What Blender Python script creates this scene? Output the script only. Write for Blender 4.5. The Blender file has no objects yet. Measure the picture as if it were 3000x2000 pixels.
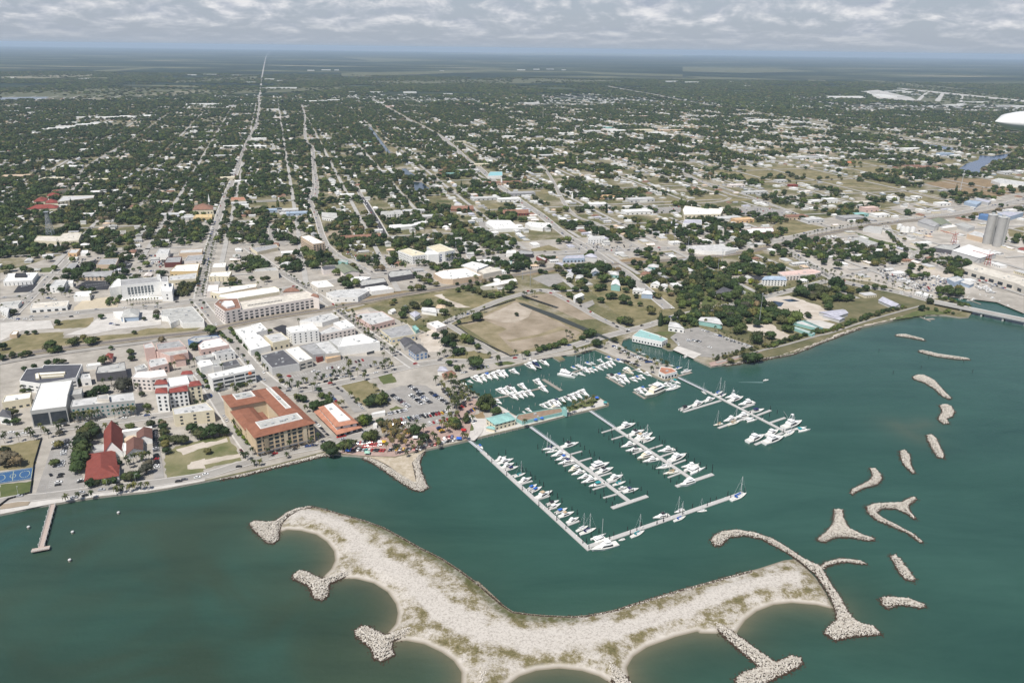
import bpy, math, random
import numpy as np
from mathutils import Vector, Matrix
from mathutils.geometry import tessellate_polygon
random.seed(7); rng = np.random.default_rng(7)
S = bpy.context.scene; COL = S.collection; R = math.radians

# ------------------------------------------------------------------ camera
CAM_H, FPX, PITCH, ROLL = 310.0, 2270.0, math.atan(858/2270), 0.0128
fw = Vector((0, math.cos(PITCH), -math.sin(PITCH)))
r0 = Vector((1, 0, 0)); u0 = Vector((0, math.sin(PITCH), math.cos(PITCH)))
RT = r0*math.cos(ROLL) + u0*math.sin(ROLL); UP = u0*math.cos(ROLL) - r0*math.sin(ROLL)
cd = bpy.data.cameras.new('camera'); cam = bpy.data.objects.new('camera', cd); COL.objects.link(cam)
cd.sensor_width = 36; cd.lens = FPX/3000*36; cd.clip_start = 0.3; cd.clip_end = 200000
cam.matrix_world = Matrix(((RT.x, UP.x, -fw.x, 0), (RT.y, UP.y, -fw.y, 0), (RT.z, UP.z, -fw.z, CAM_H), (0, 0, 0, 1)))
S.camera = cam
S.view_settings.view_transform = 'Standard'; S.view_settings.look = 'None'
S.view_settings.exposure = 0.17; S.view_settings.gamma = 1
S.cycles.max_bounces = 5; S.cycles.volume_bounces = 1; S.cycles.transparent_max_bounces = 6

# ------------------------------------------------------------------ sun and sky
SUN_EL, SUN_AZ = R(60), R(60)     # sun stands over the near end of the town, towards -x and a little -y
sdir = Vector((-math.cos(SUN_EL)*math.cos(SUN_AZ), -math.cos(SUN_EL)*math.sin(SUN_AZ), math.sin(SUN_EL)))
sl = bpy.data.lights.new('sun', 'SUN'); sl.energy = 4.7; sl.angle = R(0.5); sl.color = (1, 0.955, 0.89)
so = bpy.data.objects.new('sun', sl); COL.objects.link(so)
so.rotation_euler = (-sdir).to_track_quat('-Z', 'Y').to_euler()
W = bpy.data.worlds.new('World'); S.world = W; W.use_nodes = True
def build_world():
    nt = W.node_tree; nt.nodes.clear(); N = nt.nodes.new; L = nt.links.new
    out = N('ShaderNodeOutputWorld'); bg = N('ShaderNodeBackground'); L(bg.outputs[0], out.inputs[0])
    bg.inputs[1].default_value = 0.076
    tc = N('ShaderNodeTexCoord'); sp = N('ShaderNodeSeparateXYZ'); L(tc.outputs['Generated'], sp.inputs[0])
    mx = N('ShaderNodeMath'); mx.operation = 'MAXIMUM'; mx.inputs[1].default_value = 0.004; L(sp.outputs[2], mx.inputs[0])
    cb = N('ShaderNodeCombineXYZ')
    for k in (0, 1): L(sp.outputs[k], cb.inputs[k])
    L(mx.outputs[0], cb.inputs[2])
    sky = N('ShaderNodeTexSky'); sky.sky_type = 'NISHITA'; sky.sun_disc = False
    sky.sun_elevation = SUN_EL; sky.sun_rotation = math.atan2(sdir.x, sdir.y); sky.air_density = 1.0; sky.dust_density = 1.2
    L(cb.outputs[0], sky.inputs[0])
    # broken cumulus: azimuth across, logarithm of the height above the horizon upwards
    az = N('ShaderNodeMath'); az.operation = 'ARCTAN2'; L(sp.outputs[0], az.inputs[0]); L(sp.outputs[1], az.inputs[1])
    ad = N('ShaderNodeMath'); ad.operation = 'ADD'; ad.inputs[1].default_value = 0.012; L(mx.outputs[0], ad.inputs[0])
    lg = N('ShaderNodeMath'); lg.operation = 'LOGARITHM'; lg.inputs[1].default_value = math.e; L(ad.outputs[0], lg.inputs[0])
    def cloud(ox, oy, sc, rough):
        c = N('ShaderNodeCombineXYZ'); k = N('ShaderNodeVectorMath'); k.operation = 'MULTIPLY_ADD'; k.inputs[1].default_value = (17, 2.1, 0); k.inputs[2].default_value = (ox, oy, 4.2)
        L(az.outputs[0], c.inputs[0]); L(lg.outputs[0], c.inputs[1]); L(c.outputs[0], k.inputs[0])
        n = N('ShaderNodeTexNoise'); n.inputs['Scale'].default_value = sc; n.inputs['Detail'].default_value = 8; n.inputs['Roughness'].default_value = rough; n.inputs['Distortion'].default_value = .25; L(k.outputs[0], n.inputs['Vector']); return n
    n1 = cloud(3.1, 1.7, 1.25, .60); n2 = cloud(3.1, 1.35, 1.25, .60)
    r1 = N('ShaderNodeValToRGB'); r1.color_ramp.elements[0].position = 0.42; r1.color_ramp.elements[1].position = 0.60; L(n1.outputs[0], r1.inputs[0])
    df = N('ShaderNodeMath'); df.operation = 'SUBTRACT'; L(n1.outputs[0], df.inputs[0]); L(n2.outputs[0], df.inputs[1])
    m5 = N('ShaderNodeMath'); m5.operation = 'MULTIPLY_ADD'; m5.inputs[1].default_value = 1.9; m5.inputs[2].default_value = .48; L(df.outputs[0], m5.inputs[0])
    r2 = N('ShaderNodeValToRGB'); r2.color_ramp.elements[0].position = 0.2; r2.color_ramp.elements[1].position = 0.85
    r2.color_ramp.elements[0].color = (4.6, 5.2, 6.4, 1); r2.color_ramp.elements[1].color = (9.8, 9.8, 10.0, 1); L(m5.outputs[0], r2.inputs[0])
    # clouds thin out into pale haze near the horizon
    mr = N('ShaderNodeMapRange'); mr.inputs[1].default_value = 0.0; mr.inputs[2].default_value = 0.032; mr.inputs[3].default_value = 0.0; mr.inputs[4].default_value = 0.95
    L(sp.outputs[2], mr.inputs[0])
    mu = N('ShaderNodeMath'); mu.operation = 'MULTIPLY'; L(r1.outputs[0], mu.inputs[0]); L(mr.outputs[0], mu.inputs[1])
    base = N('ShaderNodeMix'); base.data_type = 'RGBA'; base.inputs[0].default_value = 0.78
    L(sky.outputs[0], base.inputs[6]); base.inputs[7].default_value = (5.2, 5.9, 7.1, 1)
    mix = N('ShaderNodeMix'); mix.data_type = 'RGBA'; L(mu.outputs[0], mix.inputs[0]); L(base.outputs[2], mix.inputs[6]); L(r2.outputs[0], mix.inputs[7])
    # overhead the sky is plain blue again so that the light on the town is daylight
    hi = N('ShaderNodeMapRange'); hi.inputs[1].default_value = 0.10; hi.inputs[2].default_value = 0.35; L(sp.outputs[2], hi.inputs[0])
    fin = N('ShaderNodeMix'); fin.data_type = 'RGBA'; L(hi.outputs[0], fin.inputs[0]); L(mix.outputs[2], fin.inputs[6]); L(sky.outputs[0], fin.inputs[7])
    L(fin.outputs[2], bg.inputs[0])
build_world()

# ------------------------------------------------------------------ pixel to place
ZG = 1.5
def P(px, py, z=ZG):
    d = fw + RT*((px-1500)/FPX) + UP*((1000-py)/FPX)
    t = (z-CAM_H)/d.z if d.z < -1e-4 else 60000
    return Vector((d.x*t, d.y*t, z))
def PX(x, y, z):           # world (arrays) to picture
    vx = x; vy = y; vz = z-CAM_H
    dd = vx*fw.x+vy*fw.y+vz*fw.z
    return 1500+FPX*(vx*RT.x+vy*RT.y+vz*RT.z)/dd, 1000-FPX*(vx*UP.x+vy*UP.y+vz*UP.z)/dd
def pts(s): return [tuple(float(q) for q in a.split(',')) for a in s.split()]
VIEW = dict(A=(0, 650, 3.92), B=(500, 650, 3.92), C=(1000, 650, 3.92), D=(0, 1000, 2.412), E=(550, 950, 3.485), M=(1300, 950, 3.92),
            N=(1800, 950, 3.92), O=(1350, 1250, 3.92), Q=(1750, 1200, 4.48), G=(2000, 650, 4.48), H=(2500, 500, 3.484),
            I=(700, 1450, 2.851), J=(1400, 1500, 2.94), K=(2050, 1400, 2.614), L=(2400, 900, 2.852), X=(950, 1150, 4.48),
            T=(0, 500, 3.36), U=(700, 450, 3.36), V=(1400, 450, 3.36), W=(2000, 400, 2.352), f=(0, 0, 2.24), g=(1000, 0, 2.24), h=(2000, 0, 2.24), z=(0, 0, 1))
def vp(v, s):
    x0, y0, k = VIEW[v]; return [(x0+a/k, y0+b/k) for a, b in pts(s)]
def mp(s):                 # "A:1,2 3,4 B:5,6" several views in one string
    o = []; v = 'z'
    for tok in s.split():
        if ':' in tok: v, tok = tok.split(':')
        o += vp(v, tok)
    return o
def ground(pl, z=ZG): return [P(a, b, z) for a, b in pl]

# ------------------------------------------------------------------ materials
MATS = {}
def mat(name, col, rough=0.8, var=0.12, scale=0.6, metal=0, bump=0, col2=None, spec=0.3):
    if name in MATS: return MATS[name]
    m = bpy.data.materials.new(name); m.use_nodes = True; nt = m.node_tree; b = nt.nodes['Principled BSDF']
    b.inputs['Roughness'].default_value = rough; b.inputs['Metallic'].default_value = metal
    b.inputs['Specular IOR Level'].default_value = spec
    N = nt.nodes.new; L = nt.links.new
    ge = N('ShaderNodeNewGeometry'); n = N('ShaderNodeTexNoise'); n.inputs['Scale'].default_value = scale
    n.inputs['Detail'].default_value = 5; n.inputs['Roughness'].default_value = 0.65; L(ge.outputs['Position'], n.inputs['Vector'])
    r = N('ShaderNodeValToRGB'); e = r.color_ramp.elements; e[0].position = 0.3; e[1].position = 0.7
    c2 = col2 or tuple(min(1, c*(1+var)) for c in col); c1 = col if col2 else tuple(c*(1-var) for c in col)
    e[0].color = (*c1, 1); e[1].color = (*c2, 1); L(n.outputs[0], r.inputs[0]); L(r.outputs[0], b.inputs['Base Color'])
    if bump:
        bp = N('ShaderNodeBump'); bp.inputs['Strength'].default_value = bump; bp.inputs['Distance'].default_value = 0.5
        L(n.outputs[0], bp.inputs['Height']); L(bp.outputs[0], b.inputs['Normal'])
    MATS[name] = m; return m
white = mat('white_paint', (0.72, 0.72, 0.70), 0.5, 0.06, 0.3)
COLS = dict(W=(.76, .755, .73), C=(.66, .60, .45), G=(.34, .34, .34), L=(.52, .52, .51), D=(.10, .10, .11), T=(.55, .43, .31), P=(.62, .46, .41),
            Y=(.60, .46, .25), R=(.24, .062, .05), O=(.42, .20, .13), A=(.26, .46, .43), B=(.11, .20, .37), K=(.045, .045, .05), N=(.25, .138, .098),
            E=(.42, .42, .40), Q=(.70, .64, .60), H=(.62, .42, .24), S=(.34, .42, .52), M=(.13, .045, .04), F=(.20, .22, .16), V=(.44, .44, .50), Z=(.60, .56, .49))
NAMEC = dict(W='white', C='cream', G='grey', L='pale_grey', D='charcoal', T='tan', P='pink', Y='yellow', R='red', O='orange_tile', A='aqua', B='blue', K='black',
             N='terracotta', E='concrete', Q='blush', H='peach', S='sky_blue', M='maroon', F='olive', V='lavender', Z='sandstone')
def cm(k, roof=False):
    c = COLS[k]
    if roof:
        return mat(NAMEC[k]+'_roof', tuple(q*0.70 for q in c), 0.85, 0, 0.16, col2=tuple(min(.86, q*1.14) for q in c))
    return mat(NAMEC[k]+'_wall', c, 0.75, 0.07, 0.5)
glass = mat('window_glass', (.035, .045, .055), 0.15, 0.2, 0.3, spec=0.6)
blueglass = mat('blue_glass', (.03, .08, .20), 0.12, 0.2, 0.3, spec=0.7)

# ------------------------------------------------------------------ objects
def mesh(name, v, f, m=None, mi=None, smooth=False):
    me = bpy.data.meshes.new(name); me.from_pydata([tuple(q) for q in v], [], f)
    for q in (m if isinstance(m, (list, tuple)) else [m] if m else []): me.materials.append(q)
    if mi is not None: me.polygons.foreach_set('material_index', mi)
    if smooth: me.polygons.foreach_set('use_smooth', [True]*len(me.polygons))
    me.update(); return me
def npmesh(name, v, f, m, smooth=False):       # v (n,3) f (m,k) numpy
    me = bpy.data.meshes.new(name); k = f.shape[1]
    me.vertices.add(len(v)); me.vertices.foreach_set('co', v.astype(np.float32).ravel())
    me.loops.add(f.size); me.loops.foreach_set('vertex_index', f.astype(np.int32).ravel())
    me.polygons.add(len(f)); me.polygons.foreach_set('loop_start', np.arange(0, f.size, k, dtype=np.int32))
    me.polygons.foreach_set('loop_total', np.full(len(f), k, dtype=np.int32))
    if smooth: me.polygons.foreach_set('use_smooth', np.ones(len(f), dtype=bool))
    me.materials.append(m); me.update(calc_edges=True); return me
def put(name, me, parent=None, loc=None, rz=0, sc=None):
    o = bpy.data.objects.new(name, me); COL.objects.link(o)
    if parent: o.parent = parent
    if loc is not None: o.location = loc
    if rz: o.rotation_euler = (0, 0, rz)
    if sc is not None: o.scale = sc if hasattr(sc, '__len__') else (sc, sc, sc)
    return o
def tag(o, label, cat, group=None, kind=None):
    if kind: o['kind'] = kind
    if label: o['label'] = label
    if cat: o['category'] = cat
    if group: o['group'] = group
    return o
def root(name, label, cat, loc=(0, 0, 0), rz=0, group=None, sc=None):
    return tag(put(name, None, None, loc, rz, sc), label, cat, group)
def struct(name, me): o = put(name, me); o['kind'] = 'structure'; return o
def box(x0, y0, z0, x1, y1, z1, v, f):
    b = len(v); v += [(x0, y0, z0), (x1, y0, z0), (x1, y1, z0), (x0, y1, z0), (x0, y0, z1), (x1, y0, z1), (x1, y1, z1), (x0, y1, z1)]
    f += [tuple(b+q for q in t) for t in ((0, 3, 2, 1), (4, 5, 6, 7), (0, 1, 5, 4), (1, 2, 6, 5), (2, 3, 7, 6), (3, 0, 4, 7))]
def tube(p, q, r0_, r1_, n, v, f, cap=True):
    p = Vector(p); q = Vector(q); d = (q-p).normalized(); a = d.orthogonal().normalized(); c = d.cross(a); b = len(v)
    for k in range(n):
        t = 2*math.pi*k/n; w = a*math.cos(t)+c*math.sin(t); v += [tuple(p+w*r0_), tuple(q+w*r1_)]
    f += [(b+2*k, b+2*((k+1) % n), b+2*((k+1) % n)+1, b+2*k+1) for k in range(n)]
    if cap: f += [tuple(b+2*k+1 for k in range(n)), tuple(b+2*k for k in reversed(range(n)))]
def area(p): return sum(p[i][0]*p[(i+1) % len(p)][1]-p[(i+1) % len(p)][0]*p[i][1] for i in range(len(p)))/2
def ccw(p): return p if area(p) > 0 else p[::-1]
def tess(p):
    t = tessellate_polygon([[Vector((q[0], q[1], 0)) for q in p]]); o = []
    for a, b, c in t:
        n = (p[b][0]-p[a][0])*(p[c][1]-p[a][1])-(p[c][0]-p[a][0])*(p[b][1]-p[a][1])
        o.append((a, b, c) if n > 0 else (a, c, b))
    return o
def inside(x, y, poly):
    x = np.asarray(x); y = np.asarray(y); c = np.zeros(x.shape, bool); n = len(poly)
    for i in range(n):
        x0, y0 = poly[i][0], poly[i][1]; x1, y1 = poly[(i+1) % n][0], poly[(i+1) % n][1]
        if y0 == y1: continue
        k = ((y0 > y) != (y1 > y)); c ^= k & (x < (x1-x0)*(y-y0)/(y1-y0)+x0)
    return c
def dist(x, y, line, closed=False):
    d = np.full(np.shape(x), 1e9); n = len(line)
    for i in range(n if closed else n-1):
        x0, y0 = line[i][0], line[i][1]; x1, y1 = line[(i+1) % n][0], line[(i+1) % n][1]
        l2 = (x1-x0)**2+(y1-y0)**2+1e-9; t = np.clip(((x-x0)*(x1-x0)+(y-y0)*(y1-y0))/l2, 0, 1)
        d = np.minimum(d, np.hypot(x-x0-t*(x1-x0), y-y0-t*(y1-y0)))
    return d
# an occupancy map of the town (4 m cells): where a tree or a scattered house may not stand
OX0, OX1, OY0, OY1, OC = -6500.0, 6500.0, 300.0, 9500.0, 4.0
OCC = np.zeros((int((OY1-OY0)/OC), int((OX1-OX0)/OC)), bool)
NATURAL = ('lawn_grass', 'dry_grass', 'brown_scrub', 'patchy_lawn', 'bare_sand', 'field_dirt', 'park_ground', 'field_green', 'field_tan')
def occupy(poly, grow=0.0, MAP=None):
    MAP = OCC if MAP is None else MAP
    xs = [p[0] for p in poly]; ys = [p[1] for p in poly]
    i0 = max(0, int((min(xs)-grow-OX0)/OC)); i1 = min(OCC.shape[1], int((max(xs)+grow-OX0)/OC)+2)
    j0 = max(0, int((min(ys)-grow-OY0)/OC)); j1 = min(OCC.shape[0], int((max(ys)+grow-OY0)/OC)+2)
    if i1 <= i0 or j1 <= j0: return
    X, Y = np.meshgrid(OX0+(np.arange(i0, i1)+.5)*OC, OY0+(np.arange(j0, j1)+.5)*OC)
    k = inside(X, Y, poly)
    if grow: k |= dist(X, Y, poly, True) < grow
    MAP[j0:j1, i0:i1] |= k
def occ_line(line, hw):
    for a, b in zip(line[:-1], line[1:]):
        d = Vector((b[0]-a[0], b[1]-a[1]))
        if d.length < 1e-3: continue
        d.normalize(); n = Vector((-d.y, d.x))*hw; e = d*hw
        occupy([(a[0]-e.x+n.x, a[1]-e.y+n.y), (a[0]-e.x-n.x, a[1]-e.y-n.y), (b[0]+e.x-n.x, b[1]+e.y-n.y), (b[0]+e.x+n.x, b[1]+e.y+n.y)])
def is_occ(x, y, MAP=None):
    MAP = OCC if MAP is None else MAP
    i = ((x-OX0)/OC).astype(int); j = ((y-OY0)/OC).astype(int)
    ok = (i >= 0) & (j >= 0) & (i < OCC.shape[1]) & (j < OCC.shape[0])
    return np.where(ok, MAP[np.clip(j, 0, OCC.shape[0]-1), np.clip(i, 0, OCC.shape[1]-1)], False)
_LZ = [0]
def nextz(): _LZ[0] += 1; return ZG+0.02+0.0025*_LZ[0]
GRS = np.zeros_like(OCC)
def rough(w, a=1.3):
    o = []
    for p, q in zip(w, w[1:]+w[:1]):
        n = max(1, min(40, int((q-p).length/4)))
        for k in range(n): t = p.lerp(q, k/n); o.append(Vector((t.x+rng.uniform(-a, a), t.y+rng.uniform(-a, a), t.z)))
    return o
def patch(name, pl, m, kind='structure', grow=None, world=False):
    z = nextz(); w = [Vector((p[0], p[1], z)) for p in pl] if world else ground(pl, z)
    nat = m.name in NATURAL; w = ccw(rough(ccw(w)) if nat else w); o = put(name, mesh(name, w, tess(w), m)); o['kind'] = kind
    if grow is not None: occupy(w, grow, GRS if nat else OCC)
    return o
def strip(name, line, width, m, z=None, occ=None, link=True):
    """a road: world polyline with mitred sides"""
    z = z or nextz(); L_ = [Vector((p[0], p[1])) for p in line]; v = []; f = []
    for i, p in enumerate(L_):
        a = (L_[i]-L_[i-1]).normalized() if i else (L_[1]-L_[0]).normalized()
        b = (L_[i+1]-L_[i]).normalized() if i < len(L_)-1 else a
        t = (a+b).normalized(); n = Vector((-t.y, t.x)); k = width/2/max(.5, t.dot(a))
        v += [(p.x+n.x*k, p.y+n.y*k, z), (p.x-n.x*k, p.y-n.y*k, z)]
        if i: f.append((2*i-2, 2*i-1, 2*i+1, 2*i))
    if occ is not None: occ_line(L_, width/2+occ)
    if link: return struct(name, mesh(name, v, f, m))
    return v, f
def smooth(l, n=5):
    q = [l[0]]
    for p in l[1:]:
        if math.hypot(p[0]-q[-1][0], p[1]-q[-1][1]) < 14: continue
        if len(q) > 1 and (q[-1][0]-q[-2][0])*(p[0]-q[-1][0])+(q[-1][1]-q[-2][1])*(p[1]-q[-1][1]) < 0: continue
        q.append(p)
    l = q
    if len(l) < 3: return l
    o = []
    for i in range(len(l)-1):
        p0, p1, p2, p3 = (np.array(l[max(0, min(len(l)-1, i+k))][:2]) for k in (-1, 0, 1, 2))
        for t in np.arange(n)/n:
            o.append(tuple(.5*(2*p1+(p2-p0)*t+(2*p0-5*p1+4*p2-p3)*t*t+(3*p1-p0-3*p2+p3)*t**3)))
    o.append(tuple(l[-1][:2])); return o
# ------------------------------------------------------------------ land
def ground_material():
    m = bpy.data.materials.new('town_ground'); m.use_nodes = True; nt = m.node_tree; b = nt.nodes['Principled BSDF']
    b.inputs['Roughness'].default_value = .95; b.inputs['Specular IOR Level'].default_value = 0.1
    N = nt.nodes.new; L = nt.links.new; ge = N('ShaderNodeNewGeometry')
    def noise(sc, vec=(1, 1, 1), det=6, off=0):
        mu = N('ShaderNodeVectorMath'); mu.operation = 'MULTIPLY_ADD'; mu.inputs[1].default_value = vec; mu.inputs[2].default_value = (off, off, 0)
        L(ge.outputs['Position'], mu.inputs[0])
        n = N('ShaderNodeTexNoise'); n.inputs['Scale'].default_value = sc; n.inputs['Detail'].default_value = det; n.inputs['Roughness'].default_value = .62
        L(mu.outputs[0], n.inputs['Vector']); return n.outputs[0]
    def ramp(fac, stops):
        r = N('ShaderNodeValToRGB'); e = r.color_ramp.elements
        for k, (p, c) in enumerate(stops):
            q = e[k] if k < 2 else e.new(p)
            q.position = p; q.color = (*c, 1)
        L(fac, r.inputs[0]); return r.outputs[0]
    near = ramp(noise(.017), [(.33, (.085, .10, .045)), (.62, (.30, .27, .21)), (.5, (.17, .155, .085)), (.72, (.40, .37, .32))])
    fine = ramp(noise(.35), [(.3, (.7, .7, .7)), (.7, (1.15, 1.15, 1.15))])
    mm = N('ShaderNodeMix'); mm.data_type = 'RGBA'; mm.blend_type = 'MULTIPLY'; mm.inputs[0].default_value = 1; L(near, mm.inputs[6]); L(fine, mm.inputs[7])
    far = ramp(noise(.0007, (.40, 1.6, 1), 10, 900), [(.42, (.014, .028, .022)), (.70, (.25, .23, .17)), (.52, (.026, .042, .028)), (.57, (.065, .078, .048)), (.63, (.14, .135, .09))])
    fleck = ramp(noise(.0035, (.35, 1.8, 1), 6, 77), [(.40, (.55, .58, .62)), (.64, (1.75, 1.65, 1.5))])
    mf = N('ShaderNodeMix'); mf.data_type = 'RGBA'; mf.blend_type = 'MULTIPLY'; mf.inputs[0].default_value = 1; L(far, mf.inputs[6]); L(fleck, mf.inputs[7])
    sp = N('ShaderNodeSeparateXYZ'); L(ge.outputs['Position'], sp.inputs[0])
    mr = N('ShaderNodeMapRange'); mr.interpolation_type = 'SMOOTHSTEP'; mr.inputs[1].default_value = 3600; mr.inputs[2].default_value = 5600; L(sp.outputs[1], mr.inputs[0])
    mx = N('ShaderNodeMix'); mx.data_type = 'RGBA'; L(mr.outputs[0], mx.inputs[0]); L(mm.outputs[2], mx.inputs[6]); L(mf.outputs[2], mx.inputs[7])
    L(mx.outputs[2], b.inputs['Base Color']); return m
COAST = mp("D:0,1220 100,1200 230,1168 360,1148 520,1120 700,1095 820,1080 1030,1060 1180,1036 1300,1012 1447,985 E:560,1520 900,1435 1150,1372 1390,1305 1450,1335 X:120,800 170,802 240,815 400,822 500,835 "
  "640,838 930,848 1200,780 1330,748 1600,690 1870,628 M:500,1275 980,1158 1420,1042 1650,988 1700,985 1850,937 1895,925 1893,903 1800,845 1770,822 1690,832 1600,870 1420,960 1400,985 1150,985 830,1045 760,1005 690,1005 "
  "560,880 420,830 300,740 150,640 350,580 560,525 780,480 900,455 1080,405 1250,372 1270,385 1330,420 1395,400 1330,350 1490,350 1740,285 1850,335 2080,430 N:260,510 420,575 560,640 620,640 730,605 740,580 700,520 640,470 470,420 "
  "300,350 150,290 80,240 100,180 180,150 520,245 620,292 690,290 740,250 1000,340 910,395 1110,485 1180,470 1300,455 1480,430 1700,390 1900,360 2050,330 2200,270 L:0,290 170,225 330,170 560,120 700,85 800,70 930,62 1060,65 1180,85 1250,80 "
  "H:1215,1440 1230,1400 1100,1345 870,1290 1000,1220 1110,1210 1250,1235 1400,1290 1500,1330 1600,1370 1742,1425 1900,1485")
cw = ground(COAST)
LAND = [P(-600, 1640), ] + cw + [Vector((2500, 1150, ZG)), Vector((60000, 1500, ZG)), Vector((60000, 60000, ZG)), Vector((-60000, 60000, ZG)), Vector((-60000, -2000, ZG)), Vector((-3000, 200, ZG))]
LAND = ccw(LAND)
gm = ground_material()
struct('ground', mesh('ground', LAND, tess(LAND), gm))
def seawall():
    v = []; f = []; c = [P(-600, 1640)]+cw+[Vector((2500, 1150, ZG))]
    for k, p in enumerate(c): v += [(p.x, p.y, ZG), (p.x, p.y, -2.5)]
    f = [(2*k, 2*k+1, 2*k+3, 2*k+2) for k in range(len(c)-1)]
    struct('seawall', mesh('seawall', v, f, mat('seawall_concrete', (.34, .31, .27), .9, .2, .5)))
seawall()

# ------------------------------------------------------------------ the island, a height field
ISL = ground(mp("I:640,98 720,115 850,155 1050,210 1200,265 1350,345 1500,430 1700,530 1850,630 2000,740 2100,830 2230,940 J:0,595 80,680 200,790 300,855 420,872 560,886 800,896 950,886 1200,836 1300,800 1500,740 1750,665 1900,625 2100,570 2352,500 "
  "K:200,758 450,695 650,630 725,622 800,680 880,760 960,880 1000,970 1020,992 900,962 700,945 560,960 430,1010 340,1080 290,1150 270,1190 180,1140 130,1180 0,1177 J:1900,1010 1700,1060 1450,1150 1330,1230 1270,1330 1290,1410 1150,1460 1050,1400 900,1352 "
  "700,1330 500,1350 350,1400 250,1475 230,1600 -60,1600 I:1868,1568 1870,1470 1800,1370 1700,1300 1550,1230 1400,1203 1290,1215 1250,1150 1320,1070 1337,980 1320,900 1250,800 1130,725 980,688 880,688 710,680 780,610 812,540 802,460 740,380 650,320 520,288 400,280 345,300 340,260 400,180 500,112"), 0.3)
COVES = [ground(mp(s), 0) for s in ("K:1020,990 900,962 700,945 560,960 430,1010 340,1080 290,1150", "K:130,1180 0,1177 J:1900,1010 1700,1060 1450,1150 1330,1230 1270,1330 1290,1410", "J:1150,1460 1050,1400 900,1352 700,1330 500,1350 350,1400 250,1475",
          "I:1868,1568 1870,1470 1800,1370 1700,1300 1550,1230 1400,1203 1300,1215", "I:1250,1150 1320,1070 1337,980 1320,900 1250,800 1130,725 980,688 880,688", "I:720,680 780,610 812,540 802,460 740,380 650,320 520,288 400,280 350,300")]
LANES = [(ground(mp("I:480,165 560,150 680,185 800,240 920,320 1030,430 1120,520 1300,620 1500,740 1700,900 1950,1080 2200,1220 J:300,1060 700,1080 1000,1060 1350,990 1700,880 2000,760 2352,640 K:350,830 700,760"), .3), 5.5),
         (ground(mp("I:1000,450 1200,600 1500,800 1750,1000 2000,1130 J:100,1040 400,1120 800,1110 1100,1030"), .3), 9.0),
         (ground(mp("J:1100,1030 1600,900 2100,740 K:100,890 400,800"), .3), 4.0)]
NRIM = ground(mp("I:1050,215 1200,270 1350,350 1500,435 1700,540 1850,640 2000,750 2100,850 2230,960 J:80,700 200,805 300,870 420,890 560,900 800,900"), .3)
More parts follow.
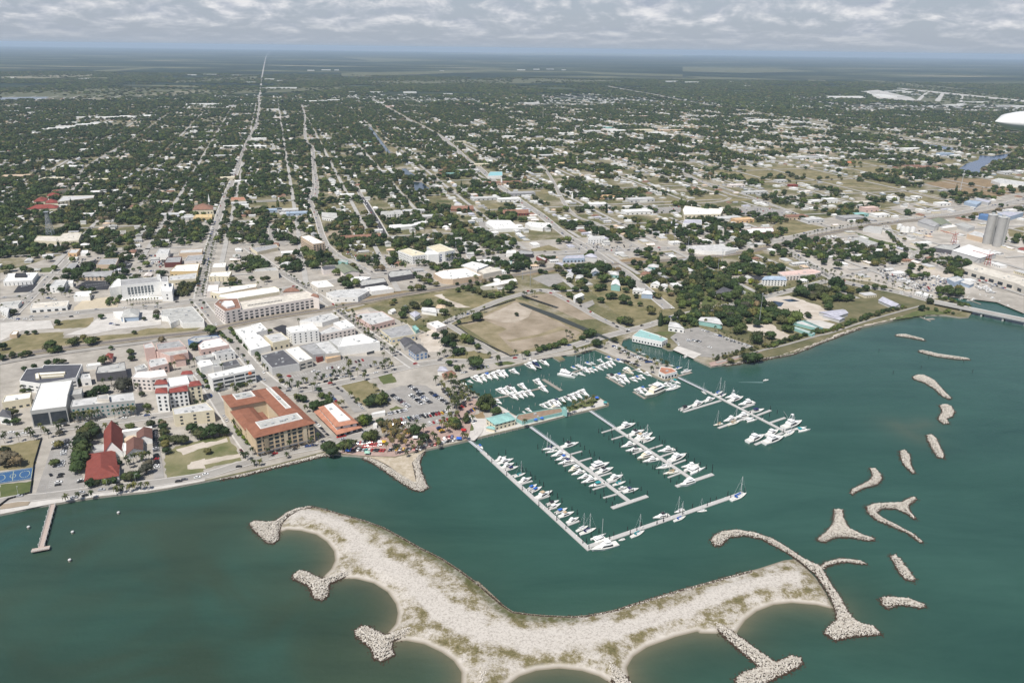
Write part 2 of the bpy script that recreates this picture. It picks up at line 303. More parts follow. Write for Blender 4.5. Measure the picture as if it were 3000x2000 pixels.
def island():
    xs = np.arange(min(p.x for p in ISL)-14, max(p.x for p in ISL)+14, 1.5); ys = np.arange(min(p.y for p in ISL)-14, max(p.y for p in ISL)+14, 1.5)
    X, Y = np.meshgrid(xs, ys); ins = inside(X, Y, ISL); d = dist(X, Y, ISL, True)*np.where(ins, 1, -1)
    Z = np.clip(.12+d*.17, -1.2, 1.7)+rng.normal(0, .035, X.shape)*(d > 2)
    v = np.stack([X, Y, Z], -1).reshape(-1, 3); nx = len(xs); ny = len(ys)
    i = np.arange(nx*ny).reshape(ny, nx); f = np.stack([i[:-1, :-1], i[:-1, 1:], i[1:, 1:], i[1:, :-1]], -1).reshape(-1, 4)
    f = f[(d.ravel()[f] > -9).any(1)]
    u = np.unique(f); mp_ = np.full(nx*ny, -1); mp_[u] = np.arange(len(u)); v = v[u]; f = mp_[f]
    sand = np.zeros(len(u)); xf = X.ravel()[u]; yf = Y.ravel()[u]
    for ln, w in LANES: sand = np.maximum(sand, np.clip(1.25-dist(xf, yf, ln)/w, 0, 1))
    rim = np.clip(1.7-dist(xf, yf, NRIM)/4.2, 0, 1)*np.clip(rng.normal(.95, .3, len(xf)), .2, 1); cove = np.full(len(u), 1e9)
    for c in COVES: cove = np.minimum(cove, dist(xf, yf, c))
    beach = np.clip(1.25-cove/2.6, 0, 1)
    m = bpy.data.materials.new('island_sand'); m.use_nodes = True; nt = m.node_tree; b = nt.nodes['Principled BSDF']; b.inputs['Roughness'].default_value = .95; b.inputs['Specular IOR Level'].default_value = .1
    N = nt.nodes.new; L = nt.links.new; ge = N('ShaderNodeNewGeometry'); at = N('ShaderNodeAttribute'); at.attribute_name = 'cover'; sp = N('ShaderNodeSeparateColor'); L(at.outputs['Color'], sp.inputs[0])
    n1 = N('ShaderNodeTexNoise'); n1.inputs['Scale'].default_value = .075; n1.inputs['Detail'].default_value = 10; n1.inputs['Roughness'].default_value = .80; L(ge.outputs['Position'], n1.inputs['Vector'])
    n2 = N('ShaderNodeTexNoise'); n2.inputs['Scale'].default_value = .8; n2.inputs['Detail'].default_value = 8; n2.inputs['Roughness'].default_value = .8; L(ge.outputs['Position'], n2.inputs['Vector'])
    a = N('ShaderNodeMath'); a.operation = 'MULTIPLY_ADD'; a.inputs[1].default_value = .2; L(sp.outputs[0], a.inputs[0]); L(n1.outputs[0], a.inputs[2])
    r = N('ShaderNodeValToRGB'); e = r.color_ramp.elements; e[0].position = .37; e[0].color = (.115, .105, .05, 1); e[1].position = .61; e[1].color = (.46, .43, .39, 1)
    q = e.new(.455); q.color = (.175, .15, .08, 1); q = e.new(.525); q.color = (.37, .34, .29, 1); L(a.outputs[0], r.inputs[0])
    r2 = N('ShaderNodeValToRGB'); r2.color_ramp.elements[0].position = .36; r2.color_ramp.elements[0].color = (.56, .54, .52, 1); r2.color_ramp.elements[1].position = .52; r2.color_ramp.elements[1].color = (1.08, 1.08, 1.08, 1); L(n2.outputs[0], r2.inputs[0])
    mu = N('ShaderNodeMix'); mu.data_type = 'RGBA'; mu.blend_type = 'MULTIPLY'; mu.inputs[0].default_value = 1; L(r.outputs[0], mu.inputs[6]); L(r2.outputs[0], mu.inputs[7])
    g = N('ShaderNodeMix'); g.data_type = 'RGBA'; L(sp.outputs[1], g.inputs[0]); L(mu.outputs[2], g.inputs[6]); g.inputs[7].default_value = (.07, .08, .028, 1)
    bz = N('ShaderNodeMix'); bz.data_type = 'RGBA'; L(sp.outputs[2], bz.inputs[0]); L(g.outputs[2], bz.inputs[6]); bz.inputs[7].default_value = (.52, .48, .43, 1)
    sx = N('ShaderNodeSeparateXYZ'); L(ge.outputs['Position'], sx.inputs[0]); mr = N('ShaderNodeMapRange'); mr.inputs[1].default_value = .05; mr.inputs[2].default_value = .45; L(sx.outputs[2], mr.inputs[0])
    wet = N('ShaderNodeMix'); wet.data_type = 'RGBA'; L(mr.outputs[0], wet.inputs[0]); wet.inputs[6].default_value = (.21, .185, .14, 1); L(bz.outputs[2], wet.inputs[7]); L(wet.outputs[2], b.inputs['Base Color'])
    me = npmesh('island', v, f, m, True); ca = me.color_attributes.new('cover', 'FLOAT_COLOR', 'POINT')
    ca.data.foreach_set('color', np.stack([sand, rim*.8, beach, np.ones(len(u))], -1).astype(np.float32).ravel()); struct('island', me)
island()

# ------------------------------------------------------------------ water
def water():
    xs = np.concatenate([[-20000, -5000, -1500], np.arange(-640, 641, 4.0), [1500, 5000, 20000]]); ys = np.concatenate([[-20000, -1000, 150], np.arange(280, 1101, 4.0), [1500]])
    X, Y = np.meshgrid(xs, ys); nx = len(xs); ny = len(ys); i = np.arange(nx*ny).reshape(ny, nx)
    f = np.stack([i[:-1, :-1], i[:-1, 1:], i[1:, 1:], i[1:, :-1]], -1).reshape(-1, 4); v = np.stack([X, Y, np.zeros_like(X)], -1).reshape(-1, 3)
    x = v[:, 0]; y = v[:, 1]; sh = np.zeros(len(v)); far = np.zeros(len(v))
    for c in COVES:
        d = dist(x, y, c); sh = np.maximum(sh, np.exp(-(d/8.0)**1.0)*.72); far = np.maximum(far, np.exp(-(d/38.0)**1.5))
    for s, w, a in (("L:0,290 170,225 330,170 560,120 700,85 800,70 930,62 1060,65", 8, .5), ("N:1300,455 1480,430 1700,390 1900,360 2200,270", 9, .5), ("L:650,985 760,1060 830,1090", 14, .22), ("L:650,990 800,1000 900,970", 12, .2), ("L:805,1385 880,1450 1020,1485", 5, -.6)):
        d = dist(x, y, ground(mp(s), 0)); sh = np.maximum(sh, a*np.exp(-(d/w)**1.3)) if a > 0 else sh+a*np.exp(-(d/w)**2)*.6
    me = npmesh('water', v, f, None) if False else None
    m = bpy.data.materials.new('lagoon_water'); m.use_nodes = True; nt = m.node_tree; b = nt.nodes['Principled BSDF']; N = nt.nodes.new; L = nt.links.new
    b.inputs['Roughness'].default_value = .22; b.inputs['IOR'].default_value = 1.33; b.inputs['Specular IOR Level'].default_value = .5
    ge = N('ShaderNodeNewGeometry'); at = N('ShaderNodeAttribute'); at.attribute_name = 'shallow'; sp = N('ShaderNodeSeparateColor'); L(at.outputs['Color'], sp.inputs[0])
    n1 = N('ShaderNodeTexNoise'); n1.inputs['Scale'].default_value = .0065; n1.inputs['Detail'].default_value = 5; n1.inputs['Distortion'].default_value = 1.2; L(ge.outputs['Position'], n1.inputs['Vector'])
    r = N('ShaderNodeValToRGB'); e = r.color_ramp.elements; e[0].position = .3; e[0].color = (.024, .067, .052, 1); e[1].position = .72; e[1].color = (.031, .080, .064, 1); L(n1.outputs[0], r.inputs[0])
    # silt drifts in the south-east corner, as far as the photograph shows it
    sx = N('ShaderNodeSeparateXYZ'); L(ge.outputs['Position'], sx.inputs[0]); ad = N('ShaderNodeMath'); ad.operation = 'MULTIPLY_ADD'; ad.inputs[1].default_value = -.9; L(sx.outputs[0], ad.inputs[0])
    m0 = N('ShaderNodeMath'); m0.operation = 'MULTIPLY'; m0.inputs[1].default_value = -1; L(sx.outputs[1], m0.inputs[0]); L(m0.outputs[0], ad.inputs[2])
    mr = N('ShaderNodeMapRange'); mr.interpolation_type = 'SMOOTHSTEP'; mr.inputs[1].default_value = -480; mr.inputs[2].default_value = -230; L(ad.outputs[0], mr.inputs[0])
    n3 = N('ShaderNodeTexNoise'); n3.inputs['Scale'].default_value = .009; n3.inputs['Detail'].default_value = 4; n3.inputs['Distortion'].default_value = 1.5; L(ge.outputs['Position'], n3.inputs['Vector'])
    r3 = N('ShaderNodeValToRGB'); r3.color_ramp.elements[0].position = .25; r3.color_ramp.elements[1].position = .62; L(n3.outputs[0], r3.inputs[0])
    mq = N('ShaderNodeMath'); mq.operation = 'MULTIPLY'; L(mr.outputs[0], mq.inputs[0]); L(r3.outputs[0], mq.inputs[1])
    a0 = N('ShaderNodeMix'); a0.data_type = 'RGBA'; m9 = N('ShaderNodeMath'); m9.operation = 'MULTIPLY'; m9.inputs[1].default_value = .75; L(mq.outputs[0], m9.inputs[0]); L(m9.outputs[0], a0.inputs[0]); L(r.outputs[0], a0.inputs[6]); a0.inputs[7].default_value = (.032, .047, .029, 1)
    a1 = N('ShaderNodeMix'); a1.data_type = 'RGBA'; L(sp.outputs[1], a1.inputs[0]); L(a0.outputs[2], a1.inputs[6]); a1.inputs[7].default_value = (.038, .058, .036, 1)
    a2 = N('ShaderNodeMix'); a2.data_type = 'RGBA'; L(sp.outputs[0], a2.inputs[0]); L(a1.outputs[2], a2.inputs[6]); a2.inputs[7].default_value = (.150, .128, .082, 1)
    ws = N('ShaderNodeVectorMath'); ws.operation = 'MULTIPLY'; ws.inputs[1].default_value = (.006, .022, 1); L(ge.outputs['Position'], ws.inputs[0])
    n5 = N('ShaderNodeTexNoise'); n5.inputs['Scale'].default_value = 1.0; n5.inputs['Detail'].default_value = 7; n5.inputs['Roughness'].default_value = .68; n5.inputs['Distortion'].default_value = .6; L(ws.outputs[0], n5.inputs['Vector'])
    r5 = N('ShaderNodeValToRGB'); r5.color_ramp.elements[0].position = .32; r5.color_ramp.elements[0].color = (.80, .84, .84, 1); r5.color_ramp.elements[1].position = .68; r5.color_ramp.elements[1].color = (1.22, 1.17, 1.14, 1); L(n5.outputs[0], r5.inputs[0])
    a3 = N('ShaderNodeMix'); a3.data_type = 'RGBA'; a3.blend_type = 'MULTIPLY'; a3.inputs[0].default_value = 1; L(a2.outputs[2], a3.inputs[6]); L(r5.outputs[0], a3.inputs[7]); L(a3.outputs[2], b.inputs['Base Color'])
    n2 = N('ShaderNodeTexNoise'); n2.inputs['Scale'].default_value = .38; n2.inputs['Detail'].default_value = 5; L(ge.outputs['Position'], n2.inputs['Vector'])
    bp = N('ShaderNodeBump'); bp.inputs['Strength'].default_value = .8; bp.inputs['Distance'].default_value = .25; L(n2.outputs[0], bp.inputs['Height']); L(bp.outputs[0], b.inputs['Normal'])
    me = npmesh('water', v, f, m); ca = me.color_attributes.new('shallow', 'FLOAT_COLOR', 'POINT')
    ca.data.foreach_set('color', np.stack([np.clip(sh, 0, 1), far*.5, far*0, far*0+1], -1).astype(np.float32).ravel()); struct('water', me)
water()

# ------------------------------------------------------------------ rock breakwaters: real stones heaped over each outline
def ico():
    t = (1+5**.5)/2; v = np.array([(-1, t, 0), (1, t, 0), (-1, -t, 0), (1, -t, 0), (0, -1, t), (0, 1, t), (0, -1, -t), (0, 1, -t), (t, 0, -1), (t, 0, 1), (-t, 0, -1), (-t, 0, 1)])/1.9
    f = np.array([(0, 11, 5), (0, 5, 1), (0, 1, 7), (0, 7, 10), (0, 10, 11), (1, 5, 9), (5, 11, 4), (11, 10, 2), (10, 7, 6), (7, 1, 8), (3, 9, 4), (3, 4, 2), (3, 2, 6), (3, 6, 8), (3, 8, 9), (4, 9, 5), (2, 4, 11), (6, 2, 10), (8, 6, 7), (9, 8, 1)]); return v, f
ICOV, ICOF = ico()
def rock_material():
    m = bpy.data.materials.new('limestone_rock'); m.use_nodes = True; nt = m.node_tree; b = nt.nodes['Principled BSDF']; b.inputs['Roughness'].default_value = .95; b.inputs['Specular IOR Level'].default_value = .1
    N = nt.nodes.new; L = nt.links.new; ge = N('ShaderNodeNewGeometry'); n = N('ShaderNodeTexNoise'); n.inputs['Scale'].default_value = .55; n.inputs['Detail'].default_value = 4; L(ge.outputs['Position'], n.inputs['Vector'])
    r = N('ShaderNodeValToRGB'); e = r.color_ramp.elements; e[0].position = .32; e[0].color = (.36, .325, .275, 1); e[1].position = .66; e[1].color = (.58, .545, .49, 1); L(n.outputs[0], r.inputs[0])
    sx = N('ShaderNodeSeparateXYZ'); L(ge.outputs['Position'], sx.inputs[0]); mr = N('ShaderNodeMapRange'); mr.inputs[1].default_value = .45; mr.inputs[2].default_value = .85; L(sx.outputs[2], mr.inputs[0])
    w = N('ShaderNodeMix'); w.data_type = 'RGBA'; L(mr.outputs[0], w.inputs[0]); w.inputs[6].default_value = (.05, .034, .024, 1); L(r.outputs[0], w.inputs[7]); L(w.outputs[2], b.inputs['Base Color']); return m
RM = rock_material()
def breakwater(s, label, top=1.8, size=.66):
    pl = ground(mp(s), .5); x0 = min(p.x for p in pl)-2; x1 = max(p.x for p in pl)+2; y0 = min(p.y for p in pl)-2; y1 = max(p.y for p in pl)+2; st = 1.0*size
    X, Y = np.meshgrid(np.arange(x0, x1, st), np.arange(y0, y1, st)); X = X+rng.uniform(-.5, .5, X.shape)*st; Y = Y+rng.uniform(-.5, .5, Y.shape)*st
    X = X.ravel(); Y = Y.ravel(); ins = inside(X, Y, pl); d = dist(X, Y, pl, True); d = np.where(ins, d, -d); k = d > -1.9-rng.uniform(0, .5, d.shape); X = X[k]; Y = Y[k]; d = d[k]
    Z = np.clip(-.05+.5*d, -.45, top)+rng.uniform(-.42, .42, len(d))*size; n = len(d)
    V = ICOV[None]*rng.uniform(.72, 1.25, (n, 12, 1))*rng.uniform(.65, 1.15, (n, 1, 3))*(rng.uniform(.55, 1.15, (n, 1, 1))*size*.92)
    a = rng.uniform(0, 6.28, n); ca = np.cos(a)[:, None]; sa = np.sin(a)[:, None]; vx = V[:, :, 0]*ca-V[:, :, 1]*sa; vy = V[:, :, 0]*sa+V[:, :, 1]*ca
    V = np.stack([vx+X[:, None], vy+Y[:, None], V[:, :, 2]*.8+Z[:, None]], -1).reshape(-1, 3); F = (ICOF[None]+(np.arange(n)*12)[:, None, None]).reshape(-1, 3)
    # the packed core under the stones
    core = [Vector((p.x, p.y, .3)) for p in ccw(pl)]; b = len(V); V = np.concatenate([V, np.array([tuple(p) for p in core])]); F = np.concatenate([F, np.array(tess(core))+b])
    o = put('breakwater', npmesh('breakwater', V, F, RM)); tag(o, label, 'breakwater', 'rock breakwaters around the island')
for s, lb in (("I:80,235 130,205 240,218 300,210 400,140 480,105 600,85 640,100 520,122 420,172 362,235 342,300 335,370 290,405 230,400 170,340 110,285", "pale rock spur with a hammer shaped end at the sandy island's western tip"),
    ("I:440,665 500,620 570,630 690,690 760,660 960,605 980,640 850,700 760,740 750,840 700,880 620,860 590,780 540,740 450,700", "T shaped rock groyne between the first two sandy coves of the island"),
    ("I:960,1130 1020,1080 1080,1090 1230,1160 1340,1110 1480,1065 1510,1085 1440,1160 1290,1220 1280,1270 1310,1330 1200,1390 1130,1370 1090,1270 970,1180", "large T shaped rock groyne between the second and third sandy coves"),
    ("J:-30,1370 60,1310 120,1330 100,1500 80,1600 -60,1600", "short rock groyne cut by the bottom edge beside the widest grassy patch"),
    ("J:1065,1220 1110,1210 1200,1310 1330,1470 1370,1540 1200,1560 1110,1370", "straight rock groyne running into the bottom edge below the island's middle"),
    ("K:95,1105 140,1090 250,1165 420,1290 580,1400 700,1350 780,1370 795,1420 740,1460 560,1545 450,1600 280,1600 260,1530 330,1480 440,1440 400,1400 280,1300 160,1190", "long rock groyne ending in a broad anvil shaped head off the island"),
    ("K:80,470 110,430 180,400 280,390 420,410 560,460 680,530 800,610 880,650 920,660 960,720 1020,820 1090,920 1130,1000 1180,1070 1240,1105 1340,1130 1400,1195 1340,1205 1200,1210 1040,1245 950,1190 960,1150 1040,1080 1040,1040 1020,960 960,850 880,730 790,660 700,590 590,530 480,470 340,440 230,455 190,490 170,515 110,520", "longest breakwater, a hooked rock arm closing the island's eastern end"),
    ("K:915,668 960,640 1060,610 1150,615 1240,630 1290,660 1240,660 1130,645 1050,650 970,680 945,700", "thin curved rock arm branching off the longest hooked breakwater"),
    ("K:1025,235 1060,230 1100,240 1105,300 1150,380 1250,430 1340,455 1345,475 1290,480 1150,455 1040,455 960,490 900,480 900,455 960,410 1020,340", "three legged rock islet shaped like an upside down Y"),
    ("K:1270,215 1330,190 1540,180 1600,150 1640,135 1670,160 1600,210 1620,260 1665,310 1640,315 1580,270 1500,235 1400,235 1360,260 1400,300 1540,370 1640,425 1720,490 1690,495 1590,420 1480,375 1350,320 1280,260", "hook shaped rock islet with a forked end and a long thin tail"),
    ("K:1455,595 1500,580 1540,620 1655,765 1640,790 1580,780 1520,720", "straight sausage shaped rock islet just beyond the hooked islet's tail"),
    ("K:1375,910 1440,900 1600,915 1720,960 1735,985 1690,995 1540,970 1440,1000 1390,965", "tadpole shaped rock islet nearest the hooked arm's anvil foot"),
    ("L:640,225 720,225 880,265 880,280 760,255 640,238", "thin rock bar closest to the beach near the bridge"),
    ("L:825,358 870,360 1000,390 1250,425 1265,440 1150,435 980,412 840,375", "longest thin rock bar, second out from the bridge"),
    ("L:778,578 820,560 880,565 970,610 1040,690 1105,755 1090,768 1030,745 960,680 880,630 790,600", "banana shaped rock islet, third out from the bridge"),
    ("L:1000,815 1060,805 1110,825 1135,870 1120,910 1070,930 1090,970 1040,975 990,940 1000,905 1025,870", "stubby hooked rock islet below the banana shaped one"),
    ("L:895,1065 940,1055 980,1090 1050,1235 1040,1260 990,1255 940,1180 905,1110", "upright oval rock islet with a pale silt cloud beside it"),
    ("L:670,1195 720,1185 760,1230 770,1310 805,1385 780,1390 700,1310 675,1250", "tapering rock islet whose tail sinks under the water"),
    ("L:420,1340 470,1340 520,1390 530,1430 490,1480 380,1510 310,1540 280,1565 255,1550 270,1515 340,1480 420,1440 440,1400", "boomerang shaped rock islet nearest the floating docks"),
    ("X:500,840 560,835 700,880 900,990 1100,1110 1195,1165 1180,1050 1140,920 1200,800 1330,770 1280,850 1260,920 1280,1030 1330,1150 1380,1240 1290,1295 1180,1285 1020,1190 820,1050 640,930 510,870", "rock armoured V shaped spit below the car show park")):
    breakwater(s, lb)
breakwater("E:560,1525 900,1437 1150,1375 1390,1308 1440,1345 1400,1345 1150,1405 900,1462 560,1550 330,1585 330,1572", "dark low rock revetment along the seafront road", .8, .8)
breakwater("N:1180,470 1300,455 1480,430 1700,390 1900,360 2050,330 2200,270 L:0,290 170,225 330,170 330,182 170,240 0,305 N:2050,345 1700,408 1300,472", "brown rock revetment along the curving park shore", .9, .9)
breakwater("I:640,98 720,115 850,155 1050,210 1200,265 1350,345 1500,430 1700,530 1850,630 2000,740 2100,830 2230,940 J:80,680 200,790 300,855 420,872 560,886 800,896 800,903 560,894 420,881 300,864 200,799 80,690 I:2225,952 2095,840 1995,750 1845,640 1695,540 1495,440 1345,355 1195,275 1045,219 845,164 715,123 640,106", 'dark wet rock edge along the western half of the marina side of the island', .35, .6)
breakwater("J:800,896 950,886 1200,836 1300,800 1500,740 1750,665 1900,625 2100,570 2352,500 2352,515 2100,590 1900,645 1750,690 1500,765 1300,825 1200,852 950,905 800,910", "grey paved revetment along the island's marina side", .9, .7)
o = patch('spit_sand', mp("X:560,836 640,838 930,848 1200,785 1330,752 1210,850 1150,920 1210,1190 1000,1070 850,960 700,880"), mat('dry_sand', (.30, .25, .17), .95, 0, .25, col2=(.50, .44, .36)))
# ------------------------------------------------------------------ town ground: pavements, lots, lawns
pave = mat('town_pavement', (.245, .225, .195), .92, 0, .05, col2=(.42, .39, .345))
lot = mat('car_park_asphalt', (.225, .215, .20), .92, 0, .09, col2=(.32, .305, .285))
darklot = mat('fresh_asphalt', (.035, .036, .042), .9, .15, .2)
conc = mat('pale_concrete', (.42, .40, .37), .9, 0, .12, col2=(.56, .535, .50))
brickp = mat('brick_paving', (.30, .21, .18), .9, 0, .3, col2=(.40, .30, .26))
grassm = mat('lawn_grass', (.060, .085, .026), .95, 0, .08, col2=(.125, .135, .055))
lawn2 = mat('patchy_lawn', (.075, .095, .03), .95, 0, .03, col2=(.25, .22, .13))
drym = mat('dry_grass', (.10, .098, .04), .95, 0, .045, col2=(.27, .225, .13))
brown = mat('brown_scrub', (.17, .12, .065), .95, 0, .06, col2=(.28, .21, .13))
sandm = mat('bare_sand', (.36, .31, .25), .95, 0, .05, col2=(.56, .51, .45))
dirt = mat('field_dirt', (.185, .15, .10), .95, 0, .03, col2=(.36, .30, .235))
pond = mat('pond_water', (.02, .035, .06), .12, .2, .02, spec=.6)
blue = mat('lake_water', (.02, .05, .13), .15, .2, .01, spec=.6)
parkg = mat('park_ground', (.065, .075, .03), .95, 0, .03, col2=(.20, .17, .10))
patch('pavement', mp("D:0,1210 230,1160 700,1088 1030,1055 1447,980 E:900,1425 1390,1295 X:170,795 500,828 930,840 1330,740 1870,620 M:500,1265 980,1150 1650,980 1850,930 1790,850 1420,965 1400,992 1150,992 830,1050 560,890 420,838 150,645 560,520 780,474 1080,400 1490,340 1740,275 2080,420 N:560,630 720,600 640,482 150,300 60,230 0,150 z:1760,1010 1560,1045 1330,1010 1040,880 1000,740 880,660 600,650 470,640 400,720 200,740 0,800"), pave)
patch('pavement', mp("z:1000,760 1400,715 1800,690 2300,660 2700,590 3000,560 3000,780 3000,918 2920,885 2750,865 2560,825 2480,790 2330,700 2250,735 1800,780 1560,800 1330,835 1010,870"), pave)
patch('yard_ground', mp("W:700,770 900,720 1200,690 1560,600 2352,600 2352,920 1980,1080 1700,1120 1300,1000 960,960"), mat('pale_yard', (.29, .265, .23), .92, 0, .04, col2=(.50, .465, .42)))
patch('promenade', mp("X:1870,625 1800,560 1900,520 1880,350 2000,330 2240,345 M:760,1000 560,885 700,1010 830,1050 1400,990 1420,970 1500,960 1650,905 1800,850 1885,908 1850,930 1650,980 980,1150 500,1265"), conc)
patch('promenade', mp("D:0,1170 230,1128 400,1108 700,1062 1000,1030 1250,1000 1447,965 1447,983 1300,1010 1030,1058 700,1092 360,1146 0,1218"), conc)
# lawns and bare ground: (outline, material)
for s, m in (("A:630,1170 720,1130 1080,1095 1060,1140 1000,1210 620,1230", drym), ("A:0,1390 300,1280 740,1262 720,1335 1500,1282 1700,1220 2300,1212 2200,1270 1500,1345 900,1445 0,1545", drym),
    ("D:0,735 290,690 240,890 0,910", drym), ("D:0,1005 235,985 212,1078 60,1110 0,1165", grassm), ("D:1170,935 1160,800 1250,740 1447,690 1447,925 1190,968", lawn2), ("E:0,1235 170,1160 400,1130 520,1310 560,1385 0,1512", lawn2),
    ("D:1250,760 1447,705 1447,740 1300,800", sandm), ("E:0,1255 390,1162 420,1190 0,1310", sandm), ("E:40,1405 520,1320 540,1355 130,1430 20,1450", sandm), ("D:1330,870 1447,820 1447,890 1320,905", sandm),
    ("E:1560,620 1830,560 1985,690 1985,720 1860,840 1800,820", drym), ("E:1930,540 2091,500 2140,590 2000,608", grassm), ("X:860,215 960,165 1040,200 880,238", grassm), ("X:1760,365 1950,330 2020,480 1810,525", grassm), ("X:350,60 520,-40 640,-10 800,90 880,150 560,170 450,110", drym),
    ("X:1960,300 2100,240 2100,330 1990,345", brown), ("C:20,1012 520,900 830,860 1230,780 1750,900 1680,960 1520,985 1330,990 1200,895 1060,872 900,885 700,905 530,955 330,975 60,1035", drym),
    ("C:0,912 700,792 760,800 0,948", brown), ("C:1060,840 1160,830 1200,880 1300,920 1480,980 1330,985 1180,890", sandm), ("C:80,1040 300,1000 330,1040 160,1075", sandm),
    ("M:520,390 820,440 760,460 620,480", grassm), ("M:0,390 340,300 545,350 540,385 470,410 0,398", drym), ("M:1440,950 1780,830 1790,860 1700,930 1440,1005", grassm), ("M:370,500 480,470 520,500 380,530", grassm),
    ("z:1540,866 1640,856 1765,932 1700,938", dirt), ("z:1722,838 1900,833 1985,872 1960,905 1830,928 1762,882", drym), ("z:1780,900 1960,905 2000,925 1850,950", drym),
    ("C:880,1310 1040,1240 1160,1290 1210,1400 1120,1480 1000,1500", sandm), ("C:1240,1110 1500,1060 1530,1140 1220,1170", drym),
    ("W:420,800 540,760 560,800 500,815", drym), ("W:520,690 740,680 1000,630 860,600 700,560 660,590", drym), ("W:830,610 1010,628 900,660 800,660", drym), ("W:1180,655 1340,710 1480,740 1460,752 1280,722", grassm),
    ("W:1300,500 1420,490 1530,545 1400,560 1320,530", drym), ("W:0,445 290,390 470,440 60,465", drym), ("W:290,390 340,385 520,440 470,445", drym), ("W:130,200 240,215 240,225 120,225", grassm), ("W:460,95 700,80 720,125 500,115", drym),
    ("W:200,235 700,200 1300,300 1500,340 1300,330 900,320 560,330 430,300 280,260", drym), ("W:900,320 1500,345 1480,365 1200,375 1000,350", drym), ("W:1440,375 1580,365 1840,440 1760,470 1500,410", drym), ("W:1580,480 1640,470 1780,490 1720,520", drym),
    ("W:1100,195 1180,160 1400,190 1470,265 1300,260 1120,230", drym), ("W:1140,170 1190,170 1190,185 1120,182", mat('clay_infield', (.42, .16, .08), .95, .1, .1)), ("W:1670,320 1860,300 2220,400 2160,430 1900,400 1740,345", brown), ("W:1790,290 2220,290 2330,385 2220,400 1860,300", brown), ("W:1640,130 1880,160 1850,200 1700,170", drym),
    ("W:760,95 1000,100 1060,125 800,110", dirt), ("W:2240,640 2352,620 2352,690 2250,690", drym), ("W:1540,760 1680,790 1640,820 1560,790", grassm), ("W:1430,610 1490,605 1520,690 1450,660", drym),
    ("T:310,1000 350,960 500,950 520,1000", grassm), ("T:1100,190 1270,160 1460,150 1440,195 1120,225", drym), ("T:2210,420 2240,370 2352,360 2352,420", drym), ("U:270,480 500,470 620,540 520,570 330,580", drym), ("U:280,650 600,640 720,660 500,690 270,690", dirt), ("U:800,770 1130,740 1180,780 860,830", dirt), ("U:1060,520 1240,505 1260,530 1080,545", drym), ("U:1560,1040 1660,1080 1640,1120 1560,1060", grassm),
    ("V:60,500 180,490 300,570 110,580", drym), ("V:300,360 480,350 700,345 720,400 480,410", drym), ("V:1820,420 2080,470 2120,490 1840,500", drym), ("V:520,940 700,900 830,950 560,985", drym), ("V:1700,975 1960,950 2000,980 1740,1000", drym), ("V:1800,800 1900,790 2000,860 1960,900", drym), ("V:1370,1050 1560,1020 1800,1060 1420,1085", brown), ("V:350,1195 800,1120 800,1150 500,1200", brown)):
    patch('grass_plot' if m in (grassm, drym, brown) else 'bare_ground', mp(s), m, grow=0)
# the cleared field with its dark fence and the quarry
patch('bare_ground', mp("z:1350,950 1510,876 1536,880 1720,975 1690,995 1496,1046"), mat('field_margin', (.15, .13, .065), .95, 0, .05, col2=(.30, .25, .165)), grow=0); occupy(ground(mp("z:1350,950 1510,876 1536,880 1720,975 1690,995 1496,1046")), 2)
patch('bare_ground', mp("z:1362,952 1512,882 1530,890 1700,975 1680,990 1492,1036"), dirt)
patch('bare_ground', mp("C:1620,1100 1990,930 2080,930 2200,990 2150,1090 2000,1160 1850,1150"), mat('pale_dirt', (.27, .225, .17), .95, 0, .05, col2=(.44, .385, .32)))
patch('grass_plot', mp("C:1390,1195 1650,1130 1900,1230 1800,1290 1900,1400 1980,1480 1900,1500"), MATS['field_margin'])
patch('grass_plot', mp("M:720,180 1100,110 1340,20 1400,60 1100,140 760,200"), MATS['field_margin'])
patch('park_ground', mp("G:0,1150 300,1170 870,1045 1450,900 1700,830 2240,900 H:300,1200 800,1335 1130,1400 1060,1470 L:800,62 560,110 330,160 0,280 N:2050,320 1700,380 1300,450 1150,470 1590,250 1180,60 1000,20 600,0 200,30 0,60"), parkg, grow=None)
patch('sand_lot', mp("G:870,1080 1000,1000 1400,970 1800,1100 1990,1210 1950,1290 1800,1300 1640,1290 1480,1180 1300,1150 1100,1110"), sandm, grow=0)
patch('sand_lot', mp("G:830,1345 1180,1340 1230,1400 1450,1500 1330,1550 1000,1470 850,1420"), sandm, grow=0)
patch('sand_lot', mp("G:1600,1290 1800,1290 2000,1340 1920,1400 1750,1380"), conc, grow=0)
patch('pond', mp("G:1090,1085 1200,1035 1330,1060 1290,1110 1180,1110"), pond); patch('pond', mp("G:1300,1020 1440,1010 1540,1040 1400,1050"), pond)
patch('grass_plot', mp("G:720,825 760,808 1000,940 860,1000 700,890"), grassm, grow=0); patch('grass_plot', mp("G:240,940 480,1040 370,1140 250,1110"), grassm, grow=0)
patch('beach', mp("N:1180,468 1480,425 1900,355 2200,265 L:170,215 330,160 600,95 800,52 800,68 560,118 330,168 0,288 N:1900,358"), sandm)
patch('grass_plot', mp("L:560,112 700,70 830,25 1000,30 1100,55 930,60"), grassm)
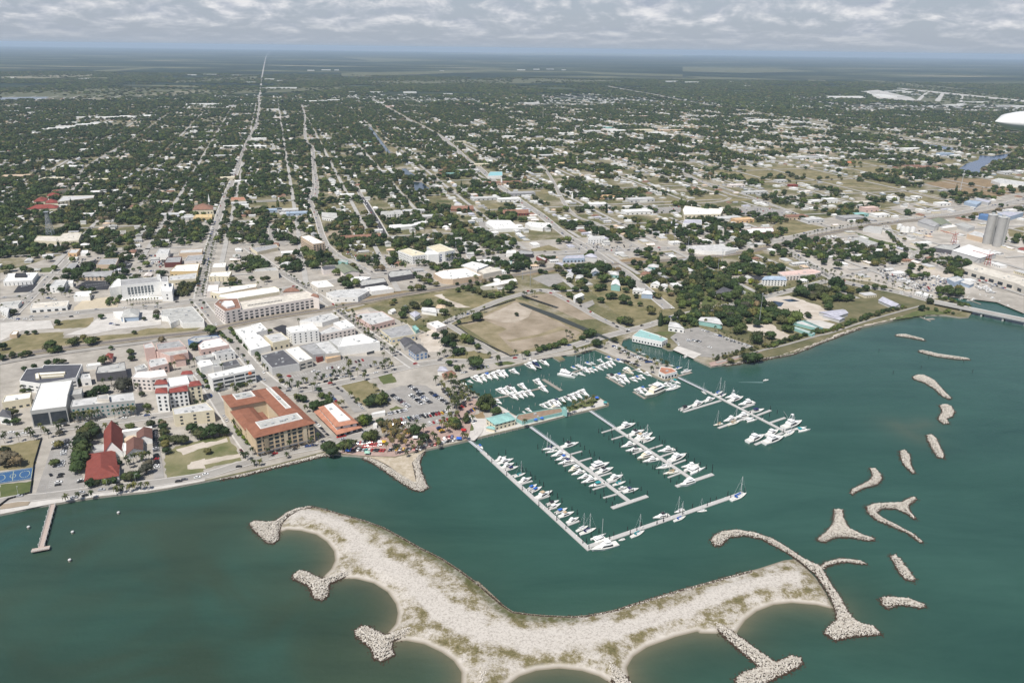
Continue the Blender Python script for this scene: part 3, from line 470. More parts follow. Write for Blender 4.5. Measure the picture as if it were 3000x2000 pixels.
# car parks
for s, m in (("X:640,20 850,-40 1000,-90 1330,-100 1700,150 1560,230 1200,290 800,400 720,380 900,240 1060,200 850,60", lot), ("X:820,420 1300,300 1700,230 1850,380 1400,470 1300,390", lot), ("E:900,480 1280,420 1640,320 2000,330 2050,400 1700,480 1050,630 960,560", lot), ("D:240,1110 380,700 560,655 530,860 600,980 600,1040", lot), ("D:1085,970 1075,620 1110,600 1160,960", lot),
    ("N:640,150 760,60 960,30 1600,250 1180,380 1000,370 920,340 730,240", lot), ("E:1180,690 1300,660 1560,640 1830,880 1700,900 1560,720", lot), ("T:730,1150 850,1080 1100,1090 1060,1170 800,1180", darklot), ("T:1080,1040 1140,1010 1250,1010 1200,1080", darklot), ("T:1150,930 1200,890 1310,910 1280,965", darklot), ("T:760,960 800,900 980,880 940,960", darklot), ("T:130,1200 180,1130 390,1110 330,1190", darklot), ("G:790,700 900,690 1080,720 1000,780 860,760", darklot), ("B:1170,1220 1280,1180 1330,1190 1330,1310", darklot),
    ("N:670,290 730,245 1000,340 910,395", conc), ("M:0,1290 240,870 330,830 420,900 330,1060 280,1330", brickp), ("X:170,790 500,640 1400,440 1750,350 1860,560 1330,735 930,835 500,825", brickp), ("N:1110,480 1080,440 1660,300 1700,310 1180,470", brickp), ("W:1500,880 1560,870 1860,950 1840,985 1640,930", sandm), ("V:530,1230 640,1190 790,1180 870,1250 700,1310", lot), ("V:0,690 70,660 110,760 60,770", lot), ("V:1700,530 2000,520 2000,580 1760,590", lot), ("W:280,500 520,480 720,510 700,540 420,545", lot),
    ("A:1220,1060 1660,1010 1850,1010 1850,1180 1350,1230 1050,1290 740,1300 1000,1210 1100,1120", conc), ("A:0,1150 580,1130 620,1220 250,1250 0,1370", conc), ("A:850,980 950,900 1240,860 1380,880 1340,1000 840,1040", mat('cream_paving', (.46, .40, .30), .9, .1, .2)), ("D:40,1110 220,1075 215,1150 0,1190", dirt), ("V:900,900 1080,880 1300,940 1180,945 1000,950", lot), ("N:440,90 600,80 660,100 560,130", grassm)):
    patch('car_park', mp(s), m, grow=0)
# white parking bays, one sheet per lot
def bays(s, n, depth, label=None):
    z = nextz(); a, b = [P(q[0], q[1], z) for q in mp(s)]; d = (b-a); u = d.normalized(); w = Vector((-u.y, u.x, 0)); v = []; f = []
    for k in range(n+1):
        c = a+d*(k/n); e = u*.09; h = w*depth/2; i = len(v); v += [c-e-h, c+e-h, c+e+h, c-e+h]; f.append((i, i+1, i+2, i+3))
    struct('road_markings', mesh('road_markings', v, f, white))
for s, n, d in (("X:770,385 1600,245", 24, 10), ("E:1010,600 1660,470", 24, 5), ("E:960,560 1600,400", 24, 5), ("E:1700,430 2000,390", 10, 5), ("T:830,1160 1080,1120", 14, 5), ("T:850,1125 1090,1100", 14, 5), ("D:440,700 395,1020", 26, 10), ("X:1120,40 1290,150", 12, 10), ("X:1380,10 1620,140", 14, 10), ("N:820,190 1010,270", 10, 6), ("N:1030,110 1560,255", 22, 5)): bays(s, n, d)
# basketball court
patch('sports_court', mp("D:-60,935 248,885 232,968 -60,1010"), mat('blue_court', (.035, .095, .21), .8, .06, .3), grow=0)
def court_lines():
    z = nextz(); q = ground(mp("D:-60,935 248,885 232,968 -60,1010"), z); B = lambda s, t: (q[0]*(1-s)+q[1]*s)*(1-t)+(q[3]*(1-s)+q[2]*s)*t
    v = []; f = []
    def ln(pl):
        a, g = strip('x', [B(*p)[:2] for p in pl], .2, None, z, link=False); b = len(v); v.extend(a); f.extend(tuple(b+i for i in t) for t in g)
    ln([(.06, .06), (.95, .06), (.95, .94), (.06, .94), (.06, .06)]); ln([(.5, .06), (.5, .94)])
    for cx, rr in ((.5, .07), (.78, .12), (.2, .12)): ln([(cx+rr*math.cos(t*.5236), .5+rr*2.4*math.sin(t*.5236)) for t in range(13)])
    struct('road_markings', mesh('road_markings', v, f, mat('court_line', (.65, .66, .35), .7)))
court_lines()

# ------------------------------------------------------------------ roads
roadm = mat('road_surface', (.245, .232, .212), .9, 0, .06, col2=(.34, .322, .295))
walk = mat('sidewalk', (.40, .385, .36), .9, 0, .15, col2=(.52, .50, .47))
ROADS = []
def road(name, s, w, side=4.0, m=None, occ=1.0, sm=True):
    l = [tuple(p[:2]) for p in ground(mp(s))]; l = smooth(l) if sm else l; ROADS.append((l, w))
    if side: strip('pavement', l, w+side, walk)
    strip(name, l, w, m or roadm, occ=occ+side/2)
ORANGE = "z:791,150 781,164 777,176 768,223 761,290 754,357 732,402 710,455 688,513 661,576 634,656 B:460,250 430,350 390,550 350,750 330,900 380,980 560,1190 640,1270 E:560,300 720,480 830,580 990,690"
road('road', ORANGE, 11, 4, occ=1.5)
road('road', "z:-60,1480 D:120,1110 290,1098 700,1045 1000,1010 1200,985 1447,945 E:560,1425 1000,1310 1350,1240 1480,1200 1560,1170 1800,1120 1900,1080 2020,1010", 8.5, 2)
road('road', "z:-60,1285 0,1277 249,1245 415,1224 497,1213 570,1195 640,1180 830,1152 900,1140 995,1122 1066,1106 1150,1085 1250,1064 1330,1058 1410,1060 1484,1051 1555,1039 1657,1019 1746,993 1836,970 1900,953 1990,925 2067,909 2194,882 2324,849 2424,822", 10, 3)
road('road', "E:90,480 200,620 310,800 420,970 560,1180 700,1370", 9, 3)
road('road', "z:-60,948 0,941 102,931 255,913 434,901 561,882 650,873 720,866 850,845 950,828 1097,806 1217,788 1306,772 1383,760 1485,749 1549,742 1668,738 1787,735 1965,727 2102,723 2255,710 2425,672 2638,647 2850,617 3060,568", 15, 4)
road('road', "z:724,727 832,803 898,844 972,895 1036,943 1064,966 1128,1012 1179,1050 1215,1075", 9, 4)
road('road', "z:915,430 917,465 922,548 908,584 926,629 947,697 977,739 1040,775 1096,804", 8, 3, occ=3)
road('road', "z:1042,542 1060,578", 8, 2); road('road', "z:1060,578 1075,599 1111,658 1129,691", 8, 5, mat('dark_asphalt', (.07, .068, .072), .9, .1, .2))
road('road', "z:1089,290 1140,318 1192,348 1286,397 1371,469 1400,489 1460,542 1534,596 1579,626 1653,685 1727,730 1787,771 1832,798 1870,830 1960,905", 13, 4, occ=5)
road('road', "z:1540,455 1600,500 1668,617 1742,652 1787,676 1846,712 1876,727", 7, 2)
road('road', "z:1974,495 2010,510 2128,566 2221,587 2298,613 2400,655", 8, 2); road('road', "z:1846,605 2093,593 2140,580", 7, 2); road('road', "W:250,690 360,760 470,770", 7, 2)
road('road', "z:1306,948 1340,930 1398,908 1460,882 1510,867 1580,850 1620,855", 10, 2); road('road', "z:1310,950 1400,1004 1449,1035", 7, 2)
road('road', "z:1580,850 1625,862 1680,890 1760,935 1836,968", 8, 2)
road('road', "z:2298,727 2366,770 2425,808 2500,833 2615,853 2730,882 2790,895", 13, 4); road('road', "W:1000,985 1180,950 1440,895 1560,870 1620,790 1740,790", 8, 2); road('road', "W:1380,600 1500,740 1590,800 1760,900 1900,930", 9, 2); road('road', "W:1000,620 860,560 720,510 600,470", 7, 2)
road('road', "f:370,1230 540,1120 640,1050 830,940 1010,820 1110,745", 9, 2, occ=4); road('road', "f:700,1470 940,1330 1080,1180 1150,1110 1200,1060", 7, 2); road('road', "A:90,1130 390,830 560,640 720,500 780,430", 9, 3); road('road', "T:1020,810 1100,720 1200,640 1210,590", 7, 2)
road('road', "A:-40,880 0,870 300,840 420,800 780,780", 8, 2); road('road', "A:-40,680 400,620 640,605 1000,570 1550,545", 8, 2); road('road', "T:1100,830 1390,825 1750,812", 7, 2); road('road', "T:560,180 1100,155 1560,140", 7, 2)
road('road', "g:190,640 -80,700", 8, 2); road('road', "g:0,560 120,505 230,555", 6, 0); road('road', "f:1980,690 2000,760 2005,910 2050,970 2060,1080 2080,1230 2060,1320", 8, 2, occ=3); road('road', "U:60,470 300,462 500,458 720,440", 7, 2); road('road', "U:0,900 190,890 340,880 480,900", 7, 2); road('road', "U:300,690 320,790 310,880", 8, 2)
road('road', "h:0,1150 500,1310 600,1350 960,1490", 8, 2); road('road', "h:100,1080 400,1180 660,1140 800,1110 1000,1165 1300,1240", 6, 0, mat('dirt_track', (.36, .32, .27), .95, .1, .1)); road('road', "h:1350,1250 1450,1255 1800,1340", 6, 0, MATS['dirt_track']); road('road', "h:1700,1190 1900,1235 2200,1290", 6, 0, MATS['dirt_track'])
road('road', "g:1740,565 1900,595 2050,620 h:0,660 300,710 620,770 830,795 1100,845 1500,910 1800,970 2000,1000", 14, 16, mat('canal_bank', (.16, .14, .085), .95, .2, .01), 20)
road('path', "N:1170,445 1680,305 1900,255 2100,200 2352,130 L:100,215 400,115 700,30 850,-10", 3.5, 0)
road('path', "E:1300,1000 1400,1120 1560,1170", 3.5, 0); road('path', "M:290,1050 400,1200 300,1330", 8, 0, conc)
# railway
ballast = mat('railway_ballast', (.14, .125, .11), .95, .15, .5)
for s, w, nm, m in (("z:-60,1058 0,1048 153,1025 306,1005 459,987 600,972 666,956 780,933 959,905 1000,897 1179,864 1332,839 1434,818 1510,806 1638,786 1817,773 1995,760 2110,749 2247,727 2425,685 2595,655 2850,628 3060,590", 9, 'railway_bed', ballast),):
    l = smooth([tuple(p[:2]) for p in ground(mp(s))]); strip('gravel_strip', l, 17, mat('rail_verge', (.17, .14, .09), .95, 0, .04, col2=(.34, .30, .24)), occ=2); strip(nm, l, w, m)
    for off in (-2.6, -1.2, 1.6, 3.0):
        q = [Vector(p) for p in l]; o_ = []
        for i, p in enumerate(q):
            d = (q[min(i+1, len(q)-1)]-q[max(i-1, 0)]).normalized(); o_.append((p.x-d.y*off, p.y+d.x*off))
        strip('rail', o_, .35, mat('rail_steel', (.32, .29, .27), .5, .1, 1))
strip('service_road', smooth([tuple(p[:2]) for p in ground(mp("D:-40,165 300,105 700,50 A:1250,1470 1700,1380 1900,1330"))]), 8, roadm, occ=2)
patch('ditch', mp('z:1518,886 1534,888 1620,918 1720,961 1815,1003 1808,1006 1705,966 1605,925 1528,894'), mat('ditch_water', (.04, .042, .03), .3, .2, .1), grow=3); patch('ditch', mp('V:440,1395 600,1445 800,1512 770,1520 560,1450 430,1410'), MATS['ditch_water']); patch('pavement', mp('V:1010,1480 1130,1440 1150,1480 1060,1530'), lot, grow=0)
# canal, ponds, lake, airfield
patch('canal', mp("g:176,832 196,835 326,1005 300,1005"), pond, grow=6); patch('canal', mp("g:95,720 120,715 200,800 215,835 345,1005 370,1025 350,1030 370,1000 210,800"), drym, grow=0)
patch('pond', mp("U:1720,280 1800,285 1880,345 1840,370 1740,378 1725,340"), pond, grow=4); patch('pond', mp("U:1600,150 1640,145 1730,210 1740,235 1650,230"), pond, grow=4)
patch('lake', mp("h:1810,1110 1860,1075 1940,1050 1950,1020 2030,1025 2160,1005 2100,1050 2030,1060 1950,1110 1960,1148 1880,1140"), blue, grow=8)
patch('pond', mp("h:1560,945 1640,950 1800,975 1760,985 1600,965"), blue, grow=0)
runway = mat('runway_concrete', (.42, .41, .39), .9, .1, .003); fieldg = mat('field_green', (.055, .068, .036), .95, 0, .006, col2=(.135, .135, .08)); fieldt = mat('field_tan', (.22, .20, .145), .95, 0, .006, col2=(.11, .115, .065))
patch('field', mp("h:1290,600 1560,580 1900,600 2260,650 2260,690 1700,690 1540,660"), fieldg, grow=0)
for s in ("h:1380,582 1420,578 2300,665 2300,675", "h:1590,608 1612,608 1560,660 1530,660", "h:1695,612 1720,612 1690,665 1650,665", "h:1830,622 1845,622 1835,672 1815,672", "h:1180,600 1280,590 1500,640 1540,662 1280,650", "h:950,632 1200,640 1220,648 940,645"): patch('runway', mp(s), runway, grow=0)
for s, m in (("f:0,610 300,590 900,575 1400,590 1690,580 1690,612 1200,625 800,650 500,640 0,662", fieldg), ("f:350,655 700,640 850,640 700,665 400,670", fieldt), ("f:850,625 1240,592 1400,600 1100,635", fieldt), ("f:0,640 320,636 300,648 0,660", pond), ("f:0,505 400,490 620,490 600,505 0,525", fieldt), ("f:1100,535 1690,500 1690,525 1150,545", fieldg), ("f:1740,585 1960,578 2240,570 2240,590 1740,610", fieldg), ("f:600,465 1000,440 1100,442 700,472", fieldg),
    ("g:160,530 1300,515 1900,530 1500,545 200,555", fieldg), ("g:0,480 500,470 1000,455 1100,465 500,490 0,500", fieldg), ("g:500,350 1500,345 2240,360 2240,372 1300,362", fieldt), ("g:0,375 500,390 700,400 200,402", fieldg), ("g:1500,470 2240,490 2240,505 1700,490", fieldg), ("h:0,440 600,450 900,470 400,480 0,470", fieldg), ("h:0,500 500,515 700,525 200,520", fieldg), ("h:1110,522 1300,530 1890,585 1600,585 1300,545", fieldg), ("h:820,525 940,528 930,535 830,533", fieldt), ("g:560,1290 700,1285 690,1300 560,1300", drym), ("f:1300,790 1420,765 1530,785 1500,800 1330,800", fieldt), ("f:560,820 900,800 950,815 700,840", fieldt), ("g:400,680 520,690 600,712 420,705", fieldg), ("h:1120,850 1300,870 1100,880", fieldg)): patch('field', mp(s), m, grow=0)
# ------------------------------------------------------------------ buildings
def inset(p, d):
    n = len(p); o = []
    for i in range(n):
        a = Vector(p[i-1][:2]); b = Vector(p[i][:2]); c = Vector(p[(i+1) % n][:2]); e = (b-a).normalized(); g = (c-b).normalized()
        n1 = Vector((-e.y, e.x)); n2 = Vector((-g.y, g.x)); k = n1+n2; k = k/max(.35, k.dot(n1)) if k.length > .1 else n1
        o.append((b.x+k.x*d, b.y+k.y*d))
    return o
_cv = []; _cf = []; box(-.5, -.5, -.5, .5, .5, .5, _cv, _cf)
CUBE = {}
def cube(m):
    if m.name not in CUBE: CUBE[m.name] = mesh('window' if 'glass' in m.name else 'unit', _cv, _cf, m)
    return CUBE[m.name]
def windows(par, poly, rows, sp, w, hh, zb, dz, m, side=None, name='window', lim=90, proud=.06, span=(0, 1)):
    c = par['_c']; k = 0; n = len(poly)
    for i in range(n):
        a = Vector(poly[i][:2]); b = Vector(poly[(i+1) % n][:2]); d = b-a; L_ = d.length
        if L_ < sp*1.2: continue
        d.normalize(); nm = Vector((d.y, -d.x)); mid = (a+b)/2
        f = nm.dot((Vector((0, 0))-mid).normalized())
        if f < .12 or (side == 'front' and f < .6): continue
        cnt = int(L_*(span[1]-span[0])/sp)
        for r in range(rows):
            for q in range(cnt):
                if k >= lim: return
                p = a+d*(L_*(span[0]+(span[1]-span[0])*(q+.5)/cnt))+nm*(proud-.1); ww = w if w > 0 else L_/cnt+w
                o = put(name, cube(m), par, (p.x-c[0], p.y-c[1], zb+dz*r+hh/2), math.atan2(d.y, d.x), (ww, .3, hh)); k += 1
def vol(par, pl, h, wall, roof, style='flat', z0=0.0, rise=None, names=('wall', 'roof'), over=.5, par_h=.6, inner=None):
    """one block of a building: pl is the roof outline in the picture at height h; inner: a courtyard outline"""
    c = par['_c']; w = ccw([P(a, b, ZG+h) for a, b in pl]) if not hasattr(pl[0], 'x') else ccw(pl)
    p = [(q[0]-c[0], q[1]-c[1]) for q in w]; n = len(p); v = []; f = []; wm = cm(wall) if isinstance(wall, str) else wall; rm = cm(roof, True) if isinstance(roof, str) else roof
    if style == 'flat':
        ins = inset(p, .45); H = h+par_h
        for a, b in zip(p, ins): v += [(*a, z0-.4), (*a, H), (*b, H), (*b, h)]
        for i in range(n):
            j = (i+1) % n; f += [(4*i, 4*j, 4*j+1, 4*i+1), (4*i+1, 4*j+1, 4*j+2, 4*i+2), (4*i+2, 4*j+2, 4*j+3, 4*i+3)]
        o = put(names[0], mesh(names[0], v, f, wm), par); put(names[1], mesh(names[1], [(*q, h) for q in ins], tess(ins), rm), par)
    else:
        if n != 4: raise ValueError('quad needed')
        l0 = (Vector(p[1])-Vector(p[0])).length+(Vector(p[3])-Vector(p[2])).length; l1 = (Vector(p[2])-Vector(p[1])).length+(Vector(p[0])-Vector(p[3])).length
        if l0 < l1: p = p[1:]+p[:1]; l0, l1 = l1, l0
        rise = rise or l1/2*.22; m1 = ((p[1][0]+p[2][0])/2, (p[1][1]+p[2][1])/2); m0 = ((p[3][0]+p[0][0])/2, (p[3][1]+p[0][1])/2)
        v = [(*q, z0-.4) for q in p]+[(*q, h) for q in p]; f = [(i, (i+1) % 4, (i+1) % 4+4, i+4) for i in range(4)]
        if style == 'gable': v += [(*m0, h+rise-.05), (*m1, h+rise-.05)]; f += [(7, 4, 8), (5, 6, 9)]
        put(names[0], mesh(names[0], v, f, wm), par)
        e = inset(p, -over); M0 = Vector(m0); M1 = Vector(m1); u = (M1-M0).normalized()
        if style == 'gable': a = M0-u*over; b = M1+u*over
        else: k = min(l1/4*.95, (M1-M0).length/2*.96); a = M0+u*k; b = M1-u*k
        zo = h-over*rise/(l1/4)+.05
        t = [(*q, zo) for q in e]+[(a.x, a.y, h+rise), (b.x, b.y, h+rise)]; g = [(0, 1, 5, 4), (2, 3, 4, 5)]
        t += [(x, y, z-.22) for x, y, z in t]; g += [tuple(i+6 for i in reversed(q)) for q in g]
        if style == 'hip': g += [(1, 2, 5), (3, 0, 4), (8, 7, 11), (9, 6, 10)]
        ring = [0, 1, 5, 2, 3, 4] if style == 'gable' else [0, 1, 2, 3]
        g += [(ring[(i+1) % len(ring)], ring[i], ring[i]+6, ring[(i+1) % len(ring)]+6) for i in range(len(ring))]
        put(names[1], mesh(names[1], t, g, rm), par)
    occupy(w, 3); return w
def start(name, label, cat, w, group=None):
    cx = sum(p[0] for p in w)/len(w); cy = sum(p[1] for p in w)/len(w)
    r = root(name, label, cat, (cx, cy, ZG), 0, group); r['_c'] = (cx, cy); return r
unit_m = mat('roof_unit_metal', (.42, .43, .43), .6, .15, .8)
def units(par, w, h, n):
    c = par['_c']; q = [(p[0], p[1]) for p in w]; xs = [p[0] for p in q]; ys = [p[1] for p in q]; k = t = 0
    inn = inset(q, 2.2)
    while k < n and t < 60:
        t += 1; x = rng.uniform(min(xs), max(xs)); y = rng.uniform(min(ys), max(ys))
        if not inside(np.array([x]), np.array([y]), inn)[0]: continue
        s = rng.uniform(1.2, 2.6); hh = rng.uniform(.8, 1.5); d = Vector(q[1])-Vector(q[0])
        put('roof_unit', cube(unit_m), par, (x-c[0], y-c[1], h+hh/2-.02), math.atan2(d.y, d.x), (s, s*rng.uniform(.6, 1.1), hh)); k += 1
def bld(name, label, cat, s, h, wall, roof, style='flat', win=None, un=2, group=None, rise=None, wm=None, side=None):
    pl = mp(s); w = ccw([P(a, b, ZG+h) for a, b in pl]); r = start(name, label, cat, w, group); vol(r, w, h, wall, roof, style, rise=rise)
    if win: windows(r, w, win[0], win[1], win[2], win[3], win[4], win[5] if len(win) > 5 else 3.6, wm or glass, side)
    if style == 'flat' and un: units(r, w, h, un)
    return r, w
b = bld
W1 = (1, 5, 2.6, 1.8, 1.0); W2 = (2, 5, 2.2, 1.7, 1.2, 3.6)
# --- north-west of the main road, round the white courthouse
r, w = b('bank_building', 'white flat bank with a black plant box on its roof', 'building', "A:35,688 92,596 437,583 372,672", 6, 'W', 'W', 'flat', (1, 5, .8, 3.6, .4), 1)
vol(r, mp("A:168,625 182,592 300,590 302,622"), 8.2, 'K', 'K', z0=6, names=('plant_wall', 'plant_roof'))
b('station_building', 'long cream hall at the foot of the lattice tower', 'building', "T:335,690 368,645 590,648 622,618 806,612 772,690 560,700", 9, 'C', 'Z', 'flat', None, 4)
b('small_office', 'orange walled shop with a pale flat roof beside the trees', 'building', "A:780,362 815,315 925,312 880,362", 5, 'H', 'L', 'flat', W1, 1)
b('small_office', 'little white flat shed next to the orange walled shop', 'building', "A:925,360 940,330 1015,328 1008,358", 4.5, 'W', 'W', 'flat', None, 1)
b('office_building', 'tan square office with a stained grey roof beside a black car park', 'building', "A:1105,497 1152,425 1365,418 1330,495", 8, 'T', 'G', 'flat', (1, 5, 3, 1.6, 1), 3)
b('workshop', 'low dark gabled workshop with a grey roof by a side street', 'building', "A:740,556 800,482 890,476 832,556", 4.5, 'D', 'G', 'gable', None, 0, rise=1)
b('motel', 'brown fronted motel with a long grey gable roof', 'building', "A:945,628 968,578 1300,560 1268,628", 5.5, 'T', 'G', 'gable', (2, 5, 2, 1.6, .4, 2.7), 0, rise=1.5)
b('office_building', 'white two storey block left of the striped black car park', 'building', "A:570,748 640,670 770,668 728,745", 8, 'W', 'L', 'flat', (2, 6, 1.6, 1.5, 1.2), 1)
b('small_office', 'white lean-to box joined to the block by the black car park', 'building', "A:768,704 782,674 842,674 836,708", 5, 'W', 'W', 'flat', None, 1)
b('clinic', 'small white hall with ribbed walls in the cream forecourt', 'building', "A:845,862 872,808 1050,795 1030,856", 6, 'W', 'W', 'flat', None, 0)
def courthouse():
    w0 = ccw([P(a, c, ZG+19) for a, c in mp("A:1385,738 1385,668 1840,632 1850,688")])
    r = start('courthouse', 'big white courthouse with a grid of tall dark windows and grey roof', 'courthouse', w0); w = vol(r, w0, 19, 'W', 'G')
    vol(r, mp("A:1255,762 1308,690 1350,655 1383,660 1383,740"), 15, 'W', 'W', names=('wing_wall', 'wing_roof'))
    w2 = vol(r, mp("A:1852,692 1842,640 1925,628 1932,690"), 20, 'W', 'G', names=('wing_wall', 'wing_roof')); w3 = vol(r, mp("A:1850,800 1852,696 1992,712 1975,800"), 13, 'W', 'W', names=('wing_wall', 'wing_roof'))
    vol(r, mp("A:1800,632 1802,606 1838,604 1842,630"), 23, 'W', 'L', z0=18, names=('stair_wall', 'stair_roof'))
    gg = mat('pale_glass', (.13, .15, .16), .2, .2, .3, spec=.6); windows(r, w, 3, 3.6, 2.7, 2.9, 6.6, 3.3, gg, 'front', lim=60, span=(.14, .80)); windows(r, w, 1, 3.6, 1.2, 1.2, 4.2, 4, gg, 'front', lim=30, span=(.16, .78))
    windows(r, w2, 2, 7, 2, 2, 11, 4, glass, 'front'); windows(r, w3, 2, 8, 2, 2, 3, 4.5, glass, 'front')
    f = [(p[0]-r['_c'][0], p[1]-r['_c'][1]) for p in w]
    put('terrace', mesh('terrace', *(lambda q: ([(*a, .9) for a in q]+[(*a, -.3) for a in q], [(0, 1, 2, 3)]+[(i, (i+1) % 4, (i+1) % 4+4, i+4) for i in range(4)]))([(p.x-r['_c'][0], p.y-r['_c'][1]) for p in ccw(ground(mp("A:1385,905 1380,880 1990,860 1975,890")))]), cm('W')), r)
courthouse()
b('shop_row', 'yellow walled shop row with a white roof on the main road', 'shop', "A:1950,572 2025,500 2292,480 2268,568", 7, 'Y', 'W', 'flat', W1, 4)
b('shop_row', 'maroon walled shop with a dark patched roof near the main road', 'shop', "A:1885,472 1920,410 2088,400 2070,466", 7, 'M', 'G', 'flat', None, 3)
b('shop_row', 'grey roofed shop with a pale front edge on the main road', 'shop', "A:2115,458 2160,390 2342,380 2320,448", 7, 'Q', 'G', 'flat', None, 3)
b('arcade', 'tan building with four rooftop courts on the main road', 'shop', "A:2058,362 2070,325 2332,308 2320,352", 6, 'T', 'L', 'flat', None, 0)
b('shop_row', 'pale grey long shop between the courthouse and the main road', 'shop', "A:1942,678 1942,626 2262,585 2250,655", 7, 'C', 'L', 'flat', W1, 4)
b('church_hall', 'tall white block with a pale flat roof above a car park', 'building', "A:1790,368 1822,320 1952,310 1930,372", 9, 'W', 'L', 'flat', None, 1)
b('shop_row', 'long grey roofed store with open white front on the highway', 'shop', "A:345,1000 368,940 792,910 770,970", 5, 'W', 'Z', 'flat', (1, 8, 4, 2.6, .3), 4)
b('workshop', 'low grey flat building on a corner west of the long store', 'building', "A:0,965 12,930 250,905 205,955", 5, 'W', 'E', 'flat', None, 2)
b('town_house', 'white two storey house with a pale gable on the highway', 'house', "A:0,1012 40,984 140,990 85,1062", 5.5, 'W', 'L', 'gable', W1)
b('fuel_canopy', 'white three cornered canopy beside a grey station', 'canopy', "A:1298,1036 1412,1030 1425,1112", 5, 'W', 'W', 'flat', None, 0)
b('filling_station', 'grey hipped station building on a bare concrete lot', 'building', "A:1390,1098 1430,1008 1600,1000 1588,1085", 5.5, 'S', 'E', 'hip', None, 0)
b('warehouse', 'L shaped warehouse with grey and mauve patched roofs by the rails', 'warehouse', "A:1850,1082 1860,1012 2212,975 2342,1122 2345,1155 2095,1166 2060,1125 1960,1168 1922,1092", 6, 'W', 'E', 'flat', None, 6)
b('motel', 'long row shed with a white side near the corner of the tracks', 'building', "A:110,1300 150,1258 215,1255 190,1295", 4, 'T', 'W', 'flat', None, 0)
# --- middle: tower block, garage, arcades
b('apartment_tower', 'tall tan apartment slab with a white roof', 'apartment block', "U:605,818 688,803 845,878 730,893", 20, 'T', 'W', 'flat', (6, 4.6, 2.2, 1.6, 1.4, 3.0), 3)
b('hall', 'plain off-white hall without windows near a street corner', 'building', "B:948,574 976,545 1206,518 1236,562", 11, 'Z', 'E', 'flat', None, 2)
b('shop_row', 'cream two storey row with small windows and an orange tiled corner', 'shop', "B:436,628 462,585 702,570 672,628", 7, 'C', 'W', 'flat', (2, 5, 1.4, 1.4, 1, 3), 2)
b('shop_row', 'cream flat shed behind the row with the orange corner', 'shop', "B:470,528 490,480 640,470 628,522", 6, 'Z', 'W', 'flat', None, 1)
r, w = b('arcade', 'white roofed arcade with terracotta edges opposite the courthouse lawn', 'shop', "B:455,812 545,758 990,712 985,748 570,828", 7, 'C', 'W', 'flat', (1, 5, 2, 3, .5), 2)
vol(r, mp("B:412,802 430,730 545,724 548,790"), 8, 'Q', 'W', names=('corner_wall', 'corner_roof')); vol(r, mp("B:560,836 985,756 992,768 570,850"), 5, 'P', 'N', z0=4, names=('awning_wall', 'awning_roof'))
def garage():
    w0 = ccw([P(a, c, ZG+12.5) for a, c in mp("B:770,1028 735,935 1560,802 1702,868")]); r = start('parking_garage', 'long pale multi storey garage with arched openings and terracotta corner roof', 'garage', w0)
    w = vol(r, w0, 12.5, 'Q', 'Z', par_h=1.1, names=('wall', 'parking_deck')); windows(r, w, 1, 6.2, 3.6, 2.8, .8, 4, glass, 'front', 'opening', 40); windows(r, w, 2, 6.2, 3.6, 1.7, 5.2, 3.6, glass, 'front', 'opening', 60)
    w2 = vol(r, mp("B:500,945 566,888 770,880 812,992 622,1034"), 15.5, 'Q', 'N', names=('office_wall', 'office_roof')); windows(r, w2, 4, 5.4, 2.4, 1.7, 1.2, 3.7, glass, None, 'window', 70)
    vol(r, mp("B:585,940 610,912 705,908 738,960 650,982"), 17.3, 'W', 'W', z0=15.5, names=('office_attic', 'attic_roof'))
    vol(r, mp("B:1612,842 1640,820 1700,842 1700,868"), 16, 'Q', 'N', 'hip', names=('stair_wall', 'stair_roof'))
    vol(r, mp("B:538,862 560,838 1192,745 1245,772 1250,805 705,892"), 14, 'C', 'W', names=('hall_wall', 'hall_roof'))
    units(r, w2, 15.5, 3); pm = cm('D'); c = r['_c']
    a = P(*vp('B', '890,965')[0], ZG+12.5); e = P(*vp('B', '1270,908')[0], ZG+12.5)
    for k in range(24): q = a.lerp(e, k/23); put('roof_post', cube(pm), r, (q.x-c[0], q.y-c[1], 13.2), 0, (.8, .8, 1.4))
garage()
b('restaurant', 'little terracotta hipped roof pavilion behind the long garage', 'building', "B:1290,802 1322,770 1442,755 1482,792", 6, 'Q', 'N', 'hip', None, 0)
b('shop_row', 'white roofed store with a red trimmed edge by the crossing', 'shop', "B:1600,705 1622,685 1790,670 1882,742 1690,762", 8, 'Z', 'W', 'flat', (1, 9, 1.6, 1.6, 3), 3)
b('warehouse', 'long white patched warehouse beside the brown railway verge', 'warehouse', "B:1785,818 1905,788 2240,765 2282,795 2150,868 1872,872", 6.5, 'W', 'L', 'flat', (1, 10, 2, 1.4, 2.5), 6)
b('warehouse', 'grey roofed depot with dark open bays behind the white warehouse', 'warehouse', "C:205,695 242,668 490,645 522,690 232,738", 6, 'D', 'E', 'flat', None, 2)
b('warehouse', 'small white and grey shed cluster behind the open bays depot', 'warehouse', "C:105,660 130,638 220,630 340,640 215,692", 6, 'W', 'W', 'flat', None, 2)
b('warehouse', 'white tarpaulin topped shed at the end of the railway warehouse', 'warehouse', "C:270,755 480,730 600,770 350,800", 5, 'W', 'W', 'flat', None, 2)
r, w = b('school_hall', 'pink walled hall with an olive green gable roof', 'school', "U:945,1105 1080,1092 1182,1160 1035,1178", 8, 'Q', 'F', 'gable', None, 0, rise=2.5); vol(r, mp("U:808,1124 852,1104 960,1100 975,1136 832,1152"), 7, 'Q', 'D', names=('wing_wall', 'wing_roof'))
b('school_hall', 'long low cream classroom row with a grey roof and red end', 'school', "U:112,930 370,893 388,925 180,972", 5, 'C', 'G', 'flat', None, 3)
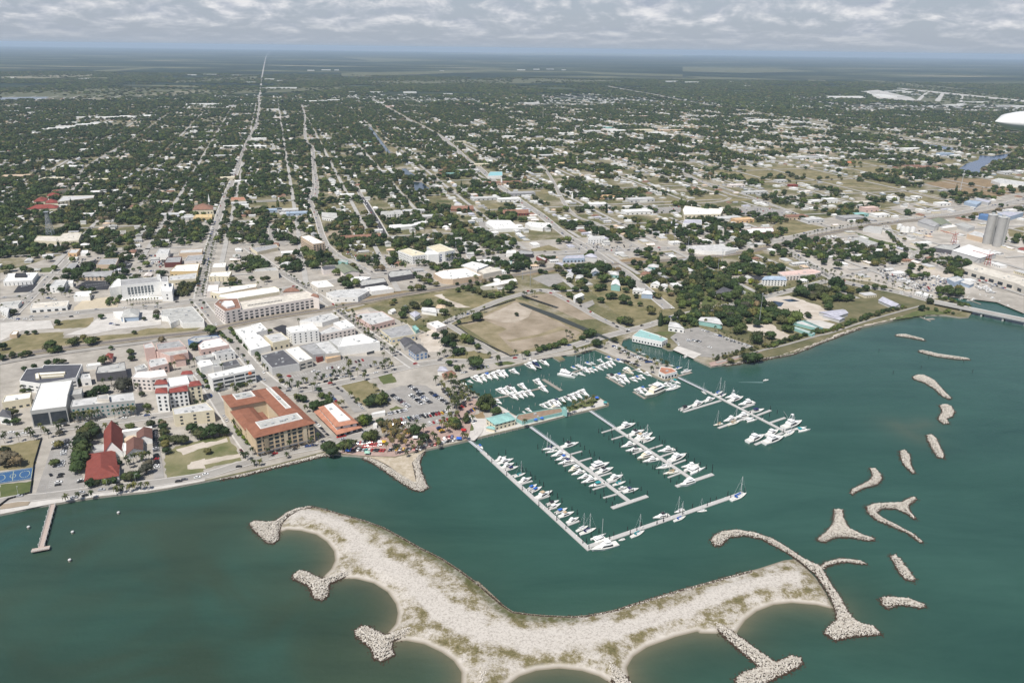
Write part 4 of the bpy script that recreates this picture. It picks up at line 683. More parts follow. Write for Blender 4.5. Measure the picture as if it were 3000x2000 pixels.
b('shop_row', 'aqua walled little office beside the angled street', 'building', "U:975,1062 1000,1048 1075,1055 1068,1075", 5, 'A', 'E', 'flat', None, 0)
b('town_house', 'cream hipped house in a garden between two angled streets', 'house', "U:395,1105 425,1075 530,1070 545,1095", 5, 'C', 'L', 'hip', W1)
b('town_house', 'white gabled church house among trees on the straight street', 'house', "U:815,620 825,600 960,598 965,640", 7, 'W', 'E', 'gable', W1)
b('school_hall', 'white two storey school with arched ground floor by the dark new road', 'school', "U:1395,600 1400,572 1600,562 1610,590", 8, 'W', 'E', 'flat', (2, 5, 2, 1.8, 1, 3.6), 1)
b('school_hall', 'string of white flat classroom roofs by the dark new road', 'school', "U:1470,740 1480,705 1700,690 1850,655 1858,680 1700,715", 5, 'W', 'W', 'flat', None, 3)
b('motel', 'low clay roofed motel behind the shaded car park', 'motel', "U:985,838 1000,815 1400,795 1410,812", 4, 'T', 'N', 'gable', None, 0)
# --- front town blocks
b('shop_row', 'bright white flat roof at the top of the palm lined street', 'shop', "B:735,1240 915,1200 1000,1300 812,1328", 6.5, 'W', 'W', 'flat', None, 4)
b('shop_row', 'white roof with grey vents and a brown porch by the dark lot', 'shop', "B:920,1192 1030,1160 1110,1240 985,1272", 6.5, 'W', 'W', 'flat', None, 4)
b('shop_row', 'bright white flat roof with grey patches on the palm street corner', 'shop', "B:815,1328 1015,1298 1150,1420 920,1478", 6.5, 'W', 'W', 'flat', None, 5)
b('theatre', 'cream stepped block between white roofs and the tall white hotel', 'building', "B:1075,1305 1268,1270 1362,1352 1172,1392", 8.5, 'C', 'L', 'flat', (1, 5, 2, 2.4, 1), 4)
b('hotel', 'tall white five storey hotel with rows of small windows', 'hotel', "B:1325,1218 1625,1165 1702,1240 1392,1276", 14.5, 'W', 'W', 'flat', (4, 5, 1.5, 1.4, 2.6, 3.0), 4)
b('shop_row', 'taller white box behind the pink trimmed two storey row', 'shop', "B:1868,1162 2010,1125 2115,1198 1965,1232", 9, 'W', 'W', 'flat', None, 3)
b('shop_row', 'two storey cream row with a pink cornice along the palm street', 'shop', "B:1705,1268 1855,1200 1960,1238 2112,1205 2118,1222 1725,1300", 8, 'Q', 'L', 'flat', W2, 2)
b('shop_row', 'low block with many grey vents behind the white hotel', 'shop', "B:1480,1140 1660,1085 1850,1050 1930,1100 1740,1160", 5, 'W', 'L', 'flat', None, 9)
r, w = b('market_hall', 'big square hall with a nearly black weathered roof and pale mural', 'building', "E:745,322 978,262 1140,402 860,448", 8, 'L', 'D', 'flat', None, 6)
c_ = r['_c']; a_ = P(*vp('E', '985,440')[0], ZG+5); e_ = P(*vp('E', '1135,412')[0], ZG+5); d_ = e_-a_
put('mural', cube(mat('mural_blue', (.33, .48, .60), .7, .3, .3)), r, ((a_.x+e_.x)/2-c_[0]-.2, (a_.y+e_.y)/2-c_[1]-.7, 4.2), math.atan2(d_.y, d_.x), (d_.length, .3, 4.6))
b('office_building', 'white roofed two storey block beside the nearly black roof', 'building', "E:990,258 1128,226 1276,352 1140,388", 9, 'Z', 'W', 'flat', (2, 6, 5, 1.6, 1.2, 3.8), 3, side='front')
b('shop_row', 'dark grey flat roof between the white block and the pale grey roof', 'shop', "E:1140,222 1290,190 1415,300 1285,312", 7.5, 'G', 'G', 'flat', None, 2)
b('shop_row', 'pale grey flat roof beside the large plain white hall', 'shop', "E:1292,190 1440,170 1560,290 1405,308", 7.5, 'E', 'L', 'flat', None, 2)
b('restaurant', 'low shop with a peach coloured flat roof on the big car park', 'shop', "E:1400,338 1540,292 1560,325 1420,358", 4.5, 'T', 'H', 'flat', None, 0)
b('restaurant', 'small dark red shop in the corner of the big car park', 'shop', "E:1290,312 1340,295 1378,330 1322,348", 5, 'R', 'M', 'flat', None, 1)
r, w = b('department_store', 'large plain white hall facing the big car park', 'building', "E:1532,235 1582,136 1775,100 1962,182", 10, 'W', 'W', 'flat', None, 4); vol(r, mp("E:1440,160 1560,130 1632,190 1540,240"), 9, 'E', 'L', names=('annex_wall', 'annex_roof'))
a_ = P(*vp('E', '1830,298')[0], ZG+2); e_ = P(*vp('E', '1905,280')[0], ZG+2); put('shop_window', cube(glass), r, ((a_.x+e_.x)/2-r['_c'][0], (a_.y+e_.y)/2-r['_c'][1]-.3, 2.2), math.atan2((e_-a_).y, (e_-a_).x), ((e_-a_).length, .6, 2.6))
def sun_office():
    w0 = ccw([P(a, c, ZG+14) for a, c in mp("E:203,512 650,411 688,462 250,556")]); r = start('office_building', 'white three storey office with dark window bands and an orange sun emblem', 'office', w0); w = vol(r, w0, 14, 'W', 'W')
    windows(r, w, 3, 9, -1.2, 1.9, 2.6, 3.9, glass, 'front', 'window_band', 24); units(r, w, 14, 5)
    # the round emblem on the blank end of the front
    c = r['_c']; p = P(*vp('E', '644,508')[0], ZG+11.6); v = []; f = []; d = (w[1]-w[0]).normalized(); 
    best = max(range(4), key=lambda i: ((w[(i+1) % 4]-w[i]).length if Vector(((w[(i+1) % 4]-w[i]).y, -(w[(i+1) % 4]-w[i]).x)).dot(-Vector(w[i][:2])) > 0 else 0)); d = (w[(best+1) % 4]-w[best]).normalized(); nn = Vector((d.y, -d.x, 0)); q = w[best]+d*((p-w[best]).dot(d))
    q = Vector((q.x-c[0], q.y-c[1], 11.6)); tube(q-nn*.1, q+nn*.25, 1.7, 1.7, 20, v, f); put('sun_emblem', mesh('sun_emblem', v, f, mat('emblem_orange', (.72, .16, .05), .6, .2, .8)), r)
sun_office()
b('shop_row', 'small bright white flat block behind the sun emblem office', 'shop', "E:95,398 118,370 228,365 262,412 132,442", 8, 'W', 'W', 'flat', None, 1)
b('shop_row', 'nearly black flat roof behind the sun emblem office', 'shop', "E:338,398 500,360 532,406 368,442", 8, 'G', 'D', 'flat', None, 3)
b('shop_row', 'light grey roof strip between the white block and black roof', 'shop', "E:250,372 330,355 350,430 262,440", 7, 'L', 'E', 'flat', None, 2)
b('shop_row', 'pink walled shop with a white stepped roof on the palm street', 'shop', "E:105,218 160,170 332,140 422,212 135,262", 9, 'P', 'W', 'flat', (1, 5, 1.6, 1.8, 4), 4)
b('shop_row', 'white two storey shop with a grey roof and arched windows', 'shop', "E:245,292 440,245 482,278 292,314", 8, 'W', 'G', 'flat', (2, 5, 1.4, 1.8, 1, 3.6), 2)
b('shop_row', 'low grey roofed shop in front of the pink walled shop', 'shop', "E:75,335 243,302 268,332 92,372", 6, 'L', 'E', 'flat', None, 2)
b('shop_row', 'blue edged grey roof by the railway crossing', 'shop', "E:0,160 70,130 300,115 330,138 165,165 95,190", 6, 'B', 'E', 'flat', None, 3)
r, w = b('theatre', 'tall blush theatre with a grey stage roof beside the tracks', 'theatre', "A:1790,1402 2060,1360 2132,1432 1812,1474", 12, 'P', 'G', 'flat', None, 3); vol(r, mp("A:1645,1412 1745,1385 1778,1442 1662,1458"), 14, 'P', 'L', names=('tower_wall', 'tower_roof')); vol(r, mp("D:1095,70 1110,55 1320,45 1330,80 1200,105"), 9, 'P', 'E', names=('foyer_wall', 'foyer_roof'))
b('shop_row', 'tan shop row with arched windows below the blush theatre', 'shop', "D:1045,155 1055,128 1170,112 1190,158 1062,188", 9, 'P', 'L', 'flat', W2, 3)
b('shop_row', 'small white block with a grey roof below the theatre', 'shop', "D:950,185 1018,160 1042,186 965,208", 9, 'W', 'E', 'flat', W2, 2)
b('shop_row', 'shop with a small orange tiled roof below the theatre', 'shop', "D:1225,100 1295,88 1310,120 1240,130", 8, 'P', 'N', 'hip', None, 0)
r, w = b('parking_garage', 'square garage with a dark rooftop deck and a white ramp', 'garage', "D:138,280 190,195 300,185 312,168 582,163 540,258 290,302", 10, 'W', mat('deck_asphalt', (.075, .078, .092), .9, .2, .1), 'flat', (2, 7, 5, 1.3, 2, 3.4), 0)
for s_ in ("D:275,222 460,212 460,222 280,236", "D:290,245 450,234 452,240 292,252", "D:248,228 272,222 278,258 252,262"): vol(r, mp(s_), 11.6, 'C', 'W', z0=10, names=('ramp_wall', 'ramp_roof'), par_h=.1)
def library():
    w0 = ccw([P(a, c, ZG+15.5) for a, c in mp("D:213,494 286,296 512,274 480,380 468,462")]); r = start('city_library', 'big hall with a broad white roof and dark glazed front', 'building', w0); w = vol(r, w0, 15.5, 'E', 'W'); windows(r, w, 1, 10, -1.5, 11, 1.5, 4, glass, 'front', 'window_wall', 2)
    vol(r, mp("D:475,384 490,348 582,330 576,372"), 12, 'E', 'E', names=('annex_wall', 'annex_roof'))
library()
r, w = b('office_building', 'grey office with rows of turquoise windows beside the broad white roof', 'office', "D:498,466 512,416 690,392 942,362 952,418 700,442", 13, 'E', 'L', 'flat', (3, 3.6, 1.5, 1.5, 2, 3.6), 4, wm=mat('teal_glass', (.02, .13, .14), .2, .2, .5))
vol(r, mp("D:684,408 692,384 766,374 772,412"), 16, 'Z', 'E', names=('core_wall', 'core_roof'))
b('clubhouse', 'cream square house with a roof skylight at the frame edge', 'building', "D:14,434 36,386 222,362 212,402", 8, 'C', 'W', 'flat', W1, 1)
b('town_house', 'grey hip roofed house with white porches in dark trees', 'house', "D:-10,520 20,478 72,490 75,535", 8, 'W', 'D', 'hip', W1)
b('office_building', 'pair of grey flat offices with black fronts behind the park trees', 'office', "D:675,228 690,180 768,166 882,146 892,208 775,222", 8.5, 'D', 'E', 'flat', None, 4)
b('small_office', 'small white shop with a flat grey roof beside the garage', 'shop', "D:570,268 582,236 632,230 642,262", 7, 'W', 'L', 'flat', W1, 1); b('small_office', 'narrow white single storey shed by a round tree', 'shop', "D:610,178 618,162 706,150 712,166", 4, 'W', 'W', 'flat', None, 0)
b('small_office', 'red tiled cottage roof beside the tracks and a round tree', 'house', "D:745,100 765,80 800,85 790,120", 5, 'P', 'R', 'hip', None, 0)
def med():
    w0 = ccw([P(a, c, ZG+16) for a, c in mp("D:1190,362 1200,332 1318,308 1325,346")]); r = start('apartment_block', 'white arcaded apartment block with red tiled towers', 'apartment block', w0); w = vol(r, w0, 16, 'W', 'R', 'hip', rise=2)
    w2 = vol(r, mp("D:1098,362 1104,330 1176,324 1182,360"), 19, 'W', 'R', 'hip', names=('tower_wall', 'tower_roof')); w3 = vol(r, mp("D:1335,318 1340,285 1405,275 1422,305"), 17, 'C', 'R', 'hip', names=('tower_wall', 'tower_roof'))
    vol(r, mp("D:1180,325 1188,262 1322,246 1340,300"), 16.6, 'W', 'W', names=('block_wall', 'block_roof')); vol(r, mp("D:1092,302 1108,272 1172,270 1182,296"), 20, 'W', 'R', 'hip', names=('tower_wall', 'tower_roof')); vol(r, mp("D:1280,232 1290,210 1350,205 1362,226"), 19, 'W', 'R', 'hip', names=('tower_wall', 'tower_roof'))
    for q, n in ((w, 40), (w2, 16), (w3, 30)): windows(r, q, 4, 3.6, 1.9, 2.2, 1.6, 3.8, glass, None, 'window', n)
    w4 = vol(r, mp("D:930,255 962,220 1160,200 1182,245 1062,262"), 13, 'Q', 'W', names=('rear_wall', 'rear_roof')); windows(r, w4, 3, 4.5, 2.2, 1.6, 1.8, 3.8, glass, None, 'window', 30)
med()
b('office_building', 'cream four storey block with few windows beside the vacant lot', 'office', "z:510,1216 504,1198 604,1179 627,1202", 11, 'C', 'L', 'flat', (3, 9, 2.2, 1.6, 1.5, 3.2), 4)
def condo():
    H = 18; Q = [P(a, c, ZG+H) for a, c in mp("E:690,1146 358,728 898,634 1286,1000")]; r = start('condominium', 'large terracotta roofed courtyard block with arched balconies on the seafront', 'apartment block', Q); c = r['_c']
    B = lambda s, t: (Q[0]*(1-s)+Q[3]*s)*(1-t)+(Q[1]*(1-s)+Q[2]*s)*t      # s along the front, t away from the water
    def bar(s0, s1, t0, t1, h, wall, nm, over=.018, flat=True, lim=60, rows=5):
        q = [B(s0, t0), B(s1, t0), B(s1, t1), B(s0, t1)]; p = [(x.x-c[0], x.y-c[1]) for x in q]
        v = [(*a, -.4) for a in p]+[(*a, h) for a in p]; put(nm+'wall', mesh('wall', v, [(i, (i+1) % 4, (i+1) % 4+4, i+4) for i in range(4)], wall), r)
        e = inset(p, -1.3); k = inset(p, 6.6 if flat else 4.2); rz = h+2.3; g = [(i, (i+1) % 4, (i+1) % 4+4, i+4) for i in range(4)]
        put(nm+'tiled_roof', mesh('roof', [(*a, h-.35) for a in e]+[(*a, rz) for a in k]+[(*a, h-.6) for a in e], g+[((i+1) % 4, i, i+8, (i+1) % 4+8) for i in range(4)], tile), r)
        if flat:
            a = inset(p, 6.4); b2 = inset(p, 6.9); v = []; f = []
            for m_, n_ in zip(a, b2): v += [(*m_, rz-.3), (*m_, rz+.5), (*n_, rz+.5), (*n_, rz-.8)]
            for i in range(4): j = (i+1) % 4; f += [(4*i, 4*j, 4*j+1, 4*i+1), (4*i+1, 4*j+1, 4*j+2, 4*i+2), (4*i+2, 4*j+2, 4*j+3, 4*i+3)]
            put(nm+'parapet', mesh('parapet', v, f, cm('W')), r); put(nm+'flat_roof', mesh('flat_roof', [(*m_, rz-.75) for m_ in b2], [(0, 1, 2, 3)], cm('E', True)), r)
            units(r, [Vector((m_[0]+c[0], m_[1]+c[1], 0)) for m_ in b2], rz-.7, 9)
        else:
            put(nm+'tiled_roof', mesh('roof', [(*a, rz) for a in k], [(0, 1, 2, 3)], tile), r)
        windows(r, q, rows, 4.7, 3.2, 2.3, 1.0, 3.5, glass, None, 'balcony_opening', lim); return q
    tile = mat('terracotta_tiles', (.185, .078, .048), .85, 0, .22, col2=(.27, .118, .074)); wa = mat('ochre_wall', (.58, .45, .30), .8, .15, .12); wb = mat('cream_render', (.60, .50, .36), .8, .1, .1)
    bar(0, 1, 0, .29, H, wa, '', lim=55); bar(.63, 1, .292, 1, H, wb, 'side_', lim=0); bar(.0, .628, .72, 1, H, wb, 'rear_', lim=0); bar(0, .36, .292, .718, 13.5, wa, 'low_', flat=False, lim=22, rows=3); bar(.362, .46, .295, .60, 12, wb, 'court_', flat=False, lim=0)
    windows(r, [B(0, 0), B(1, 0)], 5, 14, 3.2, 16.4, .4, 0, wb, None, 'bay', 6, .5)
    for k in range(7): q = B(.06+.14*k, -.012); put('awning', cube(cm('D')), r, (q.x-c[0], q.y-c[1], 3.4), math.atan2((Q[3]-Q[0]).y, (Q[3]-Q[0]).x), (6, 2.4, .25))
    put('courtyard_pool', mesh('courtyard_pool', [(B(s, t).x-c[0], B(s, t).y-c[1], .4) for s, t in ((.45, .32), (.66, .32), (.66, .75), (.45, .75))], [(0, 1, 2, 3)], MATS['pale_concrete']), r)
    occupy(Q, 3)
condo()
def orange_restaurant():
    w0 = ccw([P(a, c, ZG+4.5) for a, c in mp("E:1285,885 1462,800 1785,1046 1522,1122")]); r = start('market_building', 'white pavilion with two tiers of bright orange tiles round a white roof', 'building', w0); c = r['_c']
    vol(r, inset_w(w0, 3.2), 4.5, 'W', 'W', par_h=.1, names=('lower_wall', 'deck')); ring(r, w0, 4.1, 5.9, 5.5, cm('O', True), 'lower_tiles')
    w2 = ccw([P(a, c_, ZG+9) for a, c_ in mp("E:1330,842 1505,788 1742,1000 1510,1044")]); vol(r, inset_w(w2, 1.2), 9, 'W', 'W', par_h=.1, z0=4.3, names=('upper_wall', 'upper_deck')); ring(r, w2, 8.7, 10.4, 5, cm('O', True), 'upper_tiles')
    w3 = [Vector((*p, 0)) for p in inset([(q.x, q.y) for q in w2], 4.6)]; vol(r, w3, 10.4, 'W', 'W', z0=9, names=('roof_wall', 'flat_roof')); units(r, w3, 10.4, 2); occupy(w0, 3)
    windows(r, inset_w(w0, 3.2), 1, 4.5, 3, 3, .5, 3, glass, None, 'shopfront', 50); windows(r, inset_w(w2, 1.2), 1, 7, 2, 2, 6, 3, glass, None, 'window', 20)
def inset_w(w, d): return [Vector((*p, 0)) for p in inset([(q.x, q.y) for q in w], d)]
def ring(r, w, z0, z1, d, m, name):
    c = r['_c']; p = [(q.x-c[0], q.y-c[1]) for q in w]; k = inset(p, d); n = len(p); v = [(*a, z0) for a in p]+[(*a, z1) for a in k]+[(*a, z0-.25) for a in p]+[(*a, z1-.5) for a in k]
    f = [(i, (i+1) % n, (i+1) % n+n, i+n) for i in range(n)]+[((i+1) % n, i, i+2*n, (i+1) % n+2*n) for i in range(n)]+[((i+1) % n+2*n, i+2*n, i+3*n, (i+1) % n+3*n) for i in range(n)]
    put(name, mesh(name, v, f, m), r)
orange_restaurant()
def church():
    w0 = ccw([P(a, c, ZG+6) for a, c in mp("D:735,772 735,622 862,612 862,765")]); r = start('church', 'church with a steep red roof joined to a broad red hipped hall', 'church', w0); red = mat('red_shingles', (.165, .042, .033), .85, 0, .3, col2=(.225, .062, .048)); brn = mat('brown_shingles', (.15, .078, .062), .85, .12, .2)
    vol(r, w0, 5, 'W', red, 'gable', rise=9); vol(r, mp("D:600,985 622,795 808,765 838,945"), 5, 'W', red, 'hip', rise=4, names=('hall_wall', 'hall_roof')); vol(r, mp("D:720,905 735,870 840,872 838,942"), 5.2, 'W', red, 'hip', rise=2.5, names=('wing_wall', 'wing_roof'))
    vol(r, mp("D:893,798 893,706 1008,690 1006,762"), 5, 'W', brn, 'gable', rise=3.5, names=('school_wall', 'school_roof')); vol(r, mp("D:966,690 968,640 1070,612 1074,682"), 5, 'W', brn, 'gable', rise=3, names=('school_wall', 'school_roof'))
    vol(r, mp("D:636,780 650,738 735,730 735,772"), 4, 'L', 'E', names=('porch_wall', 'porch_roof')); vol(r, mp("D:862,640 864,625 1072,598 1076,608"), 5.5, 'W', 'W', names=('loggia_wall', 'loggia_roof'), par_h=.1); vol(r, mp("D:820,775 862,765 870,720 892,722 892,775"), 4.5, 'W', 'W', names=('link_wall', 'link_roof'))
    q = P(*vp('D', '925,690')[0], ZG+4); v = []; f = []; tube((q.x-r['_c'][0], q.y-r['_c'][1], 0), (q.x-r['_c'][0], q.y-r['_c'][1], 5), 5, 5, 16, v, f); put('drum', mesh('drum', v, f, cm('T')), r)
church()
# --- east of the palm street, behind the basin
r, w = b('office_building', 'white office pair with blue glass bays and cream roofs', 'office', "C:652,334 772,304 998,374 815,398", 13, 'W', 'C', 'flat', (3, 4, 1.3, 1.4, 2.4, 3.6), 2); w2 = vol(r, mp("C:980,290 1132,255 1302,324 1190,346 1100,352"), 15, 'W', 'C', names=('wing_wall', 'wing_roof')); vol(r, mp("C:955,362 985,332 1120,352 1120,372 1000,380"), 13.5, 'W', 'W', names=('link_wall', 'link_roof')); windows(r, w2, 3, 8, 2.4, 2, 2, 3.8, blueglass, None, 'blue_window', 18)
b('warehouse', 'grey roofed depot with a dark open front below the white office pair', 'warehouse', "C:535,602 560,572 790,550 828,600 562,642", 7, 'D', 'E', 'flat', None, 2)
b('supermarket', 'broad bright white roof with vents beside the bushes and rails', 'shop', "C:1058,592 1172,556 1432,530 1622,618 1282,662 1160,655", 7, 'T', 'W', 'flat', None, 10)
b('supermarket', 'white arched store front at the road junction', 'shop', "C:1378,500 1502,458 1690,500 1562,552", 8, 'W', 'W', 'flat', None, 2)
b('warehouse', 'flat tan roofed warehouse with stained roof by the rails', 'warehouse', "C:1572,562 1702,512 1842,560 1632,602", 7, 'Z', 'Z', 'flat', None, 1)
b('small_office', 'tiny aqua walled box beside the tan warehouse', 'building', "C:1870,482 1890,455 1960,455 1950,492", 5, 'A', 'L', 'flat', None, 0)
b('fuel_canopy', 'dark fronted canopy roof on the highway', 'canopy', "C:2012,350 2062,325 2206,345 2200,372 2042,376", 6, 'K', 'G', 'flat', None, 0); b('shop_row', 'white shop beside the dark fronted canopy', 'shop', "C:1890,362 1902,330 2000,325 2006,360", 6, 'W', 'W', 'flat', None, 1)
b('shop_row', 'red fronted shop on the highway near the cypress hedge', 'shop', "V:575,1015 610,1000 680,1040 660,1055", 5, 'R', 'L', 'flat', None, 1)
b('warehouse', 'long low white sheds beside the electric yard', 'warehouse', "C:1596,745 1770,690 2000,650 2022,682 1782,735", 5, 'Z', 'W', 'gable' if False else 'flat', None, 2)
b('shop_row', 'pale roofed store with blue and pink fronts on the palm street', 'shop', "C:162,1078 210,1052 470,1030 612,1122 340,1192", 6.5, 'P', 'L', 'flat', W1, 10)
b('shop_row', 'dark grey roofed store with blue awnings on the palm street', 'shop', "C:445,1242 762,1170 852,1292 572,1342", 7, 'C', 'G', 'flat', (1, 5, 2.6, 1.6, 3), 5, wm=cm('B'))
b('restaurant', 'charcoal gabled pub with a blue front near the basin', 'restaurant', "C:770,1448 905,1402 992,1482 852,1512", 8, 'L', 'D', 'gable', (2, 4, 2.4, 2.2, .6, 3.6), 0, rise=3, wm=cm('B')); b('restaurant', 'smaller charcoal gabled house just behind the blue fronted pub', 'restaurant', "C:672,1355 785,1332 860,1390 722,1422", 6, 'L', 'D', 'gable', None, 0, rise=2.5)
b('restaurant', 'white roofed diner with a red awning by the track lot', 'restaurant', "C:980,1165 1102,1136 1212,1190 1092,1228", 5, 'Q', 'W', 'flat', None, 3); b('small_office', 'green tarpaulin roof beside the red awning diner', 'canopy', "C:815,1200 850,1190 895,1235 860,1250", 3.5, 'A', 'A', 'flat', None, 0)
for s_, h_, wl, rf, lb in (("C:1088,985 1102,950 1190,955 1192,992", 7, 'W', 'T', 'tall white house with a tan hip roof near the field'), ("C:922,1015 942,995 1062,985 1092,1042", 4.5, 'W', 'L', 'white bungalow with a pale gable beside the tall tan roofed house'), ("C:785,1048 850,1020 906,1050 842,1092", 5, 'W', 'V', 'white two storey cottage with a blue grey hip roof'), ("C:690,988 722,960 766,980 732,1002", 4, 'L', 'V', 'grey gabled cottage under dark trees'), ("C:535,1022 580,998 626,1016 580,1034", 3.5, 'W', 'W', 'white canopy roof on the sandy yard')):
    b('cottage', lb, 'house', s_, h_, wl, rf, 'hip' if 'hip' in lb else 'gable', None)
r, w = b('harbour_house', 'yellow walled house with an aqua hip roof at the quay', 'restaurant', "M:490,1075 590,1148 822,1085 740,1010", 6, 'C', 'A', 'hip', (2, 4, 1.6, 1.6, .9, 3.4), 0, rise=2.2); vol(r, mp("M:490,1180 520,1165 580,1170 585,1200"), 3.2, 'C', 'A', 'hip', names=('porch_wall', 'porch_roof'))
r, w = b('quay_restaurant', 'long thatch brown roof restaurant with aqua walls along the quay', 'restaurant', "M:828,1085 850,1040 1150,985 1350,958 1372,1012 1100,1072 905,1122", 2.7, 'A', mat('thatch_brown', (.25, .18, .13), .95, .2, .3), 'flat', None, 2); vol(r, mp("M:1358,975 1370,950 1418,958 1418,985"), 6, 'A', 'A', names=('end_wall', 'end_roof'))
b('clubhouse', 'aqua roofed fish house on posts over the narrow channel', 'restaurant', "N:208,135 300,62 480,120 612,170 548,205", 6, 'W', mat('aqua_metal', (.28, .46, .44), .5, .1, .2), 'flat', (1, 3.5, 1.8, 1.8, .8), 2); b('museum', 'white porch house with a grey hip roof beside the trailer park', 'building', "N:622,20 640,-30 740,-10 800,45", 6, 'W', 'L', 'hip', W1)
b('clubhouse', 'orange roofed white clubhouse on the basin mole', 'restaurant', "N:510,545 532,490 660,505 722,545 580,580", 5, 'W', 'O', 'flat', (1, 4, 2.4, 2.2, .6), 1)
b('pavilion', 'dark brown thatched hut roof beside the shore car park', 'pavilion', "M:0,600 -20,565 90,525 140,560", 4, 'T', 'N', 'hip', None, 0); b('cottage', 'pale blue grey roofed bait shop at the basin corner', 'shop', "M:-70,530 -40,480 20,485 45,530", 5, 'W', 'V', 'hip', None, 0)
b('restroom', 'tiny white kiosk in the corner of the packed car park', 'kiosk', "X:640,430 650,405 690,405 690,430", 3, 'W', 'L', 'flat', None, 0); b('covered_walk', 'white canopy strip at the edge of the grass plot', 'canopy', "X:620,290 625,270 795,235 800,262", 3, 'W', 'W', 'flat', None, 0)
# --- the park side and the port
b('inn', 'white inn with a bright blue hip roof', 'hotel', "G:1040,757 1082,712 1342,718 1366,762", 9, 'W', 'S', 'hip', (3, 4, 1.6, 1.6, 1, 2.8), 0, rise=3)
b('motel', 'long motel with a salmon trimmed roof beside the blue roofed inn', 'motel', "G:1248,662 1690,620 1822,655 1742,686 1322,712", 7, 'Q', 'P', 'flat', (2, 5, 2.6, 1.8, .6, 3), 4)
b('funeral_home', 'charcoal hip roofed house on a black parking lot', 'house', "G:412,925 540,850 712,920 565,965", 5, 'W', 'D', 'hip', None, 0, rise=3); b('hangar', 'grey metal gabled hall with aqua walls near the trailer park', 'building', "G:205,1290 280,1250 430,1250 520,1345", 6, 'A', 'L', 'gable', None, 0, rise=2)
b('supermarket', 'white flat complex with a grey courtyard roof by the rails', 'shop', "G:70,352 125,318 520,298 702,360 562,392 282,382", 6, 'W', 'L', 'flat', None, 5)
b('shop_row', 'strip mall with red fronts and a pale roof at the junction', 'shop', "G:712,134 920,82 1190,80 1202,132 862,156", 6, 'R', 'W', 'flat', (1, 6, 3, 2.2, .5), 4)
for s_, lb in (("G:1792,1182 2100,1146 2172,1192 1990,1252", "larger lavender grey pavilion roof on the pink plaza"), ("G:1846,1225 1940,1205 2130,1262 2060,1285", "smaller lavender grey pavilion roof crossing the larger one")): b('pavilion', lb, 'pavilion', s_, 5 if 'larger l' in lb else 4.2, 'L', 'V', 'gable', None, 0, rise=1.2)
for s_, lb in (("G:1452,1322 1562,1300 1770,1385 1755,1400", "upper aqua edged court shelter strip"), ("G:1450,1390 1480,1380 1740,1462 1700,1478", "lower aqua edged court shelter strip"), ("G:1570,1300 1600,1292 1840,1395 1815,1405", "dark court shelter strip nearest the plaza")): b('shelter', lb, 'shelter', s_, 3.2, 'A', 'L' if 'dark' not in lb else 'D', 'flat', None, 0)
b('park_shed', 'long lavender roofed shed beside the mangrove hedge', 'shed', "H:258,1320 335,1300 500,1378 418,1392", 4, 'L', 'V', 'gable', None, 0)
b('warehouse', 'huge port warehouse with a pale roof and brown eaves', 'warehouse', "H:1112,990 1222,955 1760,1105 1760,1195 1650,1148", 9, 'Z', 'Z', 'flat', (1, 14, 8, 4.5, .5), 8); b('warehouse', 'white tent roofed cold store below the twin silos', 'warehouse', "H:1008,812 1180,752 1462,842 1292,892", 9, 'L', 'W', 'hip', None, 0, rise=6); b('warehouse', 'grey lean-to joined to the tent roofed cold store', 'warehouse', "H:810,785 900,755 1090,765 1005,815", 7, 'D', 'E', 'flat', None, 2)
b('warehouse', 'gabled hall with a dark slate roof in the port', 'warehouse', "H:660,515 790,500 900,555 830,572", 9, 'L', 'G', 'gable', None, 0, rise=4); b('warehouse', 'dark roofed shed beside the gabled port hall', 'warehouse', "H:795,500 920,488 1005,545 882,560", 9, 'L', 'F', 'gable', None, 0, rise=3); b('warehouse', 'white flat annex in front of the dark roofed shed', 'warehouse', "H:872,578 1022,550 1062,572 920,592", 7, 'Z', 'W', 'flat', None, 1); b('warehouse', 'pale concrete warehouse right of the gabled port hall', 'warehouse', "H:1032,546 1122,530 1242,572 1172,592", 7, 'L', 'E', 'flat', None, 1); b('warehouse', 'grey shed with orange trim beside the silos', 'warehouse', "H:1162,650 1240,612 1345,640 1335,690", 8, 'T', 'L', 'flat', None, 2)
b('warehouse', 'bright blue flat warehouse behind the silos', 'warehouse', "H:1282,455 1300,440 1420,445 1400,475", 8, 'B', 'B', 'flat', None, 0); b('warehouse', 'blue grey long shed behind the silos', 'warehouse', "H:1470,440 1540,420 1740,430 1600,470", 8, 'S', 'V', 'flat', None, 0); b('boat_shed', 'pale blue boat shop on the little harbour', 'shop', "H:955,1100 1062,1078 1132,1112 1030,1142", 6, 'S', 'L', 'flat', None, 1); b('boat_shed', 'small hip roofed boat office beside the pale blue shop', 'shop', "H:1098,1135 1130,1115 1235,1145 1190,1165", 5, 'S', 'L', 'hip', None, 0)
b('warehouse', 'grey workshop roof by the curved siding', 'warehouse', "H:100,590 160,565 300,580 290,615", 6, 'L', 'E', 'flat', None, 1); b('warehouse', 'long grey boat storage roof left of the siding', 'warehouse', "H:-20,690 60,680 250,740 190,760", 6, 'L', 'E', 'flat', None, 2); b('motel', 'white and aqua mall by the lake shore', 'shop', "H:1408,100 1480,78 1760,120 1760,150 1500,132", 7, 'W', 'L', 'flat', None, 3); b('warehouse', 'pale blue metal shed on the highway near the mast', 'warehouse', "H:1130,320 1180,302 1310,320 1260,350", 6, 'S', 'S', 'flat', None, 1); b('warehouse', 'grey metal shed next to the pale blue shed', 'warehouse', "H:1225,292 1270,278 1410,310 1380,330", 6, 'L', 'V', 'flat', None, 1)
b('warehouse', 'red roofed house at the frame edge below the silos', 'house', "H:1680,800 1700,785 1760,790 1760,815", 5, 'W', 'R', 'hip', None, 0)
